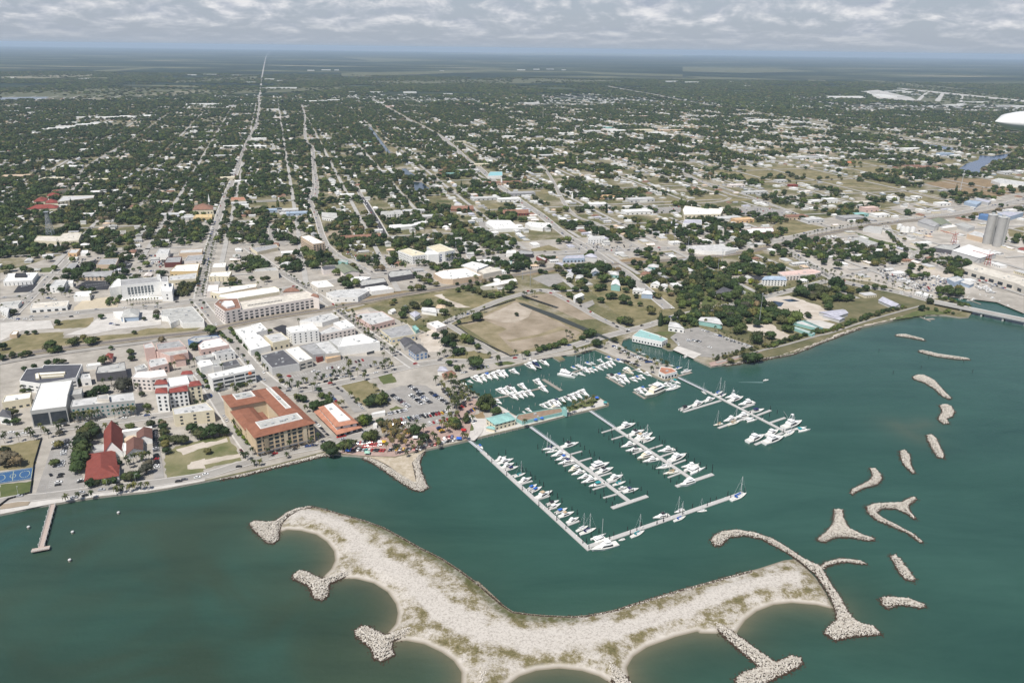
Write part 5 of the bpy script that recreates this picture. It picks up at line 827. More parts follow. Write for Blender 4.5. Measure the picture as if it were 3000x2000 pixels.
for s_, wl, rf, st, lb in (("V:1108,1180 1120,1150 1190,1140 1198,1165", 'S', 'L', 'gable', 'pale blue cottage between round trees east of the field'), ("V:1300,1185 1325,1160 1385,1165 1385,1195", 'A', 'L', 'hip', 'aqua walled cottage beside the diagonal avenue end'), ("V:1600,1185 1630,1160 1700,1170 1690,1195", 'T', 'N', 'hip', 'cottage with a brown hip roof near the rails'), ("V:1525,1345 1550,1325 1640,1330 1640,1355", 'W', 'L', 'gable', 'white cottage with a carport by the avenue end'), ("V:1700,1285 1730,1265 1790,1270 1785,1295", 'W', 'W', 'gable', 'white roofed cottage under dark trees east of the avenue'), ("V:1800,1295 1815,1280 1870,1285 1865,1305", 'W', 'L', 'hip', 'smallest white cottage under dark trees east of the avenue'), ("V:870,1200 890,1175 940,1180 930,1210", 'W', 'L', 'gable', 'white cottage beside the gravel lot'), ("V:960,1225 975,1195 1035,1195 1035,1225", 'Q', 'L', 'hip', 'blush cottage between gravel lot and round trees'), ("V:1670,1110 1690,1090 1780,1095 1775,1120", 'A', 'L', 'hip', 'long aqua cottage just below the rails')): b('cottage', lb, 'house', s_, 5, wl, rf, st, W1, 0)
# --- farther landmarks
b('school', 'long white school with columns and many bays beyond the highway', 'school', "W:0,505 15,478 140,495 280,500 262,535 10,540", 9, 'C', 'W', 'flat', (2, 8, 3, 2.2, 1, 3.6), 3); b('office_building', 'white two storey office with grey roof below the long school', 'office', "W:0,600 15,572 130,575 132,600", 8, 'W', 'V', 'flat', (2, 5, 1.6, 1.4, 1, 3.2), 2)
b('motel', 'brick red arcaded motel under an orange roof on the avenue', 'motel', "V:240,592 262,568 490,562 500,585", 5, 'R', 'N', 'gable', (1, 5, 2.4, 2.4, .3), 0); b('motel', 'second brown arcaded block west of the avenue', 'motel', "U:2085,548 2100,530 2300,522 2310,545", 5, 'N', 'N', 'gable', None, 0); b('supermarket', 'wide white plaza roof near the avenue', 'shop', "V:75,680 110,655 320,660 410,735 170,745", 6, 'W', 'W', 'flat', None, 6); b('supermarket', 'second white plaza roof right beside the avenue', 'shop', "V:465,690 500,672 715,690 640,735 520,720", 6, 'W', 'W', 'flat', None, 4); b('office_building', 'white two storey block with square windows on the diagonal avenue', 'office', "V:1082,845 1100,815 1245,812 1248,835", 8, 'W', 'L', 'flat', (2, 5, 1.5, 1.4, 1, 3.4), 1)
b('office_building', 'blue grey arcaded bank building behind the cypress hedge', 'bank', "V:835,1038 870,1008 1040,1000 1050,1030", 6, 'S', 'V', 'flat', (1, 5, 2.6, 2.6, .4), 1); b('office_building', 'taller grey wing of the arcaded bank', 'bank', "V:1045,1010 1080,990 1160,995 1172,1022", 8, 'L', 'V', 'hip', None, 0)
b('pool_hall', 'bright turquoise roofed hall on the diagonal avenue', 'building', "V:95,222 120,182 240,180 242,218", 7, 'W', mat('turquoise_roof', (.25, .47, .50), .6, .06, .1), 'flat', None, 0); b('mansion', 'white house with an aqua steep roof among park trees', 'house', "V:1312,1290 1330,1250 1385,1245 1400,1300", 8, 'A', 'W', 'gable', None, 0); b('mansion', 'white two storey house on the lawn beside tall palms', 'house', "V:940,1400 985,1380 1045,1388 960,1425", 7, 'W', 'W', 'gable', None, 0); b('mansion', 'pale blue square house with a white hip roof on the lawn', 'house', "V:1612,1375 1640,1350 1700,1352 1720,1382", 7, 'S', 'W', 'hip', None, 0)
b('church', 'tan church with a brown hip roof by the straight main road', 'church', "T:1895,385 1920,345 2095,345 2098,380", 10, 'C', 'N', 'hip', (1, 6, 2, 3, 2), 0); b('shop_row', 'yellow flat roofed store below the tan church', 'shop', "T:1900,462 1925,435 2090,432 2085,462", 6, 'Y', 'Y', 'flat', None, 1); b('store', 'store with an orange roof strip across from the tan church', 'shop', "T:2268,292 2275,265 2400,262 2420,290", 7, 'T', 'O', 'flat', None, 1)
for i, (s_, lb) in enumerate((("T:262,378 330,352 580,345 560,368", "longest red tiled wing, nearest the lattice tower"), ("T:328,305 370,272 470,270 440,300", "first red tiled wing behind the longest one"), ("T:448,318 460,292 560,292 570,315", "second red tiled wing behind the longest one"), ("T:460,248 480,228 580,228 575,245", "small red tiled wing in the middle of the school"), ("T:500,218 520,195 600,185 665,178", "farthest red tiled wing of the school"))): b('school', lb, 'school', s_, 8, 'C', 'R', 'hip' if i != 4 else 'flat', None, 0)
b('school', 'long cream school block right of the red tiled wings', 'school', "T:560,310 620,252 930,245 920,268 640,300", 8, 'C', 'L', 'flat', (2, 6, 2, 2, 1, 3.6), 2)
# ------------------------------------------------------------------ docks
deckm = mat('dock_concrete', (.43, .42, .405), .8, .07, .5); woodm = mat('dock_wood', (.27, .245, .215), .9, .15, .8); alum = mat('gangway_metal', (.45, .46, .48), .5, .1, 1); pilem = mat('dark_pile', (.018, .018, .02), .6, .2, 1)
ZW = 0.55
def plank(par, name, a, b_, w, m, z0=.05, z1=.62, flare=0):
    A = P(*a, z1); B_ = P(*b_, z1); c = par['_c']; d = (B_-A).normalized(); n = Vector((-d.y, d.x, 0))*w/2; q = [A-n, B_-n, B_+n, A+n]
    v = [(p.x-c[0], p.y-c[1], z0) for p in q]+[(p.x-c[0], p.y-c[1], z1) for p in q]; f = [(4, 5, 6, 7), (0, 3, 2, 1)]+[(i, (i+1) % 4, (i+1) % 4+4, i+4) for i in range(4)]
    o = put(name, mesh(name, v, f, m), par); bv = o.modifiers.new('b', 'BEVEL') if False else None; return A, B_
def dock(name, label, segs, fingers, m=deckm, w=3.6, fw_=1.7, gang=None):
    a = P(*mp(segs[0])[0], ZW); r = root(name, label, 'dock', (a.x, a.y, 0), 0, None); r['_c'] = (a.x, a.y); box_m = mat('white_dock_box', (.7, .7, .68), .5, .05, 1)
    for k, s in enumerate(segs):
        p, q = mp(s); A, B_ = plank(r, 'walkway', p, q, w, m, z1=.62+.004*k); L_ = (B_-A).length
        for t in np.arange(6, L_-4, 13):
            e = A.lerp(B_, t/L_); put('power_post', cube(box_m), r, (e.x-a.x+rng.uniform(-1.2, 1.2), e.y-a.y, 1.1), rng.uniform(0, 3), (.6, .6, 1.1))
    for k, s in enumerate(fingers): p, q = mp(s); plank(r, 'finger_pier', p, q, fw_, m, z1=.585+.003*k)
    if gang:
        p, q = mp(gang); A, B_ = plank(r, 'gangway', p, q, 2.6, alum, z0=.75, z1=1.0); d = (B_-A).normalized(); n = Vector((-d.y, d.x, 0))*1.25; v = []; f = []
        for sg in (-1, 1):
            a0 = A+n*sg-Vector((a.x, a.y, 0)); b0 = B_+n*sg-Vector((a.x, a.y, 0)); tube((a0.x, a0.y, 2.0), (b0.x, b0.y, 2.0), .08, .08, 4, v, f)
            for t in np.linspace(0, 1, 9): e = a0.lerp(b0, t); tube((e.x, e.y, 1), (e.x, e.y, 2), .06, .06, 4, v, f)
        put('gangway_rail', mesh('gangway_rail', v, f, alum), r)
dock('floating_dock', 'long L shaped floating dock enclosing the marina, closest to the island', ["O:240,275 1480,1408", "z:1726,1599 2179,1442"], ["O:570,565 640,545", "O:690,655 822,617", "O:880,832 1022,788", "O:1230,1125 1362,1075", "O:1020,945 1100,920", "O:480,490 560,470"], gang="O:85,148 245,280")
dock('floating_dock', 'floating dock with a T head, next after the long L shaped one', ["O:1085,205 1930,848", "O:1735,928 2143,790"], ["O:1255,314 1392,276", "O:1365,392 1502,353", "O:1590,566 1732,523", "O:1500,490 1600,455", "O:1690,640 1790,610", "O:1800,745 1900,715", "O:1310,410 1178,447", "O:1660,672 1516,716", "O:1785,770 1638,812"], w=3.4, gang="O:800,0 1090,210")
dock('floating_dock', 'floating dock whose T head has a trawler alongside, third from the island', ["Q:215,225 1262,918", "Q:1035,1002 1517,840"], ["Q:690,512 858,458", "Q:830,612 1008,553", "Q:1000,713 1162,653", "Q:1140,812 1230,782", "Q:530,410 640,375", "Q:230,245 58,297", "Q:345,338 188,386", "Q:625,522 468,577", "Q:1095,823 928,885"], w=3.4, gang="Q:-100,10 217,225")
dock('floating_dock', 'floating dock starting at the orange roofed clubhouse', ["N:1050,760 1952,1222"], ["N:1222,872 790,1002", "N:1470,957 1605,912", "N:1640,1042 1795,983", "N:1788,1127 1962,1068", "N:1545,1060 1195,1187", "N:1935,1240 1615,1378", "N:1950,1235 2155,1178"], w=3.2, fw_=2.6, gang="N:725,605 1052,762")
dock('wooden_dock', 'old wooden dock with a T head in the middle of the basin', ["M:570,852 740,818", "M:740,818 1085,738", "M:1085,738 1180,700"], ["M:1140,628 1350,758"], woodm, 2.4, 3.6)
dock('wooden_dock', 'wooden slip dock between two boat clusters near the mole', ["M:1870,600 2065,712"], ["M:1900,610 2200,520"], woodm, 2.6, 1.8); dock('wooden_dock', 'wooden slip dock beside the big cream trawler', ["N:220,770 355,850"], ["N:240,760 640,680"], woodm, 2.6, 1.8); dock('wooden_dock', 'wooden slip dock among the sailing masts of the basin', ["M:1480,545 1540,535"], ["M:1500,540 1900,440"], woodm, 2.4, 1.8); dock('wooden_dock', 'short grey dock jutting from the clubhouse towards the channel', ["N:735,590 885,548"], [], woodm, 3, 2)
dock('wooden_dock', 'rickety dark jetty near the little beach by the bridge', ["L:780,52 930,115"], ["L:890,100 960,95"], woodm, 1.6, 4); dock('wooden_dock', 'narrow dock inside the harbour behind the bridge', ["H:1010,1255 1300,1360"], ["H:1080,1300 1130,1290"], woodm, 2, 1.6)
def pier():
    a = P(*vp('D', '375,1150')[0], 1.6); e = P(*vp('D', '284,1478')[0], 1.6); r = root('fishing_pier', 'lone fishing pier with a T head on many posts', 'pier', (a.x, a.y, 0)); d = (e-a); L_ = d.length; d.normalize(); n = Vector((-d.y, d.x, 0)); m = mat('pier_boards', (.40, .33, .29), .9, .12, .6)
    r.rotation_euler = (0, 0, math.atan2(d.y, d.x)); v = []; f = []; box(0, -1.7, 1.5, L_-4, 1.7, 1.85, v, f); put('deck', mesh('deck', v, f, m), r); v = []; f = []; box(L_-4, -5.2, 1.5, L_, 5.2, 1.86, v, f); put('head_deck', mesh('head_deck', v, f, m), r)
    for sg in (-1, 1):
        v = []; f = []; box(.5, sg*1.6-.06, 2.75, L_-4, sg*1.6+.06, 2.9, v, f)
        for t in np.arange(1, L_-4, 2): box(t-.07, sg*1.6-.07, 1.8, t+.07, sg*1.6+.07, 2.8, v, f)
        put('railing', mesh('railing', v, f, cm('L')), r)
        for t in np.arange(3, L_, 7): v = []; f = []; tube((t, sg*1.9, -1), (t, sg*1.9, 3.2), .22, .22, 6, v, f); put('post', mesh('post', v, f, cm('L')), r)
    v = []; f = []
    for t in np.arange(-5, 5.1, 1.0): box(L_-.15, t-.07, 1.8, L_-.03, t+.07, 2.9, v, f)
    box(L_-.16, -5.1, 2.75, L_-.02, 5.1, 2.95, v, f); put('railing', mesh('railing', v, f, white), r)
pier()
def pile_rows():
    v = []; f = []; tube((0, 0, -1), (0, 0, 4.2), .24, .22, 7, v, f); me = mesh('mooring_pile', v, f, pilem); v = []; f = []; tube((0, 0, -1), (0, 0, 2.6), .2, .18, 6, v, f); tube((0, 0, 2.6), (0, 0, 2.75), .26, .05, 6, v, f); mw = mesh('mooring_pile', v, f, mat('bleached_pile', (.40, .37, .33), .9, .2, 1))
    for lab, grp, s in (("dark mooring pile standing beside the long L shaped floating dock", "piles along the L shaped dock", "O:185,280 310,330 355,405 525,560 705,725 838,795 895,905 1010,945 1100,1075 1205,1170 1355,1250 1400,1335 1440,1320 1470,1400 435,330 515,305 640,450 700,470 710,510 748,510 800,550 815,600 852,600 905,640 950,680 1020,775 1055,775 1020,840 1108,810 1160,860 1275,950 1335,1000 1365,1100 1495,1260 1585,1210 1755,1250 1912,1195 1705,1290 1945,1235 2020,1190 2065,1140 2250,1110 2325,1080 Q:780,1500 865,1470 1245,1290 1440,1260 1480,1210 1558,1180 1710,1125 1748,1150 1935,1075 918,1410 1080,1345 1118,1370 572,1530"),
        ("dark mooring pile in the slips of the second floating dock", "piles of the second floating dock", "O:883,245 935,290 985,325 1035,370 1090,415 1178,165 1262,145 1370,220 1420,255 1475,295 1388,320 1490,350 1530,330 1498,400 1590,375 1198,500 1370,640 1425,670 1485,750 1540,765 1640,740 1605,810 1645,795 1668,860 1762,830 1738,900 1940,640 1980,760 2070,725 2140,770 1258,350 1180,440 1520,700"), ("dark mooring pile in the slips of the third floating dock", "piles of the third floating dock", "Q:60,270 15,295 85,340 185,300 195,370 215,430 150,385 320,400 290,480 332,455 430,580 500,620 470,560 570,690 650,720 752,780 725,770 770,765 805,830 880,885 960,940 1070,900 1040,980 430,165 470,170 530,205 565,250 610,260 812,390 850,440 885,435 755,520 1040,530 1000,530 1190,620 1160,600 1165,680 1270,680 1350,720 1320,820 1428,770 1505,815 1510,760 410,370 925,875"),
        ("dark mooring pile beside the floating dock of the orange roofed clubhouse", "piles of the clubhouse dock", "N:795,985 955,945 1440,820 1595,895 1700,1070 1790,970 1780,1050 1868,1020 1958,1055 1885,1170 1940,1240 1605,1350 1190,1165 1375,910 1535,1000")):
        k = 0
        for p in mp(s):
            w = P(*p, .6)
            if min(abs(p[0]), abs(p[1])) < 1: continue
            tag(put('mooring_pile', me, None, (w.x, w.y, 0), rng.uniform(0, 3), (1, 1, rng.uniform(.8, 1.1))), lab, 'pile', grp)
    for lab, grp, s in (("pale weathered pile standing in the inner basin", "piles of the inner basin", "M:470,780 535,770 600,800 700,740 860,700 970,665 1045,690 1150,610 1200,650 1230,670 1260,690 1300,720 1340,745 1350,700 640,960 730,985 870,980 790,960 980,955 1050,930 1120,600 1210,590 1340,480 1540,505 2000,660 690,885 770,570 880,530"), ("small weathered post along the curved quay promenade", "posts along the quay", "M:360,1345 430,1320 500,1298 570,1282 640,1262 710,1245 780,1225 850,1208 920,1190 1230,1105 1300,1085 1370,1065 1440,1050 1510,1032 1580,1015 1010,1160"), ("lone weathered pile standing in open water beyond the docks", "piles in open water", "L:498,370 617,555 850,515 912,425 1205,460 1280,545")):
        for p in mp(s): w = P(*p, .3); tag(put('mooring_pile', mw if 'open' not in lab else me, None, (w.x, w.y, 0), rng.uniform(0, 3), 1), lab, 'pile', grp)
pile_rows()
def buoys():
    for s, lb in (("D:202,1315", "dark mooring block nearest the fishing pier"), ("D:513,1350", "white capped mooring block between pier and church shore"), ("D:837,1213", "mooring block closest to the church shore"), ("D:493,1548", "mooring block farthest out in the water off the pier")):
        w = P(*mp(s)[0], .5); r = root('mooring_block', lb, 'mooring', (w.x, w.y, 0)); v = []; f = []; tube((0, 0, -.5), (0, 0, 1.2), .9, .8, 8, v, f); put('post', mesh('post', v, f, woodm), r); v = []; f = []; tube((0, 0, 1.2), (0, 0, 1.7), 1.05, .9, 8, v, f); put('cap', mesh('cap', v, f, cm('L')), r)
buoys()

# ------------------------------------------------------------------ boats (1 m long prototypes, bow towards +x)
gel = mat('white_gelcoat', (.74, .74, .73), .25, .02, 1, spec=.5); cream = mat('cream_gelcoat', (.66, .60, .46), .3, .03, 1); decks = mat('boat_deck', (.64, .63, .59), .6, .05, 1); smoke = mat('smoked_glass', (.015, .017, .02), .12, .1, 1, spec=.6)
canv = dict(w=mat('white_canvas', (.76, .76, .75), .8, .04, 1), k=mat('black_canvas', (.02, .02, .025), .8, .1, 1), b=mat('blue_canvas', (.03, .12, .42), .8, .1, 1), n=mat('navy_canvas', (.02, .025, .09), .8, .1, 1), t=mat('teal_canvas', (.03, .26, .28), .8, .1, 1), s=mat('tan_canvas', (.45, .34, .22), .8, .1, 1)); mastm = mat('mast_metal', (.62, .62, .62), .4, .05, 1); bootm = mat('boot_stripe', (.16, .05, .045), .7, .1, 1)
def loft(st, n=None):      # stations: list of rings
    v = [p for s in st for p in s]; k = len(st[0]); f = []
    for i in range(len(st)-1):
        for j in range(k-1): a = i*k+j; f.append((a, a+1, a+k+1, a+k))
    return v, f
def hull_mesh(B, H, bow=.9, m=gel, tr=.86):
    st = []
    for t in np.linspace(0, 1, 10):
        x = t-.5; bt = (tr+(1-tr)*min(1, t/.35)) if t < .35 else max(.0, 1-((t-.35)/.65)**2.4); bt *= B/2; bt = max(bt, .004); h = H*(.82+.34*max(0, t-.2)); bl = bt*(.82 if t < .6 else .82-.5*(t-.6)/.4); xr = x-(.07*(t-.6)/.4 if t > .6 else 0)
        st.append([(x, bt, h), (xr, bl, 0), (xr, bl*.7, -.02), (xr, -bl*.7, -.02), (xr, -bl, 0), (x, -bt, h)])
    v, f = loft(st); f.append((0, 1, 2, 3, 4, 5)); k = 6; dk = [tuple((i*k, i*k+5, i*k+11, i*k+6)) for i in range(9)]
    me = mesh('hull', v, f+dk, [m, decks, bootm], [0]*9*5+[0]+[1]*9)
    for i, p in enumerate(me.polygons):
        if i < 45 and i % 5 in (1, 2, 3): p.material_index = 2 if i % 5 != 2 else 2
    return me
def slab(name, x0, x1, w0, w1, z0, z1, m, rake0=.0, rake1=.05, band=None):
    v = [(x0, -w0/2, z0), (x1, -w1/2, z0), (x1, w1/2, z0), (x0, w0/2, z0), (x0+rake0, -w0*.46, z1), (x1-rake1, -w1*.42, z1), (x1-rake1, w1*.42, z1), (x0+rake0, w0*.46, z1)]
    return mesh(name, v, [(4, 5, 6, 7), (0, 1, 5, 4), (1, 2, 6, 5), (2, 3, 7, 6), (3, 0, 4, 7)], m)
def poles(name, segs, m, r=.004):
    v = []; f = []
    for a, c, *q in segs: tube(a, c, q[0] if q else r, q[0] if q else r, 5, v, f)
    return mesh(name, v, f, m)
def proto_yacht(cv='w', hard=True, m=gel, tower=False, open_=False):
    P_ = [('hull', hull_mesh(.30, .085, m=m), -1)]
    P_ += [('saloon', slab('saloon', -.26, .16, .245, .19, .088, .165, m, .0, .10), -1), ('window_band', slab('window_band', -.25, .135, .252, .20, .100, .150, smoke, .0, .075), 1), ('foredeck_trunk', slab('foredeck_trunk', .12, .33, .16, .08, .10, .128, m, 0, .05), -1)]
    P_ += [('flybridge', slab('flybridge', -.24, .04, .225, .17, .165, .192, m, 0, .03), -1)]
    P_ += [('bimini', slab('bimini', -.20, -.01, .20, .18, .245, .262, canv[cv], .01, .01), -1), ('bimini_frame', poles('bimini_frame', [((x, y, .19), (x, y, .25), .005) for x in (-.19, -.03) for y in (-.085, .085)], mastm), 5), ('cockpit_sole', slab('cockpit_sole', -.48, -.27, .22, .235, .083, .086, decks, 0, 0), -1)]
    if tower: P_ += [('tower', poles('tower', [((x, y, .2), (-.09+(x+.09)*.3, y*.35, .46), .006) for x in (-.18, 0) for y in (-.08, .08)], mastm), -1), ('tower_top', slab('tower_top', -.13, -.04, .09, .08, .45, .465, canv['w'], 0, 0), -1), ('outriggers', poles('outriggers', [((-.08, s*.09, .2), (-.25, s*.26, .52), .003) for s in (-1, 1)], mastm), -1)]
    else: P_ += [('antenna', poles('antenna', [((-.12, .06, .26), (-.14, .065, .40), .0025), ((-.08, -.05, .26), (-.08, -.05, .31), .008)], mastm), -1)]
    return P_
def proto_trawler(m=cream): return [('hull', hull_mesh(.32, .13, m=m, tr=.95), -1), ('saloon', slab('saloon', -.40, .16, .27, .22, .13, .225, m, 0, .03), -1), ('window_band', slab('window_band', -.39, .15, .278, .228, .16, .198, smoke, 0, .02), 1), ('upper_deck', slab('upper_deck', -.44, .12, .29, .24, .225, .238, canv['w'], 0, 0), -1), ('pilot_house', slab('pilot_house', -.12, .10, .2, .17, .238, .30, m, 0, .03), -1), ('bimini', slab('bimini', -.32, -.02, .22, .22, .33, .342, canv['w'], 0, 0), -1), ('mast', poles('mast', [((-.15, 0, .3), (-.15, 0, .5), .006)], mastm), -1)]
def proto_sport(cv='w'): return [('hull', hull_mesh(.31, .085), -1), ('cockpit', slab('cockpit', -.42, .08, .22, .2, .084, .088, mat('cockpit_floor', (.40, .39, .37), .8, .1, 1), 0, 0), -1), ('cuddy', slab('cuddy', .0, .30, .2, .10, .09, .135, gel, .0, .12), -1), ('windscreen', slab('windscreen', -.02, .06, .2, .17, .12, .165, smoke, .02, .05), -1), ('canopy', slab('canopy', -.26, .04, .21, .19, .205, .222, canv[cv], .01, .01), -1), ('canopy_frame', poles('canopy_frame', [((x, y, .09), (x, y, .21), .006) for x in (-.24, .02) for y in (-.09, .09)], mastm), 4), ('outboard', slab('outboard', -.54, -.49, .07, .07, .05, .12, canv['k'], 0, 0), -1)]
def proto_sail(cv='b', m=gel, ketch=False):
    q = [('hull', hull_mesh(.27, .075, m=m, tr=.7), -1), ('cabin', slab('cabin', -.16, .22, .15, .09, .085, .115, m, 0, .06), -1), ('cockpit', slab('cockpit', -.40, -.18, .15, .16, .083, .087, decks, 0, 0), -1), ('mast', poles('mast', [((.10, 0, .1), (.10, 0, 1.22), .0085), ((.10, -.07, .78), (.10, .07, .78), .004), ((.10, -.06, .45), (.10, .06, .45), .004)], mastm), -1), ('boom', poles('boom', [((.09, 0, .19), (-.30, 0, .19), .008)], mastm), -1), ('sail_cover', slab('sail_cover', -.29, .09, .03, .05, .19, .235, canv[cv], 0, .0), 4), ('rigging', poles('rigging', [((.49, 0, .09), (.10, 0, 1.2), .003), ((-.49, 0, .09), (.10, 0, 1.2), .0022), ((.08, .12, .08), (.10, 0, .8), .002), ((.08, -.12, .08), (.10, 0, .8), .002)], mastm), -1), ('dodger', slab('dodger', -.22, -.12, .16, .15, .115, .165, canv[cv], 0, .04), -1)]
    if ketch: q.append(('mizzen_mast', poles('mizzen_mast', [((-.32, 0, .1), (-.32, 0, .75), .007)], mastm), -1))
    return q
def proto_cat(cv='w', mast=True):
    v = []; f = []; hm = hull_mesh(.13, .10)
    o = [('hull', hm, -1, (0, .19, 0)), ('hull', hm, -1, (0, -.19, 0)), ('bridge_deck', slab('bridge_deck', -.42, .22, .36, .36, .075, .115, gel, 0, 0), -1), ('saloon', slab('saloon', -.20, .16, .32, .24, .115, .185, gel, 0, .10), -1), ('window_band', slab('window_band', -.19, .15, .325, .25, .135, .165, smoke, 0, .08), 3), ('canopy', slab('canopy', -.40, -.16, .32, .3, .20, .215, canv[cv], 0, 0), -1)]
    if mast: o += [('mast', poles('mast', [((.08, 0, .18), (.08, 0, 1.3), .009)], mastm), -1), ('boom', poles('boom', [((.07, 0, .27), (-.35, 0, .27), .012)], mastm), -1)]
    return o
def proto_skiff(): return [('hull', hull_mesh(.36, .11, m=gel), -1), ('cockpit', slab('cockpit', -.40, .2, .27, .2, .108, .115, mat('skiff_floor', (.5, .5, .48), .8, .1, 1), 0, .0), -1), ('console', slab('console', -.12, .0, .12, .12, .115, .24, gel, 0, .02), -1), ('outboard', slab('outboard', -.56, -.5, .1, .1, .06, .18, canv['k'], 0, 0), -1)]
PROTO = dict(y=proto_yacht(), yk=proto_yacht('k'), yd=proto_yacht('w', m=mat('navy_hull', (.025, .035, .09), .25, .05, 1, spec=.5)), yb=proto_yacht('b'), yn=proto_yacht('n'), yw=proto_yacht(tower=True), ys=proto_yacht('s'), t=proto_trawler(), tw=proto_trawler(gel), s=proto_sport(), sb=proto_sport('b'), sk=proto_sport('k'), sn=proto_sport('n'), st=proto_sport('t'),
    l=proto_sail(), lw=proto_sail('w'), lt=proto_sail('t'), ln=proto_sail('n'), ls=proto_sail('s', cream), lk=proto_sail('w', gel, True), c=proto_cat(), ct=proto_cat('t', False), cn=proto_cat('w', False), k=proto_skiff())
DESC = dict(y='white motor yacht', yk='white motor yacht with black canopy', yd='navy hulled motor yacht', yb='white motor yacht with blue canopy', yn='white motor yacht with navy canopy', yw='white sportfishing yacht with tower', ys='white motor yacht with tan canopy', t='cream trawler yacht', tw='white trawler yacht', s='white cabin boat', sb='cabin boat with blue top', sk='cabin boat with black top', sn='cabin boat with navy top', st='cabin boat with teal top',
    l='white sailboat with blue sail cover', lw='white sailboat', lt='sailboat with teal covers', ln='sailboat with navy covers', ls='cream sailboat', lk='white two masted sailboat', c='sailing catamaran', ct='catamaran with teal top', cn='white power catamaran', k='small white open skiff')
NAMEB = dict(y='motor_yacht', t='trawler_yacht', s='cabin_boat', l='sailboat', c='catamaran', k='skiff')
ORD = ['first', 'second', 'third', 'fourth', 'fifth', 'sixth', 'seventh', 'eighth', 'ninth', 'tenth', 'eleventh', 'twelfth', 'thirteenth', 'fourteenth', 'fifteenth', 'sixteenth', 'seventeenth', 'eighteenth', 'nineteenth', 'twentieth', 'twenty first', 'twenty second']
def boat(t, a, b_, label, mtop=None):
    A = P(*a, .5); B_ = P(*b_, .5); d = B_-A; L_ = max(4.0, min(30, d.length*1.03)); c = (A+B_)/2; rz = math.atan2(d.y, d.x)
    r = root(NAMEB[t[0]], label, 'sailboat' if t[0] == 'l' else 'boat', (c.x, c.y, .08+rng.uniform(-.03, .03)), rz, 'boats in the marina', L_); o = []
    for q in PROTO[t]:
        e = put(q[0], q[1], o[q[2]] if q[2] >= 0 else r, q[3] if len(q) > 3 else None); o.append(e)
    if mtop and t[0] in 'lc':            # mast as tall as the photograph shows it
        base = P(*((a[0]+b_[0])/2, (a[1]+b_[1])/2), .5); z = 4
        for z in np.arange(5, 28, .5):
            if PX(base.x, base.y, z)[1] <= mtop[1]: break
        k = z/L_/1.25
        for e in o:
            if e.name.split('.')[0] in ('mast', 'rigging', 'mizzen_mast'): e.scale = (1, 1, k)
    return r
def fleet(place, ref, view, s):
    for k, it in enumerate(s.split(';')):
        t, *p = it.split(); q = vp(view, ' '.join(p)); boat(t, q[0], q[1], '%s, %s from %s %s' % (DESC[t], ORD[k], ref, place), q[2] if len(q) > 2 else None)
fleet('on the L shaped dock', 'shore', 'O', "sb 200,205 255,255;y 405,392 522,343;y 430,425 604,372;y 472,475 612,418;sn 520,497 660,457;lt 618,575 742,532 678,395;y 668,645 810,585;sb 772,725 872,662;sb 808,750 930,690;ys 868,825 1048,742;sk 990,897 1128,848;s 1013,944 1147,884;sb 1088,995 1222,935;ys 1128,1036 1300,980;y 1222,1104 1355,1042;lw 1330,1198 1462,1138 1390,995;ln 1368,1235 1552,1168 1440,1000;c 1520,1315 1690,1255 1618,1070")
boat('y', *vp('O', '1795,1345 1495,1425'), 'largest white motor yacht, moored across the outer corner of the L shaped dock'); boat('k', *vp('O', '1882,1283 1810,1307'), 'small white skiff tied behind the largest corner yacht')
fleet('of the long end arm', 'the corner', 'O', "lt 1957,1265 2107,1195 2055,1000"); fleet('of the long end arm', 'its middle', 'Q', "yk 938,1380 728,1428;lk 1140,1308 1008,1352 1085,1130;l 1008,1460 1157,1400 1115,1225;lw 1432,1318 1308,1337 1380,1156;l 1757,1190 1952,1102 1910,880")
fleet('nearside of the second dock', 'shore', 'O', "ln 1085,238 928,268 985,60;lw 1105,270 968,300 1070,90;y 1200,300 1030,347;yb 1245,345 1078,392;yn 1292,390 1115,433;t 1355,470 1232,522;y 1422,510 1268,557;y 1492,560 1335,603;y 1560,597 1380,650;st 1640,648 1468,690")
fleet('beyond the second dock', 'shore', 'O', "yk 1160,240 1352,188;tw 1500,490 1702,430;yk 1562,540 1750,475;y 1692,622 1862,558;lt 1750,672 1892,630 1880,520;s 1812,712 1912,688;yn 1868,752 2042,712")
fleet('nearside of the third dock', 'shore', 'Q', "y 492,448 308,498;yk 582,520 368,547;t 702,598 522,658;y 802,650 592,692;lk 965,738 768,775 920,575;ls 1055,808 862,848 935,640"); boat('tw', *vp('Q', '1265,945 1078,1008'), 'white trawler yacht alongside the T head of the third dock')
fleet('beyond the third dock', 'shore', 'Q', "y 283,252 498,188;yk 420,345 612,275;ys 508,392 642,310;lw 540,402 722,310 672,200;s 598,425 758,368;y 1012,522 788,556;y 948,682 1168,588;y 1322,735 1098,762;cn 1188,825 1374,745")
fleet('of the clubhouse dock', 'the side arm', 'N', "sk 755,985 885,940;y 898,942 1028,890;y 1038,888 1157,848;lw 1052,797 998,765 1030,670;l 1150,812 1242,772 1205,610;ln 1198,835 1285,798 1255,650;yw 1425,825 1268,852;y 1318,888 1478,838;y 1602,898 1418,935;sn 1562,1015 1718,978;ls 1242,1138 1136,1162 1195,985;y 1392,1078 1250,1122;y 1538,1040 1378,1082;ls 1308,1155 1442,1112 1400,970;cn 1508,1108 1622,1082;yw 1938,1195 2148,1120;y 1748,1280 1882,1215;ct 2098,1220 2228,1195;lw 1957,1280 2068,1228;y 1528,1352 1718,1278;y 1718,1370 1942,1295")
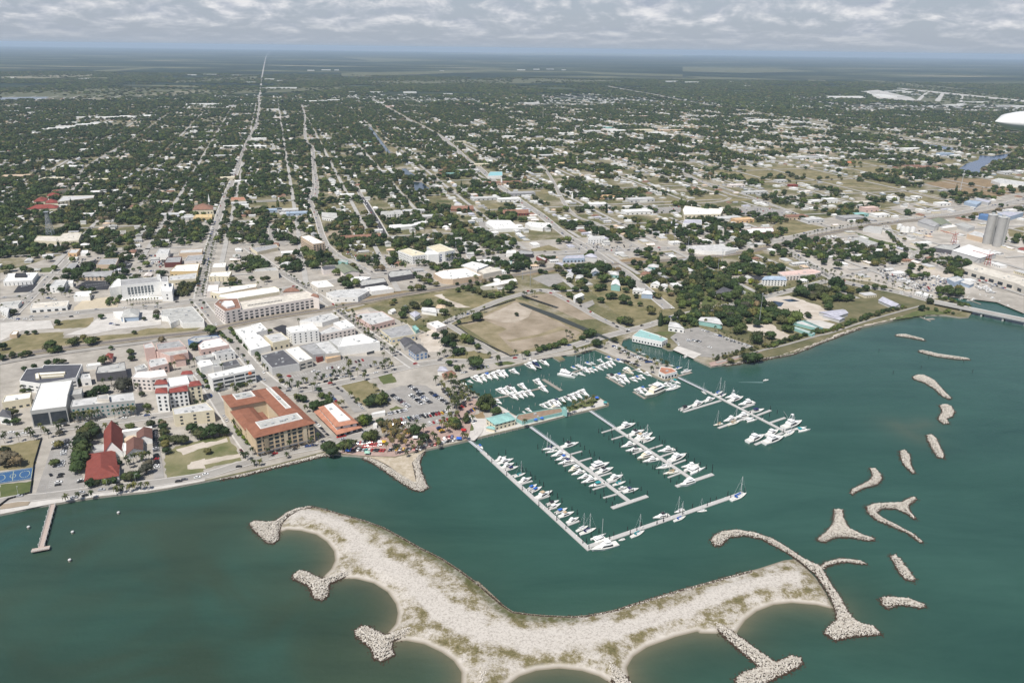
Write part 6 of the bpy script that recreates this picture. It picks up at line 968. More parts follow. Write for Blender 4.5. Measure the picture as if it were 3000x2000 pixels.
fleet('along the basin road wall', 'the west', 'M', "k 215,668 262,702;s 278,648 340,676;y 328,608 448,683;y 412,600 497,663;yb 458,575 557,642;y 528,570 628,638;y 583,548 707,622;y 648,543 742,607;y 758,528 872,577;yw 943,458 1062,532;yd 998,438 1122,518;yk 1108,418 1212,484")
fleet('on the old wooden dock', 'land', 'M', "s 588,868 668,918;y 612,748 722,818;y 668,742 762,802;yk 722,712 812,772;y 768,738 852,802;y 738,798 857,872;y 828,798 922,858;y 868,778 967,838;y 862,693 962,760;y 943,768 1042,834;y 1042,643 1142,718;y 1102,722 1202,788")
fleet('behind the thatched restaurant', 'the aqua house', 'M', "k 908,998 942,1022;s 943,968 1018,1008;y 1108,920 1202,968;y 1168,898 1252,950;y 1213,878 1312,945;yn 1258,868 1352,930;y 1328,848 1402,900;yk 1388,830 1472,890;y 1438,810 1532,880;y 1498,788 1592,860;y 1553,763 1672,835;t 1335,955 1195,975")
fleet('in the sailboat rows', 'the grey ferry', 'M', "cn 1328,560 1528,602;yk 1348,515 1442,550;l 1463,488 1538,522 1515,350;lw 1518,468 1602,512 1555,360;lw 1558,478 1622,502 1585,340;y 1588,508 1682,567;lw 1538,558 1628,594 1590,470;s 1648,518 1732,557;st 1688,498 1772,542;l 1622,438 1702,472 1680,330;lw 1678,438 1748,462 1725,322;lw 1748,488 1837,532 1790,350;y 1788,468 1888,512;y 1843,448 1942,502;y 1888,428 1977,477;sb 1858,378 1952,412;y 1768,408 1842,442;sb 1962,408 2068,447")
fleet('beside the mole', 'the slip end', 'M', "sk 1888,578 1992,642;y 1918,608 2012,642;yb 1968,578 2082,642;y 2018,600 2138,682;t 2068,528 2182,582;y 1988,638 2092,693;s 2138,618 2232,667;sb 2188,600 2275,642;s 2238,588 2318,632;s 2208,518 2292,562;s 2298,558 2395,602")
fleet('near the clubhouse', 'the slip end', 'N', "y 238,748 352,812;yb 283,728 392,780;yk 398,698 502,742;y 448,688 542,762;y 538,688 662,722;lw 742,712 582,772 690,600;yk 588,668 682,702;st 648,638 762,688"); boat('t', *vp('N', '545,755 348,855'), 'big cream trawler yacht at the end of the wooden slip dock')
fleet('in the narrow channel', 'the fish house', 'N', "lw 262,312 320,325 298,195;lw 308,340 372,345 335,220;lw 362,380 420,385 392,255;lw 430,400 488,408 465,295;s 250,375 310,365;lw 475,410 530,420 505,295;lw 505,440 565,450 540,315;lw 588,455 650,465 630,320;lw 632,470 692,478 660,360;l 692,515 780,495 740,360;lw 772,555 888,528 822,405;k 800,378 865,350")
boat('k', *vp('N', '1708,645 1772,636'), 'small white motorboat under way trailing a faint wake')
o = patch('wake', [(1800+q[0]/3.92, 950+q[1]/3.92) for q in ((1430, 641), (1710, 636), (1712, 652), (1430, 645))], mat('wake_foam', (.10, .17, .16), .4, .2, .3)); o.location.z = -ZG-.5
fleet('in the harbour behind the bridge', 'its head', 'H', "s 1085,1312 1130,1300;lw 1148,1302 1192,1290 1175,1215;y 1198,1322 1262,1315;s 1265,1268 1332,1280;s 1328,1278 1388,1290;y 1388,1312 1458,1305;y 1463,1335 1532,1342;y 1548,1382 1625,1388;s 1150,1325 1195,1330;k 1030,1250 1070,1245")

# ------------------------------------------------------------------ bridge, silos, masts
def bridge():
    A = P(*vp('H', '1010,1372')[0], 5.5); B_ = P(*vp('H', '1830,1540')[0], 5.5); B_ = A+(B_-A)*1.6; d = B_-A; L_ = d.length; r = root('road_bridge', 'long low concrete road bridge over the inlet mouth', 'bridge', (A.x, A.y, 0), math.atan2(d.y, d.x)); W_ = 6.5
    v = []; f = []; box(-20, -W_, 4.2, L_, W_, 5.3, v, f); put('deck', mesh('deck', v, f, cm('E')), r); put('road_surface', mesh('road_surface', [(-20, -W_+.6, 5.33), (L_, -W_+.6, 5.33), (L_, W_-.6, 5.33), (-20, W_-.6, 5.33)], [(0, 1, 2, 3)], roadm), r)
    for sg in (-1, 1): v = []; f = []; box(-20, sg*W_-.25, 5.3, L_, sg*W_+.25, 6.3, v, f); put('parapet', mesh('parapet', v, f, cm('L')), r)
    for t in np.arange(12, L_, 24): v = []; f = []; box(t-1, -5.5, -2, t+1, -3, 4.2, v, f); box(t-1, 3, -2, t+1, 5.5, 4.2, v, f); box(t-1.1, -6, 3.4, t+1.1, 6, 4.25, v, f); put('pier', mesh('pier', v, f, cm('E')), r)
bridge()
def silos():
    for lb, s, rad in (("pale grey twin barrelled concrete silo tower, first of the pair", "H:1380,752", 6.9), ("pale grey concrete silo tower with ladders, second of the pair", "H:1482,780", 6.9)):
        w = P(*mp(s)[0]); r = root('silo', lb, 'silo', (w.x, w.y+6, ZG)); cmx = mat('silo_concrete', (.37, .365, .35), .85, .1, .15)
        for dx, q in ((0, rad), (rad*1.05, rad*.62)):
            v = []; f = []; tube((dx, 0, -.5), (dx, 0, 50), q, q, 28, v, f); put('barrel', mesh('barrel', v, f, cmx), r)
        v = []; f = []; tube((0, 0, 50), (0, 0, 51.2), rad+.5, rad+.5, 28, v, f); put('top_rim', mesh('top_rim', v, f, cm('L')), r); v = []; f = []
        for k in range(14): a = k*.449; tube((rad*math.cos(a), rad*math.sin(a), 51), (rad*math.cos(a), rad*math.sin(a), 52.6), .12, .12, 4, v, f)
        box(-2, -2, 51, 2, 2, 54.5, v, f); put('head_house', mesh('head_house', v, f, unit_m), r); v = []; f = []
        for z in range(2, 50, 3): box(rad*.60, -rad*.9, z, rad*.60+.8, -rad*.78, z+.3, v, f)
        box(rad*.6, -rad*.92, 0, rad*.6+.15, -rad*.8, 50, v, f); box(rad*.6+.7, -rad*.92, 0, rad*.6+.85, -rad*.8, 50, v, f); put('ladder', mesh('ladder', v, f, unit_m), r)
    for k, s in enumerate(("H:465,600", "H:500,625", "H:545,630", "H:600,630")):
        w = P(*mp(s)[0]); r = root('storage_tank', 'squat white cement tank, %s along the curved siding' % ORD[k], 'tank', (w.x, w.y, ZG)); v = []; f = []; tube((0, 0, 0), (0, 0, 9), 4.5, 4.5, 16, v, f); put('shell', mesh('shell', v, f, cm('W')), r); v = []; f = []; tube((0, 0, 9), (0, 0, 11.5), 4.5, .8, 16, v, f); put('cone_top', mesh('cone_top', v, f, cm('L')), r)
silos()
def lattice(name, label, base, topy, w, m, cat='mast'):
    b0 = P(*base); z = 10
    for z in np.arange(10, 160, 1):
        if PX(b0.x, b0.y, z)[1] <= topy: break
    r = root(name, label, cat, (b0.x, b0.y, ZG)); H = z-ZG; v = []; f = []; n = max(4, int(H/6)); wd = lambda t: w*(1-.74*t)
    if w > 2:
        for k in range(4):
            sx = (1, 1, -1, -1)[k]; sy = (1, -1, -1, 1)[k]; tube((sx*wd(0)/2, sy*wd(0)/2, 0), (sx*wd(1)/2, sy*wd(1)/2, H), .35, .28, 5, v, f)
        put('legs', mesh('legs', v, f, m), r); v = []; f = []
        for i in range(n):
            for k in range(4):
                c = [((1, 1), (1, -1), (-1, -1), (-1, 1))[(k+q) % 4] for q in (0, 1)]; z0 = H*i/n; z1 = H*(i+1)/n; a = wd(i/n)/2; e = wd((i+1)/n)/2
                tube((c[0][0]*a, c[0][1]*a, z0), (c[1][0]*e, c[1][1]*e, z1), .2, .2, 4, v, f, False); tube((c[1][0]*a, c[1][1]*a, z0), (c[0][0]*e, c[0][1]*e, z1), .2, .2, 4, v, f, False); tube((c[0][0]*e, c[0][1]*e, z1), (c[1][0]*e, c[1][1]*e, z1), .2, .2, 4, v, f, False)
        put('braces', mesh('braces', v, f, m), r); v = []; f = []; box(-wd(1)*1.2, -wd(1)*1.2, H, wd(1)*1.2, wd(1)*1.2, H+.6, v, f); put('platform', mesh('platform', v, f, m), r)
    else:
        tube((0, 0, 0), (0, 0, H), w/2, w/4, 10, v, f); put('pole', mesh('pole', v, f, m), r); v = []; f = []; tube((0, 0, H-2), (0, 0, H), w*.9, w*.9, 10, v, f); put('antenna_ring', mesh('antenna_ring', v, f, m), r)
steel = mat('tower_steel', (.30, .32, .35), .6, .1, .3)
lattice('lattice_tower', 'grey steel lattice tower standing over dark trees', vp('f', '338,1568')[0], 622, 11, steel, 'tower'); lattice('radio_mast', 'tall slender grey mast beside brown scrub near the lake', vp('h', '1817,1270')[0], 500, 1.6, cm('L')); lattice('chimney', 'thin pale chimney rising from the distant rooftops', vp('g', '1323,780')[0], 316, 1.8, cm('Z'))
for k, (s, t) in enumerate((("V:75,1065", 740), ("V:515,1300", 782), ("V:440,1240", 800), ("V:1930,905", 672), ("V:1855,825", 672), ("V:2072,910", 693), ("N:1660,0", 860), ("G:460,665", 760), ("G:512,560", 738), ("B:1380,30", 620), ("C:1316,330", 710), ("C:1054,230", 686))):
    lattice('power_pole', 'slender steel power pole, %s along the lines behind the field and rails' % ORD[k], mp(s)[0], t, .7, steel, 'pole')
def steeple(s, top, lb):
    w = P(*mp(s)[0]); r = root('steeple', lb, 'steeple', (w.x, w.y, ZG)); v = []; f = []; box(-1.8, -1.8, 0, 1.8, 1.8, top*.5, v, f); put('tower', mesh('tower', v, f, cm('W')), r); v = []; f = []; tube((0, 0, top*.5), (0, 0, top), 1.9, .1, 8, v, f); put('spire', mesh('spire', v, f, cm('W')), r)
steeple("V:232,310", 22, 'sharp white church steeple on the diagonal avenue'); steeple("T:2065,345", 24, 'white church steeple behind the tan church'); steeple("V:928,445", 15, 'small white steeple over the middle neighbourhood')
def wing():
    # tip of the photographer's own aircraft float, close by
    d = (fw+RT*((3064-1500)/FPX)+UP*((1000-359)/FPX)).normalized(); p = Vector((0, 0, CAM_H))+d*6.0; v = []; f = []; n = 22; k = 16
    for i in range(n+1):
        t = i/n; x = -.30+1.5*t; ry = .115*math.sqrt(max(0, 1-(1-min(1, t/.14))**2.3)) if t < .14 else .115; rz = .075*math.sqrt(max(0, 1-(1-min(1, t/.22))**2.0)) if t < .22 else .075
        for j in range(k): a = 2*math.pi*j/k; v.append((x, ry*1.3*math.cos(a), rz*math.sin(a)*(1 if math.sin(a) > 0 else .85)))
    f = [(i*k+j, i*k+(j+1) % k, (i+1)*k+(j+1) % k, (i+1)*k+j) for i in range(n) for j in range(k)]
    r = root('aircraft_wing', 'white rounded aircraft wing tip hanging in the air at the frame edge', 'aircraft', p, R(-6)); put('wing_skin', mesh('wing_skin', v, f, gel, None, True), r); v = []; f = []; tube((.02, 0, -.055), (.02, -.0, -.075), .025, .01, 8, v, f); put('nav_lamp', mesh('nav_lamp', v, f, pilem), r); v = []; f = []; tube((-.05, -.02, .058), (.03, .0, .06), .003, .003, 5, v, f); put('skin_seam', mesh('skin_seam', v, f, cm('G')), r)
wing()
# ------------------------------------------------------------------ vegetation prototypes
def leafmat(name, a, b_):
    m = mat(name, tuple(q*t for q, t in zip(a, (1.2, 1.13, 1.22))), .85, 0, .35, col2=tuple(q*t for q, t in zip(b_, (1.28, 1.2, 1.35))), spec=.15); nt = m.node_tree; b = nt.nodes['Principled BSDF']; N = nt.nodes.new; L = nt.links.new
    if nt.nodes.get('own'): return m
    oi = N('ShaderNodeObjectInfo'); oi.name = 'own'; r = N('ShaderNodeValToRGB'); e = r.color_ramp.elements; e[0].color = (.5, .58, .6, 1); e[1].color = (2.1, 1.7, 1.25, 1); e.new(.55).color = (1, 1, .95, 1); L(oi.outputs['Random'], r.inputs[0])
    x = N('ShaderNodeMix'); x.data_type = 'RGBA'; x.blend_type = 'MULTIPLY'; x.inputs[0].default_value = 1; L(b.inputs['Base Color'].links[0].from_socket, x.inputs[6]); L(r.outputs[0], x.inputs[7]); L(x.outputs[2], b.inputs['Base Color']); return m
LEAF = [leafmat('dark_foliage', (.017, .032, .013), (.040, .062, .025)), leafmat('green_foliage', (.022, .042, .014), (.055, .085, .030)), leafmat('olive_foliage', (.030, .042, .018), (.070, .080, .036)), leafmat('lime_foliage', (.055, .085, .012), (.11, .15, .03)), leafmat('grey_foliage', (.055, .055, .035), (.11, .105, .07))]
trunkm = mat('tree_bark', (.13, .10, .075), .9, .2, 1.5); frondm = leafmat('palm_frond', (.022, .038, .014), (.060, .070, .028)); frondy = leafmat('dry_palm_frond', (.055, .055, .022), (.14, .12, .055)); palmt = mat('palm_trunk', (.24, .205, .165), .9, .15, 1.5)
def crown_mesh(seed, m, sq=.72, lobes=11, name='crown'):
    """a unit crown: clumps thrown through the volume plus loose leaf faces between and beyond them"""
    g = np.random.default_rng(seed); V = []; F = []; nv = 0
    t = (1+5**.5)/2; v0, f0 = ICOV/np.linalg.norm(ICOV[0]), ICOF
    mid = {}; v1 = [tuple(p) for p in v0]; f1 = []
    def mp2(a, c):
        k = (min(a, c), max(a, c))
        if k not in mid: p = (np.array(v1[a])+np.array(v1[c]))/2; v1.append(tuple(p/np.linalg.norm(p))); mid[k] = len(v1)-1
        return mid[k]
    for a, c, d in f0: x, y, z = mp2(a, c), mp2(c, d), mp2(d, a); f1 += [(a, x, z), (c, y, x), (d, z, y), (x, y, z)]
    v1 = np.array(v1); f1 = np.array(f1)
    for k in range(lobes):
        th = g.uniform(0, 6.28); rr = (.0 if k == 0 else g.uniform(.30, .70)); cz = g.uniform(-.18, .42)*(1-.5*rr) if k else .15; rad = g.uniform(.26, .46) if k else .58
        c = np.array([rr*math.cos(th), rr*math.sin(th), cz]); p = v1*rad*g.uniform(.70, 1.22, (len(v1), 1))*np.array([1, 1, sq])+c; V.append(p); F.append(f1+nv); nv += len(p)
    n = 260; d = g.normal(size=(n, 3)); d /= np.linalg.norm(d, axis=1)[:, None]; d[:, 2] = np.abs(d[:, 2])*1.1-.22; c = d*g.uniform(.62, 1.06, (n, 1))*np.array([1, 1, sq])
    a = g.normal(size=(n, 3))*.085; e = g.normal(size=(n, 3))*.085; q = np.stack([c-a, c+e, c+a], 1).reshape(-1, 3); V.append(q); F.append(np.arange(3*n).reshape(-1, 3)+nv)
    return npmesh(name, np.concatenate(V), np.concatenate(F), m)
CROWNS = [crown_mesh(i, LEAF[(0, 0, 1, 1, 2, 0, 1, 2)[i]], .62+.05*(i % 4), 9+i % 5) for i in range(8)]
CR_LIME = crown_mesh(31, LEAF[3]); CR_GREY = crown_mesh(32, LEAF[4]); CR_TALL = crown_mesh(33, LEAF[0], 2.6, 12)
def trunk_mesh():
    v = []; f = []; tube((0, 0, -.2), (.03, 0, .5), .09, .06, 6, v, f)
    for a in (0, 2.1, 4.2): tube((.03, 0, .45), (.42*math.cos(a), .42*math.sin(a), .95), .045, .02, 5, v, f)
    return mesh('trunk', v, f, trunkm)
TRUNK = trunk_mesh()
def frond_mesh(seed, m, n=19):
    g = np.random.default_rng(seed); v = []; f = []
    for k in range(n):
        a = 6.283*k/n+g.uniform(-.2, .2); up = g.uniform(-.1, .85); L_ = g.uniform(.8, 1.1); prev = None
        for i in range(5):
            t = i/4; r = L_*t*(1-.12*t); z = up*t*1.1-.95*t*t*(.6+.5*(1-up)); w = .17*math.sin(math.pi*min(.97, t*.85+.12)); cx, cy = math.cos(a), math.sin(a); b = len(v)
            v += [(r*cx-w*cy, r*cy+w*cx, z-.06*(i > 0)), (r*cx, r*cy, z), (r*cx+w*cy, r*cy-w*cx, z-.06*(i > 0))]
            if i: f += [(b-3, b-2, b+1, b), (b-2, b-1, b+2, b+1)]
    return mesh('fronds', v, f, m)
FROND = [frond_mesh(1, frondm), frond_mesh(2, frondm, 22), frond_mesh(3, frondy, 20)]
def ptrunk(): v = []; f = []; tube((0, 0, -.1), (.03, 0, .5), .022, .017, 6, v, f); tube((.03, 0, .5), (.02, .02, 1.0), .017, .014, 6, v, f); return mesh('trunk', v, f, palmt)
PTR = ptrunk()
ZONE = [("A", 0, 600, 640, 1060, 'near the courthouse and rails'), ("D", 0, 600, 1060, 1420, 'in the church and city hall quarter'), ("E", 600, 1120, 1060, 1420, 'near the terracotta courtyard block'), ("C", 1000, 1420, 640, 1080, 'round the cleared field'), ("B", 560, 1010, 640, 1080, 'among the long garage shop streets'), ("X", 1100, 1420, 1040, 1400, 'in the car show park'), ("M", 1400, 2000, 880, 1300, 'round the marina basin'), ("G", 1880, 2560, 760, 1100, 'in the shoreline park'), ("W", 2000, 3010, 380, 1000, 'in the port quarter')]
def zone(px, py):
    for _, a, c, d, e, s in ZONE:
        if a <= px <= c and d <= py <= e: return s
    return 'in the wooded neighbourhoods' if px < 1500 else 'in the open eastern neighbourhoods'
TREES = []   # x, y, radius, crown index
def trip(s):
    o = []; v = 'z'
    for tok in s.split():
        if ':' in tok: v, tok = tok.split(':')
        a = [float(q) for q in tok.split(',')]; p = vp(v, '%f,%f' % (a[0], a[1]))[0]; o.append((p, a[2] if len(a) > 2 else None, int(a[3]) if len(a) > 3 else None))
    return o
for p, r_, k in trip("A:1165,1085,4 660,1150,4 820,1380,6 870,1350,5 1030,1370,6 1080,1350,5 580,1410,6 540,1450,5 660,1460,5 590,1480,4 310,1270,3 400,1265,3 960,1315,4 1540,1265,3 1275,1445,3 1500,1490,4 1510,1560,4 150,1035,5 85,1045,4 20,1430,5 1880,590,7 1840,585,6 1680,480,6 1620,430,5 1640,400,5 640,655,4 560,770,3.4 620,780,3.4 700,775,5 250,1530,4 330,1510,4 150,1530,4 30,1555,4 1860,1355,5,4 1790,1090,4 1800,1040,4 1650,1110,3 2230,1430,5 2270,1400,4 830,430,5 990,500,7 1290,380,6 1250,390,5 1330,390,5 280,540,6 340,550,5 630,530,5 560,420,6 "
    "V:820,1160,5 850,1180,5 900,1240,5 1000,1270,6 1040,1255,7 1100,1110,6 1050,1100,6 990,1110,6 930,1110,5 870,1110,5 1180,1120,7 1250,1110,7 1270,1220,7 1220,1230,7 1230,1310,6 1180,1320,6 1060,1330,5 1330,1395,6 1440,1430,8 1290,1405,5 1210,1440,5 1480,1230,5 1510,1300,5 1460,1340,5 1380,1140,5 1640,1240,6 1700,1215,6 1900,1170,6 900,1385,5 960,1330,5 1020,1300,6 760,1310,5 800,1320,5 840,1330,5 1560,1400,4 1740,1390,5 1780,1400,5 1600,1480,4 1500,1470,4 1660,1000,6 1700,1020,6 1750,1030,6 1330,1150,5 1420,1180,5 940,1410,4 1000,1440,5 "
    "D:620,620,7 600,690,8 580,760,8 560,830,7 550,890,6 640,600,6 670,640,6 600,640,7 570,720,7 540,870,5 0,820,6,4 60,830,7,4 110,840,6,4 30,780,5 410,725,4 385,855,4 420,645,3 860,310,8,4 900,300,7,4 640,370,6 700,340,6 740,340,5 620,390,4 735,130,6 560,285,4 1150,600,4 1160,640,4 1165,680,4 1170,720,4 1180,770,4 1230,690,5 1290,690,5 1400,640,5 920,600,4 1060,580,4 1150,575,3 920,950,5 960,945,4.5 890,955,4 1030,900,5,4 1050,860,4,4 840,855,3 640,1000,4 690,1000,3 750,990,3 800,980,3 440,555,4 920,70,4 930,115,4 160,350,3 210,340,3 400,140,4 340,150,4 440,140,4 240,175,3 170,190,3 80,500,5 110,560,4 60,560,4 1000,370,3 1040,460,4 "
    "E:40,1050,5 110,1110,6 150,1120,5 250,1080,7 320,1080,6 370,1090,5 200,1290,3.5 1300,830,6 1380,820,5 1440,780,4 1340,660,3 1360,720,4 1420,740,3.5 1780,980,6,3 1830,970,5 1740,1000,5,4 1900,770,7 1960,770,7 1850,800,5 2000,740,5 1440,1240,5 1480,1290,5 1400,1250,4 1850,1140,5 1900,1130,5 1560,1240,3.5 1620,1220,4 1660,1210,4 230,60,7 60,230,4 345,620,3.5 520,620,3 570,610,3 300,660,3 1130,740,4 1180,760,4 930,520,3 960,570,3 840,65,3 740,855,4.5 "
    "X:500,350,5,4 560,370,4 740,380,4 760,420,3 1190,490,6 1300,590,5 1700,380,6 1740,420,5 1860,350,4 60,690,5 110,770,5 40,720,4 250,690,4 300,670,4 600,580,6 560,570,5 640,560,5 "
    "C:1560,1085,7 1520,1100,4 1350,1150,3 700,1060,6 740,1000,6 830,950,6 860,970,5 1000,940,7 960,950,5 1180,1030,6 580,930,4 610,905,4 1140,920,5 1200,930,4 1240,940,4 1080,1300,5 1180,1270,5 1200,1370,7 1270,1330,6 1280,1410,5 1420,1340,6 1480,1360,5 1320,1490,5 1380,1480,5 800,760,5 880,750,6 940,750,5 1330,710,3 840,600,4 900,640,6 960,670,6 1020,680,6 1090,710,5 1000,620,5 1540,640,5 1480,680,3 1400,745,4 1450,760,5 1520,780,5 1580,800,5 1650,830,5 1720,840,5 1800,830,5 1860,820,4 1480,730,4 1560,700,4 1640,685,4 1720,660,4 1800,645,4 1880,630,4 1940,625,4 1340,780,4 580,440,6 540,430,5 2010,1060,3 "
    "M:380,430,8 340,420,6 1770,215,6 1740,215,5 1650,110,6 1700,100,6 1590,150,4 1300,240,4 1250,250,4 1200,260,4 1150,270,4 1100,290,4 1380,200,5 960,330,4 450,890,6 500,850,6 540,900,5 480,950,5 420,930,5 600,1000,5 100,1120,5 130,1150,5 390,250,4 60,440,4 150,500,4 1960,180,4 "
    "G:200,1210,6 290,1200,6 520,1230,6 600,1180,6 650,1150,6 700,1220,5 820,1080,7 780,1100,6 1180,1170,7 1130,1230,7 1230,1230,7 1350,1200,7 1300,1280,7 1500,1240,8 1420,1300,6 1040,1200,6 990,1250,5 760,1390,8 720,1420,6 1000,1500,8 960,1540,7 1150,1490,6 1400,1400,6 1350,1390,5 1550,900,8 1600,930,7 1500,920,6 1700,870,7 1800,880,8 1880,900,8 1780,950,7 1860,980,6 2020,800,12 1990,830,8 2060,840,8 1950,960,7 2000,1000,6 2050,980,7 2120,1000,6 2200,990,6 1900,1070,6 1920,1110,6 150,760,8 200,730,9 280,700,9 350,720,9 420,720,8 480,740,8 540,720,7 220,800,7 400,830,6 560,800,6 640,800,5 840,430,8 880,440,7 800,480,7 860,500,7 930,560,6 700,660,5,3 740,670,4,3 900,780,5,3 960,800,5 1060,880,5,3 1020,860,5 1530,790,5 1600,740,5 1650,740,5 1700,720,5 640,1220,5,4 690,1240,4,4 970,1080,6,4 2130,880,6 2200,900,6 1640,1210,4 1660,1230,4 1580,210,7 1640,240,7 1500,250,6 1400,290,6 1330,290,5 1700,300,6 1800,330,6 1270,400,5 1320,430,5 600,170,8 680,180,8 740,190,6 570,210,6 860,270,6 900,280,5 660,290,6 110,390,6 40,140,7 1280,100,7 1340,110,6 "
    "N:1500,380,6 1560,385,6 1620,375,6 1660,380,5 1330,410,4 620,240,3 H:130,1200,5 220,1180,5 310,1190,5 60,1220,5 700,1400,5 780,1330,5 1000,1320,4 1100,1370,5 1180,1390,4 900,1310,4 620,1080,6 680,1070,6 740,1060,6 700,760,4 500,780,5 540,800,5 520,700,4 "):
    w = P(*p, ZG+r_*.85); TREES.append((w.x, w.y, r_, k, 1))
# the mangrove hedge along the shore path and shrub strips: many small crowns
def along(s, step, r_, wid=0, k=None):
    l = ground(mp(s))
    for a, c in zip(l[:-1], l[1:]):
        n = max(1, int((c-a).length/step))
        for i in range(n):
            q = a.lerp(c, (i+rng.uniform(0, .9))/n); TREES.append((q.x+rng.uniform(-wid, wid), q.y+rng.uniform(-wid, wid), r_*rng.uniform(.75, 1.25), k, 0))
along("N:1170,425 1680,275 1900,220 2100,165 2352,95 L:90,205 400,90 700,5", 4.5, 2.4, 4, 2); along("N:1740,270 1900,225 2100,165 2352,100 L:90,200 400,80 690,0", 4, 2.6, 3, 1); along("A:2040,860 2100,710", 4, 3.2, 2, 2); along("A:2150,860 2250,690", 4, 3.2, 2, 2); along("A:2090,860 2170,700", 5, 3.0, 1, 2); along("A:1250,960 1290,880", 4, 3, 2, 1); along("A:1330,950 1370,880", 4, 3, 2, 1)
along("B:690,1240 790,1370 930,1500 E:690,290 800,420 850,480", 5.5, 2.6, 1, 1); along("B:560,1280 640,1350 700,1410", 6, 2.5, 1, 1); along("E:100,470 170,570 240,680", 6, 2.3, 1, 1); along("D:1130,570 1150,640 1160,760", 5, 2.8, 1.5); along("E:480,1040 560,1160 640,1250", 4.5, 2.3, 1, 3); along("E:930,660 1200,600", 7, 2, 1); along("L:850,5 1000,40 1120,60", 5, 2.8, 4, 1); along("H:850,1290 1000,1340 1200,1395", 5, 3, 4, 1); along("H:350,640 420,730 480,770", 5, 3.2, 3); along("H:640,760 840,930 1000,1010 1100,1040", 6, 3.2, 3); along("B:1560,560 1860,820", 6, 3, 3) if 0 else None
along("A:0,1545 200,1530 350,1515", 6, 2.4, 2); along("C:650,435 810,490", 4, 1.4, .5, 1); along("V:600,1040 760,1060", 5, 4.5, 3, 0); along("M:1060,300 1440,190", 5, 2.6, 3, 1); along("X:330,-10 350,60 600,170", 9, 1.6, 1)
# scattered trees of the town and woods
VPX = P(790, 150.0, ZG); UD = Vector((VPX.x, VPX.y)).normalized(); VD = Vector((UD.y, -UD.x))
TY = [200, 280, 350, 420, 500, 580, 660, 740, 820, 880]; TX = [0, 375, 750, 1125, 1500, 1875, 2250, 2625, 3000]
TD = np.array([[.55, .55, .5, .55, .58, .6, .62, .66, .74], [.66, .64, .5, .66, .68, .68, .70, .76, .84], [.6, .6, .62, .70, .52, .50, .55, .62, .66], [.76, .72, .66, .70, .55, .46, .44, .44, .6], [.78, .74, .66, .66, .50, .42, .30, .34, .42], [.78, .72, .58, .56, .48, .40, .32, .26, .2], [.82, .68, .52, .55, .44, .42, .36, .16, .12], [.74, .42, .30, .46, .44, .38, .36, .12, .08], [.34, .15, .05, .14, .34, .40, .36, .08, .06], [0, 0, 0, 0, .20, .40, .40, .06, .04]])
HD = 1.28*np.array([[.0]*9, [.12, .14, .18, .12, .14, .14, .08, .05, .04], [.42, .42, .40, .36, .55, .55, .48, .35, .25], [.46, .46, .48, .45, .60, .62, .60, .5, .3], [.5, .5, .5, .5, .65, .68, .5, .4, .3], [.5, .5, .55, .55, .65, .65, .5, .4, .3], [.45, .5, .5, .5, .62, .6, .45, .4, .4], [.35, .4, .3, .35, .5, .5, .4, .4, .4], [.1, .1, 0, .1, .35, .3, .3, .3, .2], [0]*9])
TD[2:7, 3:] *= .86
def look(T_, px, py):
    x = np.interp(px, TX, range(9)); y = np.interp(py, TY, range(10)); i = np.clip(x.astype(int), 0, 7); j = np.clip(y.astype(int), 0, 8); a = x-i; c = y-j
    return T_[j, i]*(1-a)*(1-c)+T_[j, i+1]*a*(1-c)+T_[j+1, i]*(1-a)*c+T_[j+1, i+1]*a*c
def vnoise(x, y, s, seed):
    g = np.random.default_rng(seed).random((257, 257)); fx = (x/s) % 256; fy = (y/s) % 256; i = fx.astype(int); j = fy.astype(int); a = fx-i; c = fy-j; a = a*a*(3-2*a); c = c*c*(3-2*c)
    return g[j, i]*(1-a)*(1-c)+g[j, i+1]*a*(1-c)+g[j+1, i]*(1-a)*c+g[j+1, i+1]*a*c
# side streets on the town's own grid
def side_streets():
    v = []; f = []; z = nextz(); pv = []; n0 = 0
    def seg(u0, u1, v0, v1, w):
        nonlocal n0
        a = UD*u0+VD*v0; c = UD*u1+VD*v1; L_ = (c-a).length; n = max(1, int(L_/60))
        for k in range(n):
            p = a.lerp(c, k/n); q = a.lerp(c, (k+1)/n); m_ = (p+q)/2; px, py = PX(m_.x, m_.y, ZG)
            if not (-150 < px < 3150 and 235 < py < 870) or m_.y < 700: continue
            if is_occ(np.array([m_.x, p.x*.7+q.x*.3, p.x*.3+q.x*.7]), np.array([m_.y, p.y*.7+q.y*.3, p.y*.3+q.y*.7])).any(): continue
            d = (q-p).normalized(); e = Vector((-d.y, d.x))*w/2; b = len(v); v.extend([(p.x-e.x, p.y-e.y, z), (q.x-e.x, q.y-e.y, z), (q.x+e.x, q.y+e.y, z), (p.x+e.x, p.y+e.y, z)]); f.append((b, b+1, b+2, b+3)); pv.append((p, q))
    for i in range(-40, 45): seg(700, 5600, i*118+20, i*118+20, 7.5)
    for j in range(4, 30): seg(j*190, j*190, -4500, 4500, 7.0)
    struct('road', mesh('road', v, f, walk if False else mat('side_street', (.30, .29, .27), .92, 0, .05, col2=(.42, .405, .38))))
    for p, q in pv: occ_line([p, q], 5.0)
side_streets()
HOUSES = []
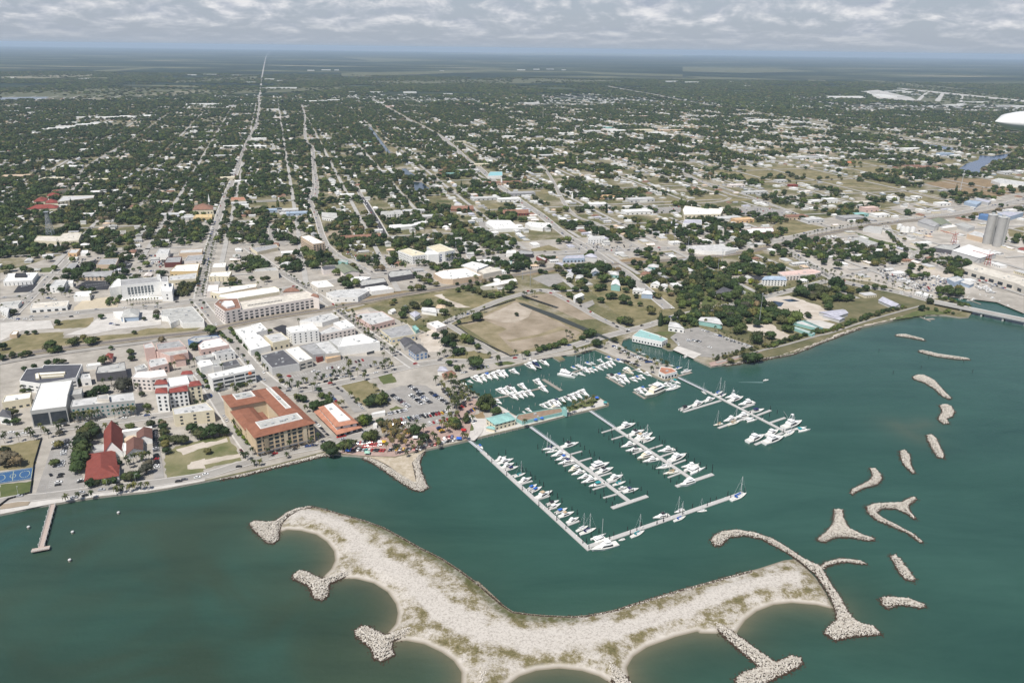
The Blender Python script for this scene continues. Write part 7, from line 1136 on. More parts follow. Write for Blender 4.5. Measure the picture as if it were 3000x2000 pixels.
def scatter_houses():
    for i in range(-40, 45):
        for sd in (-1, 1):
            u = np.arange(720, 5600, 21.0)+rng.uniform(-4, 4, len(np.arange(720, 5600, 21.0))); vv = i*118+20+sd*(21+rng.uniform(-3, 5, len(u)))
            for deep in (0, 1):
                w_ = vv+sd*deep*rng.uniform(14, 18, len(u)); x = UD.x*u+VD.x*w_; y = UD.y*u+VD.y*w_; px, py = PX(x, y, ZG); ok = (px > -80) & (px < 3080) & (py > 236) & (py < 880) & (y > 760)
                dn = look(HD, px, py)*1.15*(1 if not deep else .35); ok &= (rng.random(len(u)) < dn) & ~is_occ(x, y) & ~is_occ(x, y, GRS)
                for k in np.nonzero(ok)[0]: HOUSES.append((x[k], y[k], math.atan2(UD.y, UD.x)+(math.pi/2 if rng.random() < .5 else 0)+rng.uniform(-.04, .04)))
scatter_houses()
for h in HOUSES: occupy([(h[0]-6, h[1]-6), (h[0]+6, h[1]-6), (h[0]+6, h[1]+6), (h[0]-6, h[1]+6)])
FARB = []   # big pale roofs of the middle distance (picture position, width, depth, height, colour)
for s in ("f:430,840,70,30,6,W 470,815,60,30,7,W 540,830,45,30,8,W 590,825,60,30,7,W 630,815,40,25,6,W 370,850,60,25,5,W 540,775,70,20,5,W 600,750,60,20,5,L 680,775,60,25,5,W 800,775,110,30,6,W 860,770,90,30,6,W 930,770,90,35,6,W 980,765,60,30,6,W 700,750,50,25,5,L 475,1105,50,24,6,W 580,990,50,22,5,W 650,1190,40,20,5,C 350,1185,45,25,6,C 480,1220,60,20,5,Q 670,1270,45,20,5,W 720,1265,35,20,5,W 110,1165,60,30,5,T 1530,970,60,25,6,W 1690,970,55,25,6,W 1480,1030,60,20,5,L 1500,1150,30,20,5,L 1600,1200,40,20,5,W 1490,1180,40,22,6,C 1260,690,60,30,6,W 1340,690,120,40,7,W 1410,692,80,40,7,W 1560,700,90,30,6,L 1640,690,60,30,6,W 1260,495,90,40,8,W 1380,493,140,40,8,W 1560,498,120,30,7,L 550,522,80,40,8,W 80,512,60,30,6,W 1770,525,90,50,9,W 1830,535,70,40,8,W 1650,545,90,40,7,W 1850,582,220,40,8,W 1760,583,90,30,7,L 2040,672,70,40,8,W 2120,668,50,30,7,W 2190,665,70,40,8,W 1790,725,60,30,6,W 1850,780,70,30,6,Q 1780,800,60,30,6,L 1730,860,50,25,6,W 1700,920,50,24,6,W 1560,815,60,25,5,L 2040,465,90,40,8,W 2140,462,120,40,8,W 2210,463,60,40,8,W 1890,1390,40,20,5,L 1570,1345,30,18,5,L 1250,1440,30,16,5,L 560,1420,30,16,5,W 90,735,40,20,5,W 210,745,40,20,5,W 1300,770,40,20,5,L 1950,1410,40,18,5,S 1800,1390,30,18,5,S 1130,1420,40,18,5,L 520,1330,30,16,4,W 900,980,30,16,4,W "
    "g:450,612,90,40,9,W 230,610,90,30,7,W 70,608,40,25,6,W 700,622,60,30,7,W 200,685,60,30,6,W 80,685,40,25,6,W 250,680,50,25,6,W 300,705,80,30,6,P 370,708,60,25,6,P 660,468,60,30,8,L 1180,462,120,40,9,W 1280,458,90,40,9,W 1370,457,120,50,9,L 1460,462,60,30,8,W 870,550,40,20,6,Q 810,690,110,30,6,P 1010,690,150,30,6,C 1250,682,90,30,6,W 1760,858,60,30,6,Q 1840,868,110,35,8,W 1950,865,120,35,8,C 2080,885,60,35,9,W 2160,862,110,30,6,T 1700,845,110,30,5,A 780,940,40,20,6,C 1100,905,50,25,6,W 1280,985,60,25,6,W 1290,998,50,20,6,L 1360,1030,60,25,6,L 1470,885,60,25,6,W 1060,1030,25,16,7,O 1450,1080,40,20,5,Y 830,1130,60,25,6,L 920,1090,40,20,6,C 970,1010,40,20,5,W 720,905,40,20,5,W 290,1135,35,18,5,L 740,1150,40,18,5,A 170,942,30,18,5,A 40,1290,30,18,5,W 1060,1210,90,24,6,N 940,1310,60,20,5,L 1100,1320,50,20,6,W 1180,1280,60,24,6,G 1650,870,80,30,6,L 600,1430,40,20,5,L 480,1395,40,20,5,L 1960,1320,60,22,6,L 1940,1400,60,25,6,W 1680,1350,40,20,5,W 1740,1300,40,20,5,H 2080,935,60,25,5,W 1990,770,60,25,6,P 1500,760,60,25,6,L 2170,538,140,40,8,W "
    "h:60,543,140,40,8,W 320,540,40,20,7,W 420,567,60,30,7,W 700,740,20,14,6,W 660,815,25,16,7,W 500,795,110,30,6,W 440,785,60,30,6,L 1010,640,160,40,8,W 1120,640,140,40,8,W 1200,608,60,40,8,W 1260,610,70,40,8,L 1300,630,110,60,9,W 1360,605,80,50,9,L 1420,600,90,50,9,W 1480,610,80,50,9,W 1350,640,110,50,9,W 1430,640,90,50,9,L 1520,625,90,40,8,L 1780,695,120,30,7,W 1830,692,40,40,10,W 1880,675,90,30,7,L 1960,675,90,30,7,W 2130,700,140,40,8,L 2220,705,90,40,8,W 820,1040,90,30,6,L 850,1035,60,25,6,W 1500,985,70,30,6,W 1540,1000,40,20,6,C 1720,1020,50,24,7,S 1790,1030,30,18,6,W 2140,1140,60,24,6,L 2190,1135,40,20,6,W 1560,1100,60,14,4,N 1620,1105,60,14,4,N 1500,1095,60,14,4,N 760,810,60,24,5,L 640,1195,30,18,5,L 640,1310,30,16,5,L 470,1270,60,16,5,L 350,1225,40,18,5,Q 720,1225,20,14,5,R 1220,1385,35,18,8,P 1290,1420,35,20,5,W 1100,1440,50,26,6,G 1160,1420,30,16,6,A 850,1455,40,20,6,L 740,1435,45,20,6,N 390,1455,40,20,6,H 300,1445,50,20,6,L 1700,1345,30,18,5,W 960,1330,30,18,9,W 870,1335,25,16,7,W 1180,1345,40,16,7,Z 1370,1320,25,18,9,W 1530,1300,20,16,4,W").split():
    if ':' in s: vv_, s = s.split(':')
    q = s.split(','); FARB.append((vp(vv_, q[0]+','+q[1])[0], float(q[2]), float(q[3]), float(q[4]), q[5]))
_seen = {}
for (p, w_, d_, h_, c_) in FARB:
    w = P(*p); a = math.atan2(UD.y, UD.x)-math.pi/2+rng.uniform(-.03, .03); far_ = 'far ' if w.y > 3500 else ''
    col = NAMEC[c_].replace('_', ' '); key = (col, zone(*p), w.y > 3500, w_ > 55); lb = '%s%s flat roofed %s %s' % ('distant ' if key[2] else '', col, 'long hall' if key[3] else 'block', key[1]); 
    r = root('commercial_building', lb, 'building', (w.x, w.y, ZG), a, lb.replace('roofed', 'roofed buildings,', 1)); v = []; f = []; box(-w_/2, -d_/2, -.4, w_/2, d_/2, h_, v, f); put('wall', mesh('wall', v, f, cm(c_ if c_ not in 'NO' else 'T')), r)
    v = []; f = []; box(-w_/2-.3, -d_/2-.3, h_-.3, w_/2+.3, d_/2+.3, h_+.3, v, f); put('roof', mesh('roof', v, f, cm(c_, True)), r)
    v = []; f = []
    for k in range(max(2, int(w_/9))): x = -w_/2+w_*(k+.5)/max(2, int(w_/9)); box(x-1.6, -d_/2-.08, .8, x+1.6, -d_/2, 3.0, v, f)
    if w.y < 2600: put('window_row', mesh('window_row', v, f, glass), r)
    ca, sa = math.cos(a), math.sin(a); occupy([(w.x+ca*x-sa*y, w.y+sa*x+ca*y) for x, y in ((-w_/2, -d_/2-6), (w_/2, -d_/2-6), (w_/2, d_/2), (-w_/2, d_/2))])
# prototypes of the ordinary houses
def house_mesh(kind, wl, rf):
    L_, D_, H_ = ((14, 9, 3.0), (12, 9, 3.1), (16, 10, 3.0), (11, 9, 5.6), (19, 12, 3.6))[kind]; v = []; f = []; box(-L_/2, -D_/2, -.3, L_/2, D_/2, H_, v, f); wv, wf = v, f
    e = .6; z0 = H_-.1; rz = H_+(1.9, 2.1, 1.7, 2.2, .5)[kind]; k = (0, D_*.45, D_*.4, 0, L_*.45)[kind]
    t = [(-L_/2-e, -D_/2-e, z0), (L_/2+e, -D_/2-e, z0), (L_/2+e, D_/2+e, z0), (-L_/2-e, D_/2+e, z0), (-L_/2-e*(k == 0)+k, 0, rz), (L_/2+e*(k == 0)-k, 0, rz)]; g = [(0, 1, 5, 4), (2, 3, 4, 5), (1, 2, 5), (3, 0, 4), (0, 3, 2, 1)]
    if kind == 4: t = [(-L_/2-.2, -D_/2-.2, H_), (L_/2+.2, -D_/2-.2, H_), (L_/2+.2, D_/2+.2, H_), (-L_/2-.2, D_/2+.2, H_), (-L_/2-.2, -D_/2-.2, H_+.5), (L_/2+.2, -D_/2-.2, H_+.5), (L_/2+.2, D_/2+.2, H_+.5), (-L_/2-.2, D_/2+.2, H_+.5)]; g = [(4, 5, 6, 7), (0, 1, 5, 4), (1, 2, 6, 5), (2, 3, 7, 6), (3, 0, 4, 7)]
    q = []; h = []
    for sg in (-1, 1):
        for x in np.arange(-L_/2+2, L_/2-1, 3.2): y0 = sg*(D_/2+.03); box(x-.6, min(y0, y0+.06*sg), 1, x+.6, max(y0, y0+.06*sg), 2.3, q, h)
    b_ = len(v); return mesh('wall', wv, wf, cm(wl)), mesh('roof', t, g, cm(rf, True)), mesh('window_row', q, h, glass), mesh('house', wv+[p for p in t], wf+[tuple(i+b_ for i in p) for p in g], [cm(wl), cm(rf, True)], [0]*len(wf)+[1]*len(g))
HK = [(0, 'W', 'L'), (1, 'W', 'W'), (2, 'C', 'E'), (3, 'W', 'E'), (4, 'W', 'W'), (1, 'Q', 'T'), (0, 'L', 'G'), (2, 'T', 'N'), (1, 'S', 'L'), (4, 'C', 'L'), (0, 'C', 'Q'), (2, 'W', 'V')]
HM = [house_mesh(*k) for k in HK]; HOUSES.sort(key=lambda h: h[0]**2+h[1]**2)
KD = ('gabled', 'hipped', 'long hipped', 'tall gabled', 'flat roofed')
HSEL = rng.choice(len(HK), len(HOUSES), p=[.17, .13, .12, .08, .13, .06, .09, .04, .03, .06, .05, .04])
def instancer(name, X, Y, Zs, rot, sc, pick, meshes, label, kind='stuff', cat=None):
    """one object whose geometry nodes stand a copy of one of the meshes on every point"""
    lib = bpy.data.collections.new(name+'_kinds')
    for i, m_ in enumerate(meshes): lib.objects.link(bpy.data.objects.new('%s_kind_%02d' % (name, i), m_))
    me = bpy.data.meshes.new(name); me.vertices.add(len(X)); me.vertices.foreach_set('co', np.stack([X, Y, Zs], -1).astype(np.float32).ravel())
    for nm, tp, dat, key in (('turn', 'FLOAT', rot, 'value'), ('size', 'FLOAT_VECTOR', sc, 'vector'), ('pick', 'INT', pick, 'value')):
        a = me.attributes.new(nm, tp, 'POINT'); a.data.foreach_set(key, np.ascontiguousarray(dat, dtype=np.int32 if tp == 'INT' else np.float32).ravel())
    o = put(name, me); o['kind'] = kind; o['label'] = label
    if cat: o['category'] = cat
    ng = bpy.data.node_groups.new(name, 'GeometryNodeTree'); ng.interface.new_socket('Geometry', in_out='INPUT', socket_type='NodeSocketGeometry'); ng.interface.new_socket('Geometry', in_out='OUTPUT', socket_type='NodeSocketGeometry')
    N = ng.nodes.new; L = ng.links.new; gi = N('NodeGroupInput'); go = N('NodeGroupOutput'); ip = N('GeometryNodeInstanceOnPoints'); ci = N('GeometryNodeCollectionInfo'); ci.inputs[0].default_value = lib; ci.inputs['Separate Children'].default_value = True; ci.inputs['Reset Children'].default_value = True
    def attr(n, t): a = N('GeometryNodeInputNamedAttribute'); a.data_type = t; a.inputs[0].default_value = n; return a.outputs[0]
    cx = N('ShaderNodeCombineXYZ'); L(attr('turn', 'FLOAT'), cx.inputs[2])
    L(gi.outputs[0], ip.inputs['Points']); L(ci.outputs[0], ip.inputs['Instance']); ip.inputs['Pick Instance'].default_value = True; L(attr('pick', 'INT'), ip.inputs['Instance Index']); L(cx.outputs[0], ip.inputs['Rotation']); L(attr('size', 'FLOAT_VECTOR'), ip.inputs['Scale']); L(ip.outputs[0], go.inputs[0])
    md = o.modifiers.new('scatter', 'NODES'); md.node_group = ng; return o
NH = 270
for k, h in enumerate(HOUSES[:NH]):
    kd, wl, rf = HK[HSEL[k]]; px, py = PX(h[0], h[1], ZG); lb = ('%s walled %s house, %s roof, %s' % (NAMEC[wl], KD[kd], NAMEC[rf], zone(px, py))).replace('_', ' ').replace('in the church and', 'in the')
    r = root('house', lb, 'house', (h[0], h[1], ZG), h[2], lb.replace(' house', ' houses', 1)); put('wall', HM[HSEL[k]][0], r); put('roof', HM[HSEL[k]][1], r); put('window_row', HM[HSEL[k]][2], r)
hr = np.array(HOUSES[NH:]); instancer('distant_houses', hr[:, 0], hr[:, 1], np.full(len(hr), ZG), hr[:, 2], np.ones((len(hr), 3))*rng.uniform(.7, 1.05, (len(hr), 1)), HSEL[NH:], [m_[3] for m_ in HM], 'countless pale houses spreading inland beyond the nearer streets')
def scatter_trees():
    o = []
    for y0, y1, st, r0_, r1_ in ((720, 2300, 8.5, 2.8, 7.2), (2300, 4600, 9.5, 3.6, 7.4), (4600, 9300, 21, 8, 14)):
        X, Y = np.meshgrid(np.arange(-6400, 6400, st), np.arange(y0, y1, st)); X = (X+rng.uniform(-.48, .48, X.shape)*st).ravel(); Y = (Y+rng.uniform(-.48, .48, Y.shape)*st).ravel(); k = np.abs(X) < Y*.72+60; X = X[k]; Y = Y[k]; px, py = PX(X, Y, ZG)
        dn = look(TD, px, py); nz = .5*vnoise(X, Y, 75 if y0 < 4000 else 420, 3)+.3*vnoise(X+.5*Y, Y, 26 if y0 < 4000 else 150, 4)+.2*rng.random(len(X)); nz = np.argsort(np.argsort(nz))/len(nz); k = (nz < dn*1.02) & (py < 960) & ~is_occ(X, Y) & (~is_occ(X, Y, GRS) | (rng.random(len(X)) < .16)) & (rng.random(len(X)) < .93)
        k &= (py < 860) | (px > 1500); X = X[k]; Y = Y[k]; rr = rng.uniform(r0_, r1_, len(X))*(.8+.4*vnoise(X, Y, 60, 9)); o += list(zip(X, Y, rr))
    return o
for x, y, r_ in scatter_trees(): TREES.append((x, y, r_, None, 0))
# the best seen become single trees, the rest one wood
TREES.sort(key=lambda t: -(t[2]*(1.6 if t[4] else 1)/math.hypot(t[0], t[1])))
NT = 300; KIND = {None: 'dark green broadleaf tree', 0: 'very dark green tree', 1: 'green rounded shrub tree', 2: 'olive green small tree', 3: 'bright lime green tree', 4: 'greyish half bare tree'}
for k, t in enumerate(TREES[:NT]):
    px, py = PX(t[0], t[1], ZG+t[2]*.85); lb = '%s %s' % (KIND[t[3]], zone(px, py)); r = root('tree', lb, 'tree', (t[0], t[1], ZG), rng.uniform(0, 6.28), lb.replace(' tree', ' trees', 1), t[2]*rng.uniform(.97, 1.08))
    cmsh = CR_LIME if t[3] == 3 else CR_GREY if t[3] == 4 else CROWNS[rng.integers(0, 8)] if t[3] is None else CROWNS[(0, 2, 4)[t[3]]]
    put('trunk', TRUNK, r); put('crown', cmsh, r, (0, 0, .85), 0, (1, 1, rng.uniform(1.0, 1.35)))
ft = TREES[NT:]; fx = np.array([t[0] for t in ft]); fy = np.array([t[1] for t in ft]); fr = np.array([t[2] for t in ft]); n = len(ft); pk = rng.integers(0, 8, n); pk = np.where(rng.random(n) < .025, 9, pk); pk = np.where((rng.random(n) < .015) & (fy < 2600), 10, pk); pk = np.array([{3: 8, 4: 9, 0: 0, 1: 2, 2: 4}.get(t[3], p) for t, p in zip(ft, pk)])
sz = np.stack([fr, fr, fr*rng.uniform(1.0, 1.5, n)*np.where(fy > 4600, .55, 1)], -1); sz[pk == 10] *= (.5, .5, 1.0)
instancer('forest', fx, fy, ZG+np.where(fy > 4600, fr*.25, fr*.85), rng.uniform(0, 6.28, n), sz, pk, CROWNS+[CR_LIME, CR_GREY, CR_TALL], 'dense dark woods and garden trees covering the plain to the horizon')
# ------------------------------------------------------------------ palms
PALMS = []
for p, h_, k in trip("D:460,1085,6 545,1068,6 640,1058,6 815,1030,6 860,1020,6 905,1015,6 945,1000,6 990,1000,6 1035,995,6 20,660,8 120,650,8 200,610,10 230,640,8 330,625,8 540,600,8 740,580,8 820,575,8 510,505,9 540,500,9 570,500,10 600,495,9 630,490,10 660,490,9 690,485,9 520,525,8 600,520,8 640,515,8 800,480,10 830,475,9 860,470,10 890,465,9 920,460,9 945,465,9 890,815,8 935,800,8 960,790,8 990,785,8 1020,785,8 1045,780,8 910,840,7 1000,810,7 280,580,9 390,575,8 725,265,9 780,255,9 150,310,7 965,300,8 1110,240,8 1160,240,8 1370,120,9 1330,130,9 1200,150,9 1230,145,9 "
    "E:510,240,9 570,310,9 610,380,8 700,310,8 720,350,8 780,410,8 1120,585,8 1210,552,8 1300,538,8 1385,512,8 1470,500,8 1550,470,8 1640,470,8 1270,600,9 1010,590,7 1620,330,10 1650,370,10 1640,400,10 1730,450,9 1800,500,8 1970,390,9 2010,370,10 2050,350,10 2075,385,10 1990,420,9 600,1310,7 650,1260,7 820,1270,8 1040,1190,10 1260,1160,9 1330,1120,9 1010,1310,5 670,1390,5 735,1385,5 460,790,6 560,1310,5 90,780,7 160,780,7 1580,780,8 1540,790,7 1200,830,7 1100,720,8 1450,700,7 1660,690,7 1730,760,7 1910,610,8 1990,680,7 600,600,8 640,570,8 480,640,8 550,610,8 340,600,8 "
    "X:1100,400,9 1210,360,9 1300,420,9 1560,320,9 1590,400,9 1650,260,9 1750,250,9 1860,280,9 1420,520,8 1490,590,8 1450,540,8 400,630,8 340,690,8 290,690,7 230,690,7 1680,60,9 1720,110,9 1770,60,9 1760,130,9 1630,180,8 1800,40,8 1680,100,9 1540,370,8 1620,430,8 1360,560,8 1500,640,7 1150,640,8 1270,640,8 1820,530,6 1870,540,6 1080,760,6 1170,690,8 1230,640,8 820,660,9 930,700,8 980,690,8 "
    "M:40,730,9 75,760,9 130,800,9 115,850,9 210,830,9 150,1010,9 70,1020,9 310,770,8 260,740,8 210,700,8 170,680,8 125,650,8 625,370,11 905,320,9 220,470,9 1500,260,7 1530,290,8 1590,265,7 1630,250,7 1670,245,7 1850,215,7 930,1090,8 1390,900,8 1430,950,8 1500,880,8 1480,930,8 1560,860,8 1700,880,7 1640,830,8 1720,820,8 1600,880,8 110,350,9 260,320,9 1410,65,9 1450,80,9 1480,110,9 260,1030,9 330,1050,7 440,830,13 480,830,13 520,820,13 550,860,12 410,870,12 1880,170,6 180,650,8 90,640,8 "
    "N:1135,345,6 1195,350,6 1240,330,6 1275,325,6 1315,320,6 1355,310,6 1410,305,6 1455,300,6 1500,290,6 1540,285,6 1590,280,6 1640,270,6 1260,90,7 1290,120,7 1340,140,7 1380,150,7 1430,160,7 1470,170,7 1530,190,7 1580,205,7 130,260,7 260,290,7 300,285,7 380,370,7 460,390,7 490,440,7 590,420,7 610,435,8 430,490,7 260,420,7 160,330,6 60,270,7 540,400,6 1960,150,7 2010,140,7 1200,60,7 1160,20,7 880,20,7 840,-10,7 1730,230,5 1790,225,5 "
    "C:1285,950,8 1640,970,9 1490,1020,9 1520,1020,9 1370,1000,8 1350,1050,8 1390,1045,8 1430,1035,8 1320,1065,8 1215,1080,9 1185,1095,9 1260,1080,8 1000,1130,7 945,1130,8 740,1130,7 690,1140,7 2095,800,10 2120,810,10 2190,785,10 2220,790,10 270,1260,9 300,1270,9 340,1300,8 370,1330,8 450,1380,8 585,1460,9 540,1310,7 910,1215,7 970,1245,7 1170,1480,8 1120,1500,8 1250,1470,8 1190,1470,8 1330,1290,9 1800,1540,9 1560,1430,8 1700,1500,7 610,1430,8 640,1400,8 480,1500,8 2000,1470,7 2240,1410,8 860,440,10 885,430,10 910,440,10 935,430,10 960,440,10 1210,385,10 1235,375,10 1260,370,10 1285,365,10 1310,360,10 1240,395,9 1290,385,9 1030,455,6 1000,600,8 1030,610,8 1540,630,8 1740,740,9 "
    "T:1250,1270,7 1280,1265,7 1310,1262,7 1340,1262,7 1370,1260,7 1400,1258,7 1430,1256,7 1460,1254,7 1490,1252,7 1520,1250,7 1550,1248,7 1890,1290,9 2005,1290,9 470,1210,7 500,1200,7 600,1180,7 640,1200,7 680,1190,7 190,1230,7 250,1250,7 350,1290,6 380,1270,6 420,1210,7 770,1060,7 820,1030,7 760,1090,7 985,1040,7 1040,1050,6 1270,1030,6 750,1230,7 790,1230,6 890,1210,8 2080,820,8 2070,900,8 2020,1000,8 2000,1150,8 2080,750,8 1990,1190,7 1940,900,6 1950,960,6 1930,1030,6 1960,850,6 2330,830,10 "
    "B:310,1010,7 360,1060,7 380,920,8 240,915,8 1450,740,9 1500,780,9 1260,770,9 1580,700,7 1890,1040,8 1945,1100,7 2145,1100,7 1465,1110,8 2100,1080,7 2230,1250,7 2280,1270,7 1000,690,8 1070,660,8 810,670,7 W:960,905,8 1000,930,8 985,915,8 1180,985,10 1240,960,9 1330,1020,9 1350,990,8 1100,940,7 880,880,8 1600,1060,6 1700,1090,6 1640,1040,6 1560,1010,6 480,1100,8 560,1060,7 520,1080,7 1000,470,8 520,560,7 640,560,8 700,540,8 470,570,7 G:870,930,9 930,1000,9 860,970,8 1040,970,9 400,1080,9 340,1130,9 310,1130,9 480,1070,9 590,1060,8 960,970,8 1150,880,8 1250,870,8 1690,560,8 1880,740,9 1650,760,8 1790,690,8 1340,600,7 1280,620,7 1960,620,8 2000,640,8"):
    w = P(p[0], p[1], ZG+h_); PALMS.append((w.x, w.y, h_, 0))
poly = ground(mp("X:735,470 900,430 1010,450 1060,560 1150,600 1140,700 1000,740 880,720 800,640 740,560")); bx = [(min(q[i] for q in poly), max(q[i] for q in poly)) for i in (0, 1)]; k = 0
while k < 46:
    x = rng.uniform(*bx[0]); y = rng.uniform(*bx[1])
    if inside(np.array([x]), np.array([y]), poly)[0]: PALMS.append((x, y, rng.uniform(6, 9), 2)); k += 1
def palms_along(s, step, h, wid=1.0, k=0):
    l = ground(mp(s))
    for a, c in zip(l[:-1], l[1:]):
        for i in range(max(1, int((c-a).length/step))): q = a.lerp(c, (i+rng.uniform(.2, .8))/max(1, int((c-a).length/step))); PALMS.append((q.x+rng.uniform(-wid, wid), q.y+rng.uniform(-wid, wid), h*rng.uniform(.8, 1.2), k))
for s in ("B:300,880 360,560 420,350 470,180", "B:370,880 440,560 490,330 530,180", "C:20,1100 230,1260 480,1450 640,1568", "C:100,1060 300,1220 560,1420", "E:1000,655 1400,560 2091,420", "E:1030,730 1400,640 1850,520", "E:340,470 440,640 560,800", "E:290,590 330,700", "B:1330,620 1560,790", "B:1880,1010 2080,1160 2280,1320", "B:1960,990 2200,1180", "D:0,700 400,655 700,610", "D:1000,560 1200,530", "A:0,1010 180,1080", "A:1400,1030 1900,990", "N:1000,0 1250,75 1600,215", "G:250,1170 860,1020 1440,870", "G:330,1190 880,1075", "W:680,790 1000,970 1400,1040 1750,1140", "W:1000,950 1300,990 1560,1060", "W:740,720 1000,660 1300,600", "D:1230,880 1320,1000" if 0 else "E:460,1020 640,1230"): palms_along(s, 13, 7.5)
for s in ("M:30,650 200,820 330,960", "M:100,640 260,790 400,940", "X:1640,40 1800,180", "X:1700,0 1880,130", "M:-60,700 60,850 180,1000"): palms_along(s, 8, 8.5, 3)
PALMS.sort(key=lambda q: math.hypot(q[0], q[1]))
def palm_at(q, k):
    px, py = PX(q[0], q[1], ZG+q[2]); lb = '%s palm %s' % ('tan fronded' if q[3] == 2 else 'tall green' if q[2] >= 9 else 'small green' if q[2] < 7 else 'green', zone(px, py)); r = root('palm_tree', lb, 'palm', (q[0], q[1], ZG), rng.uniform(0, 6.28), lb.replace(' palm', ' palms', 1))
    put('trunk', PTR, r, (0, 0, 0), 0, (q[2]*.9, q[2]*.9, q[2])); put('fronds', FROND[2 if q[3] == 2 else k % 2], r, (.02*q[2], .02*q[2], q[2]), 0, rng.uniform(2.5, 3.2)*(1 if q[2] < 10 else 1.15))
for k, q in enumerate(PALMS[:300]): palm_at(q, k)
pm_ = PALMS[300:]
if pm_:
    def palm_mesh():
        v = []; f = []; tube((0, 0, 0), (0, 0, 1), .02, .015, 5, v, f); b = len(v); fm = FROND[0]; v += [(p.co.x*.3, p.co.y*.3, 1+p.co.z*.3) for p in fm.vertices]; f += [tuple(i+b for i in p.vertices) for p in fm.polygons]; return mesh('palm', v, f, [frondm])
    a = np.array(pm_); instancer('palm_grove', a[:, 0], a[:, 1], np.full(len(a), ZG), rng.uniform(0, 6, len(a)), np.stack([a[:, 2]]*3, -1), np.zeros(len(a), int), [palm_mesh()], 'farther palms lining the inland streets')

# ------------------------------------------------------------------ cars
CC = dict(w=(.75, .75, .74), s=(.42, .43, .45), k=(.02, .02, .022), g=(.12, .12, .13), r=(.38, .02, .02), b=(.03, .07, .22), y=(.65, .38, .03), t=(.36, .30, .22), n=(.10, .015, .02), a=(.04, .25, .25)); CN = dict(w='white', s='silver', k='black', g='dark grey', r='red', b='blue', y='yellow', t='tan', n='maroon', a='teal')
def car_meshes(c):
    m = mat('car_paint_'+CN[c].replace(' ', '_'), CC[c], .3, .03, 1, spec=.6); xs = [-2.3, -2.2, -1.3, .9, 2.0, 2.3]; hs = [.55, .88, .95, .95, .82, .5]; st = [[(x, -.9, .25), (x, -.9, h), (x, .9, h), (x, .9, .25)] for x, h in zip(xs, hs)]; v, f = loft(st); f += [(3, 2, 1, 0), (20, 21, 22, 23)]
    body = mesh('body', v, f, m); cab = slab('window_band', -1.75, 1.15, 1.66, 1.6, .93, 1.38, smoke, .45, .75); roof = slab('roof_panel', -1.25, .38, 1.5, 1.42, 1.375, 1.43, m, .05, .05); return body, cab, roof
CARM = {c: car_meshes(c) for c in CC}; NCAR = [0]; MORE = []
def car(c, p, rz, place):
    if NCAR[0] >= 298: MORE.append((p.x, p.y, rz)); return
    NCAR[0] += 1; lb = '%s car %s' % (CN[c], place); r = root('parked_car' if 'driving' not in place else 'car', lb, 'car', (p.x, p.y, p.z), rz, lb.replace(' car ', ' cars ', 1), rng.uniform(.94, 1.12))
    for m_ in CARM[c]: put(m_.name.split('.')[0], m_, r)
def row(s, place, cols, ang=90, gap=.12):
    q = mp(s); a = P(*q[0], ZG+.6); c = P(*q[1], ZG+.6); a.z = c.z = ZG+.35; d = c-a; n = len(cols); rz = math.atan2(d.y, d.x)+R(ang)
    for k, cc in enumerate(cols):
        if cc == '.': continue
        car(cc, a.lerp(c, (k+.5)/n)+Vector((rng.uniform(-.3, .3), rng.uniform(-.3, .3), 0)), rz+R(rng.uniform(-3, 3))+(math.pi if rng.random() < .5 else 0), place)
row("X:770,390 1610,243", 'in the long row of the packed car park', "gkswrgkrstakwssgkwswkkgk.gw"); row("X:825,278 1085,225", 'beside the white canopy strip', "ssgwkwgsw"); row("X:890,30 1120,190", 'beside the grass plot in the packed car park', "kkswskgnwsws"); row("X:1130,25 1300,150", 'in the second aisle of the packed car park', "wwksgwkkgskw"); row("X:1225,5 1400,140", 'in the third aisle of the packed car park', "kgksbwwskg"); row("X:1385,-10 1630,150", 'in the far aisle of the packed car park', "gkgbkswkgsk"); row("X:1570,-20 1700,75", 'along the brick strip by the basin', "gkskkbg"); row("X:1300,20 1110,-90", 'at the top of the packed car park', "kwsgkwsk")
row("X:900,420 1080,385", 'behind the palm grove', "wbnrgs", 60); row("X:1100,365 1560,265", 'along the car show hedge', "kggs.kkrkrry"); row("X:1360,402 1640,350", 'in the car show lane', "wrwrnr"); row("X:1490,450 1570,530", 'near the brick plaza', "bkyk"); row("X:1690,310 1790,300", 'under the palms by the basin', "nk"); row("X:1880,265 1990,200", 'on the brick plaza corner', "kgnbykg", 60); row("X:1840,60 1930,110", 'near the basin wall', "wws"); row("X:1760,200 1860,170", 'under the street palms', "nrk")
row("X:430,665 640,650", 'on display at the car show by the bushes', "brskwnr", 80); row("X:500,705 760,680", 'in the middle row of the car show', "rrrrrrrwr", 70); row("X:310,745 800,760", 'in the seaward row of the car show', "bnkwksawrkkrr", 80); row("X:840,745 1290,735", 'on the promenade bend of the car show', "wkysykgrks", 75); row("X:1210,700 1480,680", 'in the eastern car show row', "kkggnkr", 70); row("X:1500,660 1720,620", 'near the blue tent', "kwwkgw", 30); row("X:1560,600 1690,575", 'behind the blue tent', "wnrb", 60); row("X:1060,480 1130,540", 'under the grove trees', "ryy")
row("D:475,690 445,805", 'in the upper church car park row', "ggksgksws", 90); row("D:445,840 425,890", 'in the middle of the church car park', "sws", 90); row("D:432,930 408,1022", 'in the lower church car park row', "kk.wk", 90); row("D:390,705 380,770", 'on the west side of the church car park', "wsk", 90); row("D:1097,625 1108,900", 'in the line beside the church school', "kgggkkkkksg.kkrkkww", 90); row("D:570,972 567,998", 'beside the red hipped hall', "wk", 90); row("D:355,935 365,950", 'alone in the church side lane', "k", 0)
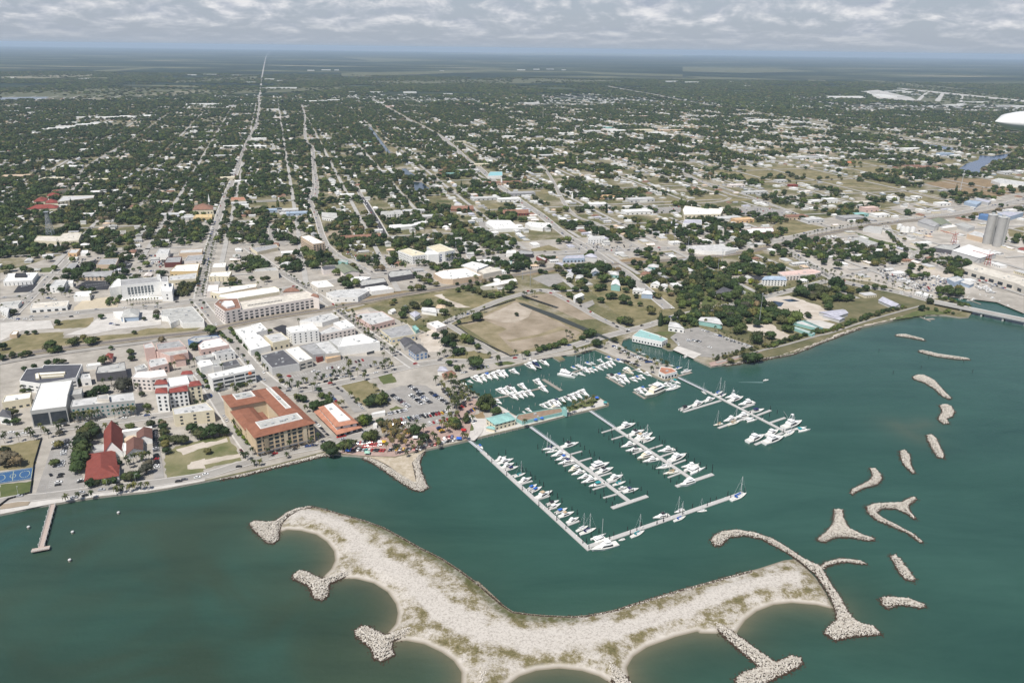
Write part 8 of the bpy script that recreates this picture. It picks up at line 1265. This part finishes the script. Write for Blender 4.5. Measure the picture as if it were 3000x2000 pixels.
row("E:1270,475 1350,495", 'in the big gravel coloured car park', "w.s", 80); row("E:1415,448 1490,438", 'in the centre of the big car park', "wsn", 80); row("E:1530,440 1565,438", 'near the peach roofed shop', "w", 80); row("E:1020,520 1050,540", 'alone at the corner of the big car park', "r", 20); row("E:1700,388 1800,362", 'below the plain white hall', "nkr", 80); row("E:1850,430 1930,412", 'at the end of the big car park', "ks", 80); row("E:1345,548 1480,515", 'in the roadside row of the big car park', "ksb", 80); row("E:1440,690 1530,800", 'beside the orange tiled pavilion', "kgwbr", 20); row("E:1515,640 1590,690", 'next to the grass plot kerb', "kg", 0); row("E:1290,990 1440,1140", 'beside the terracotta courtyard block', "gwkgk", 10); row("E:1700,780 1800,870", 'by the white kerb of the grass plot', "kws", 10); row("E:1385,590 1640,525", 'driving on the avenue behind the courtyard block', "kwkws", 0); row("E:1000,670 1240,645", 'driving past the courtyard block', "s.k", 0)
row("E:855,1325 930,1310", 'at the kerb of the courtyard block', "r", 0); row("E:1080,1265 1250,1240", 'on the seafront beside awnings', "t.b", 0); row("E:1520,1155 1620,1135", 'in front of the orange tiled pavilion', "rr", 0); row("E:500,1455 550,1450", 'driving along the vacant lot shore', "k", 0); row("E:150,1540 220,1525", 'driving on the seafront near the sand lot', "w", 0); row("D:1240,990 1285,985", 'driving on the seafront by the grass', "k", 0); row("D:560,1095 640,1082", 'parked on the seafront below the church', "k", 0); row("D:500,1105 545,1098", 'parked on the seafront near the pier', "s", 0); row("D:815,1055 870,1048", 'parked on the seafront below the hall', "k", 0); row("E:530,1270 560,1310", 'in the lane of the courtyard block', "n", 0)
row("M:-20,745 110,845", 'on the brick street by the basin', "kkggkk", 0); row("M:140,770 280,880", 'near the west basin wall', "kgkww", 60); row("M:300,500 360,520", 'by the thatched hut', "ggk", 70); row("M:410,510 530,480", 'along the basin road', "wrg", 70); row("M:195,560 245,555", 'beside the hut roof', "g", 0); row("M:1945,248 2350,440", 'on the mole between basin and channel', "kwgkgnkgskwgkgw.k", 70); row("M:2020,400 2260,480", 'on the lower mole row', "nkkgkg", 70); row("N:340,410 440,440", 'near the orange clubhouse', "kg", 10); row("M:1640,200 1660,198", 'driving on the shore road', "w", 0)
row("N:840,170 860,200", 'pair in the trailer park', "nw", 90); row("N:890,180 1000,205", 'in the middle of the trailer park', "kggk", 75); row("N:1005,65 1090,88", 'at the back of the trailer park', "gkg", 80); row("N:1150,115 1310,165", 'along the palms of the trailer park', "gk.g", 10); row("N:1340,185 1570,255", 'at the far edge of the trailer park', "g..gg", 10); row("N:700,163 740,245", 'near the boat ramp', "g.g", 0); row("N:1080,262 1115,270", 'with a trailer in the trailer park', "t", 0)
row("A:1260,1165 1370,1190", 'on the bare concrete station lot', "wsw", 30); row("A:90,1110 400,1125", 'driving on the highway west of the station', "ws.k", 0); row("A:790,1090 840,1085", 'driving on the highway below the store', "g", 0); row("A:540,870 640,900", 'in the lot below the white block', "wsw", 40); row("A:1600,570 1810,560", 'in the row behind the courthouse', "wwwwkwwsws", 90); row("A:1350,520 1500,500", 'in the black lot of the tan office', "w.sw", 60); row("A:1700,520 1760,470", 'beside the church hall block', "wkgk", 40); row("A:250,745 310,740", 'below the bank', "ww", 20); row("U:540,1010 680,1020", 'near the apartment slab', "swgkwgs", 80); row("U:560,1030 700,1035", 'in the apartment slab lot', "gswkg", 80); row("U:730,1080 790,1100", 'under trees below the apartment slab', "gkg", 60); row("C:1035,520 1070,520", 'driving below the white office pair', "k", 0); row("C:1175,503 1205,503", 'driving past the blue glass bays', "r", 0); row("C:890,560 980,585", 'in the mauve forecourt', "gkgk", 30); row("C:790,690 815,695", 'alone on the depot yard', "w", 40); row("C:1600,455 1870,440", 'queueing at the highway junction', "k.rgkk", 0); row("T:1960,1010 1955,1140", 'parked down the main road', "gskgwkgsk", 60); row("T:2100,560 2060,720", 'waiting along the main road', "gwkgswkg", 60); row("T:1240,880 1280,940", 'next to the tan office', "ww", 90)
row("H:960,1370 1300,1445", 'crossing the low bridge approach', "k.w.k", 0); row("H:1390,1470 1640,1520", 'driving on the bridge', "w..w", 0); row("H:560,1280 600,1290", 'driving on the avenue towards the bridge', "s", 0)
# cars beyond the three hundred nearest
def more_cars():
    X = []; 
    for l, w in ROADS:
        for a, c in zip(l[:-1], l[1:]):
            a = Vector(a); c = Vector(c); L_ = (c-a).length
            if w < 7.5 or a.y > 3800 or L_ < 1: continue
            d = (c-a).normalized()
            for t in np.arange(rng.uniform(0, 18), L_, 13 if w > 10 else 34):
                if rng.random() < .7: sd = 1 if rng.random() < .5 else -1; X.append((a.x+d.x*t-d.y*sd*w*.27, a.y+d.y*t+d.x*sd*w*.27, math.atan2(d.y, d.x)))
    for s_, n_ in (("W:880,720 1180,690 1290,780 1000,830", 90), ("W:1200,800 1440,790 1480,880 1280,900", 60), ("W:1330,900 1840,1000 1700,1080 1380,990", 150), ("W:1700,760 2050,840 2000,900 1760,860", 60), ("W:1960,920 2300,1010 2200,1060 1900,1000", 50), ("W:300,490 720,500 700,545 420,550", 60), ("V:1700,530 2000,520 2000,580 1760,590", 30), ("V:0,680 200,1100 400,900 80,900", 30), ("V:840,900 1300,880 1900,960 1000,960", 60), ("U:930,900 1500,1000 1560,1150 1150,1050", 60), ("T:730,850 1000,850 980,960 780,960", 25), ("W:1500,640 1760,640 1700,700 1560,700", 30), ("T:1450,830 1640,840 1600,960 1420,960", 40)):
        g = ground(mp(s_)); k = 0; t = 0
        while k < n_ and t < 900:
            t += 1; x = rng.uniform(min(p.x for p in g), max(p.x for p in g)); y = rng.uniform(min(p.y for p in g), max(p.y for p in g))
            x = round(x/3.1)*3.1+rng.uniform(-.2, .2); y = round(y/9)*9+rng.uniform(-.4, .4)
            if inside(np.array([x]), np.array([y]), g)[0]: X.append((x, y, math.pi/2+rng.uniform(-.1, .1))); k += 1
    a = np.array(X+MORE); ms = []
    for c in 'wskgrb':
        v = []; f = []; mi = []
        for j, m_ in enumerate(CARM[c]): b = len(v); v += [tuple(p.co) for p in m_.vertices]; f += [tuple(i+b for i in p.vertices) for p in m_.polygons]; mi += [0 if j != 1 else 1]*len(m_.polygons)
        ms.append(mesh('car', v, f, [CARM[c][0].materials[0], smoke], mi))
    instancer('distant_cars', a[:, 0], a[:, 1], np.full(len(a), ZG+.45), a[:, 2], np.ones((len(a), 3))*1.05, rng.choice(6, len(a), p=[.34, .24, .16, .12, .07, .07]), ms, 'small parked and moving cars across the farther streets and yards', cat='cars')
more_cars()
def crane(s, lb):
    w = P(*mp(s)[0]); r = root('loading_crane', lb, 'crane', (w.x, w.y, ZG)); m_ = mat('crane_red', (.30, .04, .03), .6, .2, .5); put('tower', poles('tower', [((x, y, 0), (x*.6, y*.6, 16), .35) for x in (-3, 3) for y in (-3, 3)]+[((-3, -3, 5), (3, -3, 10), .22), ((3, -3, 5), (-3, -3, 10), .22), ((-2, -2, 16), (2, 2, 16), .5)], m_), r); put('boom', poles('boom', [((0, 0, 16), (-22, 9, 21), .45), ((0, 0, 16), (5, -2, 19), .5), ((0, 0, 22), (-14, 6, 19.5), .15), ((0, 0, 16), (0, 0, 22), .3)], m_), r)
crane("H:1365,965", 'red loading crane in front of the tent roofed cold store'); crane("H:1020,745", 'smaller red conveyor crane in the scrap yard')
for k, s_ in enumerate("D:130,1085 D:330,1078 D:560,1052 D:760,1030 D:960,1000 D:1180,970 E:760,1400 E:1010,1345 E:1300,1265 X:1970,560 X:920,790 X:1480,670 X:1350,720 M:590,1240 M:900,1160".split()):
    w = P(*mp(s_)[0]); r = root('street_lamp', 'slim pale street lamp, %s along the seafront' % ORD[k], 'lamp', (w.x, w.y, ZG), rng.uniform(0, 6)); put('pole', poles('pole', [((0, 0, 0), (0, 0, 7.5), .09), ((0, 0, 7.5), (1.4, 0, 7.8), .06)], cm('L')), r); v = []; f = []; box(1.0, -.15, 7.65, 1.9, .15, 7.85, v, f); put('lamp_head', mesh('lamp_head', v, f, unit_m), r)
for o_ in [q for q in bpy.data.objects if q.name.startswith(('car', 'parked_car')) and q.get('label', '').endswith(('on the bridge', 'bridge approach'))]: o_.location.z = 5.7; 
for lb, s, c in (("white pop up tent in the car show grove", "X:1195,575", 'w'), ("royal blue pop up tent at the dock gate", "X:1768,590", 'b'), ("red tent under the lawn trees", "X:1830,480", 'r'), ("small blue tent near the western bushes", "X:318,745", 'b'), ("pale green round tent on the promenade", "X:565,775", 'L'), ("yellow tent beside the grove", "X:775,635", 'y'), ("white tent in the red car row", "X:735,635", 'w'), ("blue parasol tent on the quay restaurant", "M:1055,1085", 'b'), ("second blue parasol tent beside the first one on the quay", "M:1125,1068", 'b'), ("turquoise parasol at the tip of the quay lawn", "M:1855,890", 'a'), ("blue parasol on the quay lawn", "M:1760,835", 'b')):
    w = P(*mp(s)[0], ZG+2.5); r = root('event_tent', lb, 'tent', (w.x, w.y, ZG)); m_ = mat('tent_'+c, CC.get(c, (.3, .5, .4)) if c != 'b' else (.03, .12, .5), .8, .05, 1); k = 2.2 if 'parasol' not in lb else 1.7
    put('canopy', mesh('canopy', [(-k, -k, 2.3), (k, -k, 2.3), (k, k, 2.3), (-k, k, 2.3), (0, 0, 3.4)], [(0, 1, 4), (1, 2, 4), (2, 3, 4), (3, 0, 4)], m_), r); put('poles', poles('poles', [((x, y, 0), (x, y, 2.3), .06) for x in (-k+.1, k-.1) for y in (-k+.1, k-.1)], mastm), r)
# the dark mesh fence round the cleared field
def fence(s, label):
    l = ground(mp(s)); c = l[0]; r = root('field_fence', label, 'fence', c); v = []; f = []
    for a in l: v += [(a.x-c.x, a.y-c.y, 0), (a.x-c.x, a.y-c.y, 1.9), (a.x-c.x+.12, a.y-c.y+.12, 1.9), (a.x-c.x+.12, a.y-c.y+.12, 0)]
    for k in range(len(l)-1): f += [tuple(4*k+i for i in q) for q in ((0, 4, 5, 1), (1, 5, 6, 2), (2, 6, 7, 3))]
    put('mesh_panel', mesh('mesh_panel', v, f, mat('fence_mesh', (.03, .032, .035), .8, .1, 1)), r); v = []; f = []
    for a, b_ in zip(l[:-1], l[1:]):
        for t in np.arange(0, 1, 3.5/max(3.5, (b_-a).length)): q = a.lerp(b_, t); tube((q.x-c.x, q.y-c.y, 0), (q.x-c.x, q.y-c.y, 2.1), .06, .06, 4, v, f)
    put('fence_posts', mesh('fence_posts', v, f, steel), r)
fence("C:1300,1190 1500,1330 1700,1430 1900,1525 M:760,372 820,365", 'long dark mesh fence along the seaward west edge of the cleared field'); fence("C:1310,1190 1480,1160 1640,1130", 'short dark mesh fence at the top corner of the cleared field'); fence("C:1590,1030 1720,985 2000,900", 'dark fence under the curving bridge road'); fence("D:292,690 240,870 215,1075 60,1120 0,1165", 'dark fence round the ball field and court'); fence("V:430,1400 600,1460 740,1512", 'dark fence beyond the drainage cut of the cleared field'); fence("G:210,1370 420,1470 640,1568", 'pale hedge fence along the trailer park') if 0 else None

# boats stored ashore in the port yards
for s_, n_, lb in (("W:900,720 1050,690", 9, "boat stored ashore in the top yard row by the bushes"), ("W:960,745 1180,715", 11, "boat stored ashore in the second yard row"), ("W:1040,790 1260,760", 9, "boat stored ashore in the yard row below the grey shed"), ("W:1260,810 1420,850", 8, "boat stored ashore on the sandy yard bend"), ("W:1700,960 1840,1000", 9, "boat stored ashore above the mangrove strip"), ("H:1250,1190 1420,1240", 9, "boat on a trailer beside the little harbour"), ("W:1480,985 1620,1030", 9, "boat parked in the shed rows by the avenue")):
    q = mp(s_)
    for k in range(n_):
        a = q[0][0]+(q[1][0]-q[0][0])*(k+.5)/n_+rng.uniform(-2, 2); c = q[0][1]+(q[1][1]-q[0][1])*(k+.5)/n_+rng.uniform(-4, 4); e = P(a, c); t = 'ky'[int(rng.random() < .4)] if rng.random() < .8 else 's'
        if is_occ(np.array([e.x]), np.array([e.y]))[0]: pass
        r = root('stored_boat', '%s %s' % ({'k': 'small white', 'y': 'larger white', 's': 'white cabin'}[t], lb), 'boat', (e.x, e.y, ZG+.9), rng.uniform(0, 6.28), lb+' '+t, rng.uniform(7, 11) if t != 'y' else rng.uniform(11, 14)); o = []
        for w_ in PROTO[t]: o.append(put(w_[0], w_[1], o[w_[2]] if w_[2] >= 0 else r))
        v = []; f = []; box(-.25, -.1, -.1, .25, .1, .0, v, f); put('cradle', mesh('cradle', v, f, steel), r)
# ------------------------------------------------------------------ haze
def haze():
    v = []; f = []; box(-62000, -22000, -3.6, 62000, 61500, CAM_H+22, v, f); m = bpy.data.materials.new('haze_air'); m.use_nodes = True; nt = m.node_tree; nt.nodes.clear(); o = nt.nodes.new('ShaderNodeOutputMaterial'); p = nt.nodes.new('ShaderNodeVolumePrincipled')
    p.inputs['Color'].default_value = (.63, .79, 1.0, 1); p.inputs['Density'].default_value = 3.3e-5; p.inputs['Anisotropy'].default_value = .1; nt.links.new(p.outputs[0], o.inputs['Volume'])
    q = put('haze', mesh('haze', v, f, m)); q['kind'] = 'stuff'; q['label'] = 'thin pale haze over the whole plain'
haze()
print('objects', len(bpy.data.objects), 'trees', len(TREES), 'houses', len(HOUSES), 'palms', len(PALMS), 'cars', NCAR[0])
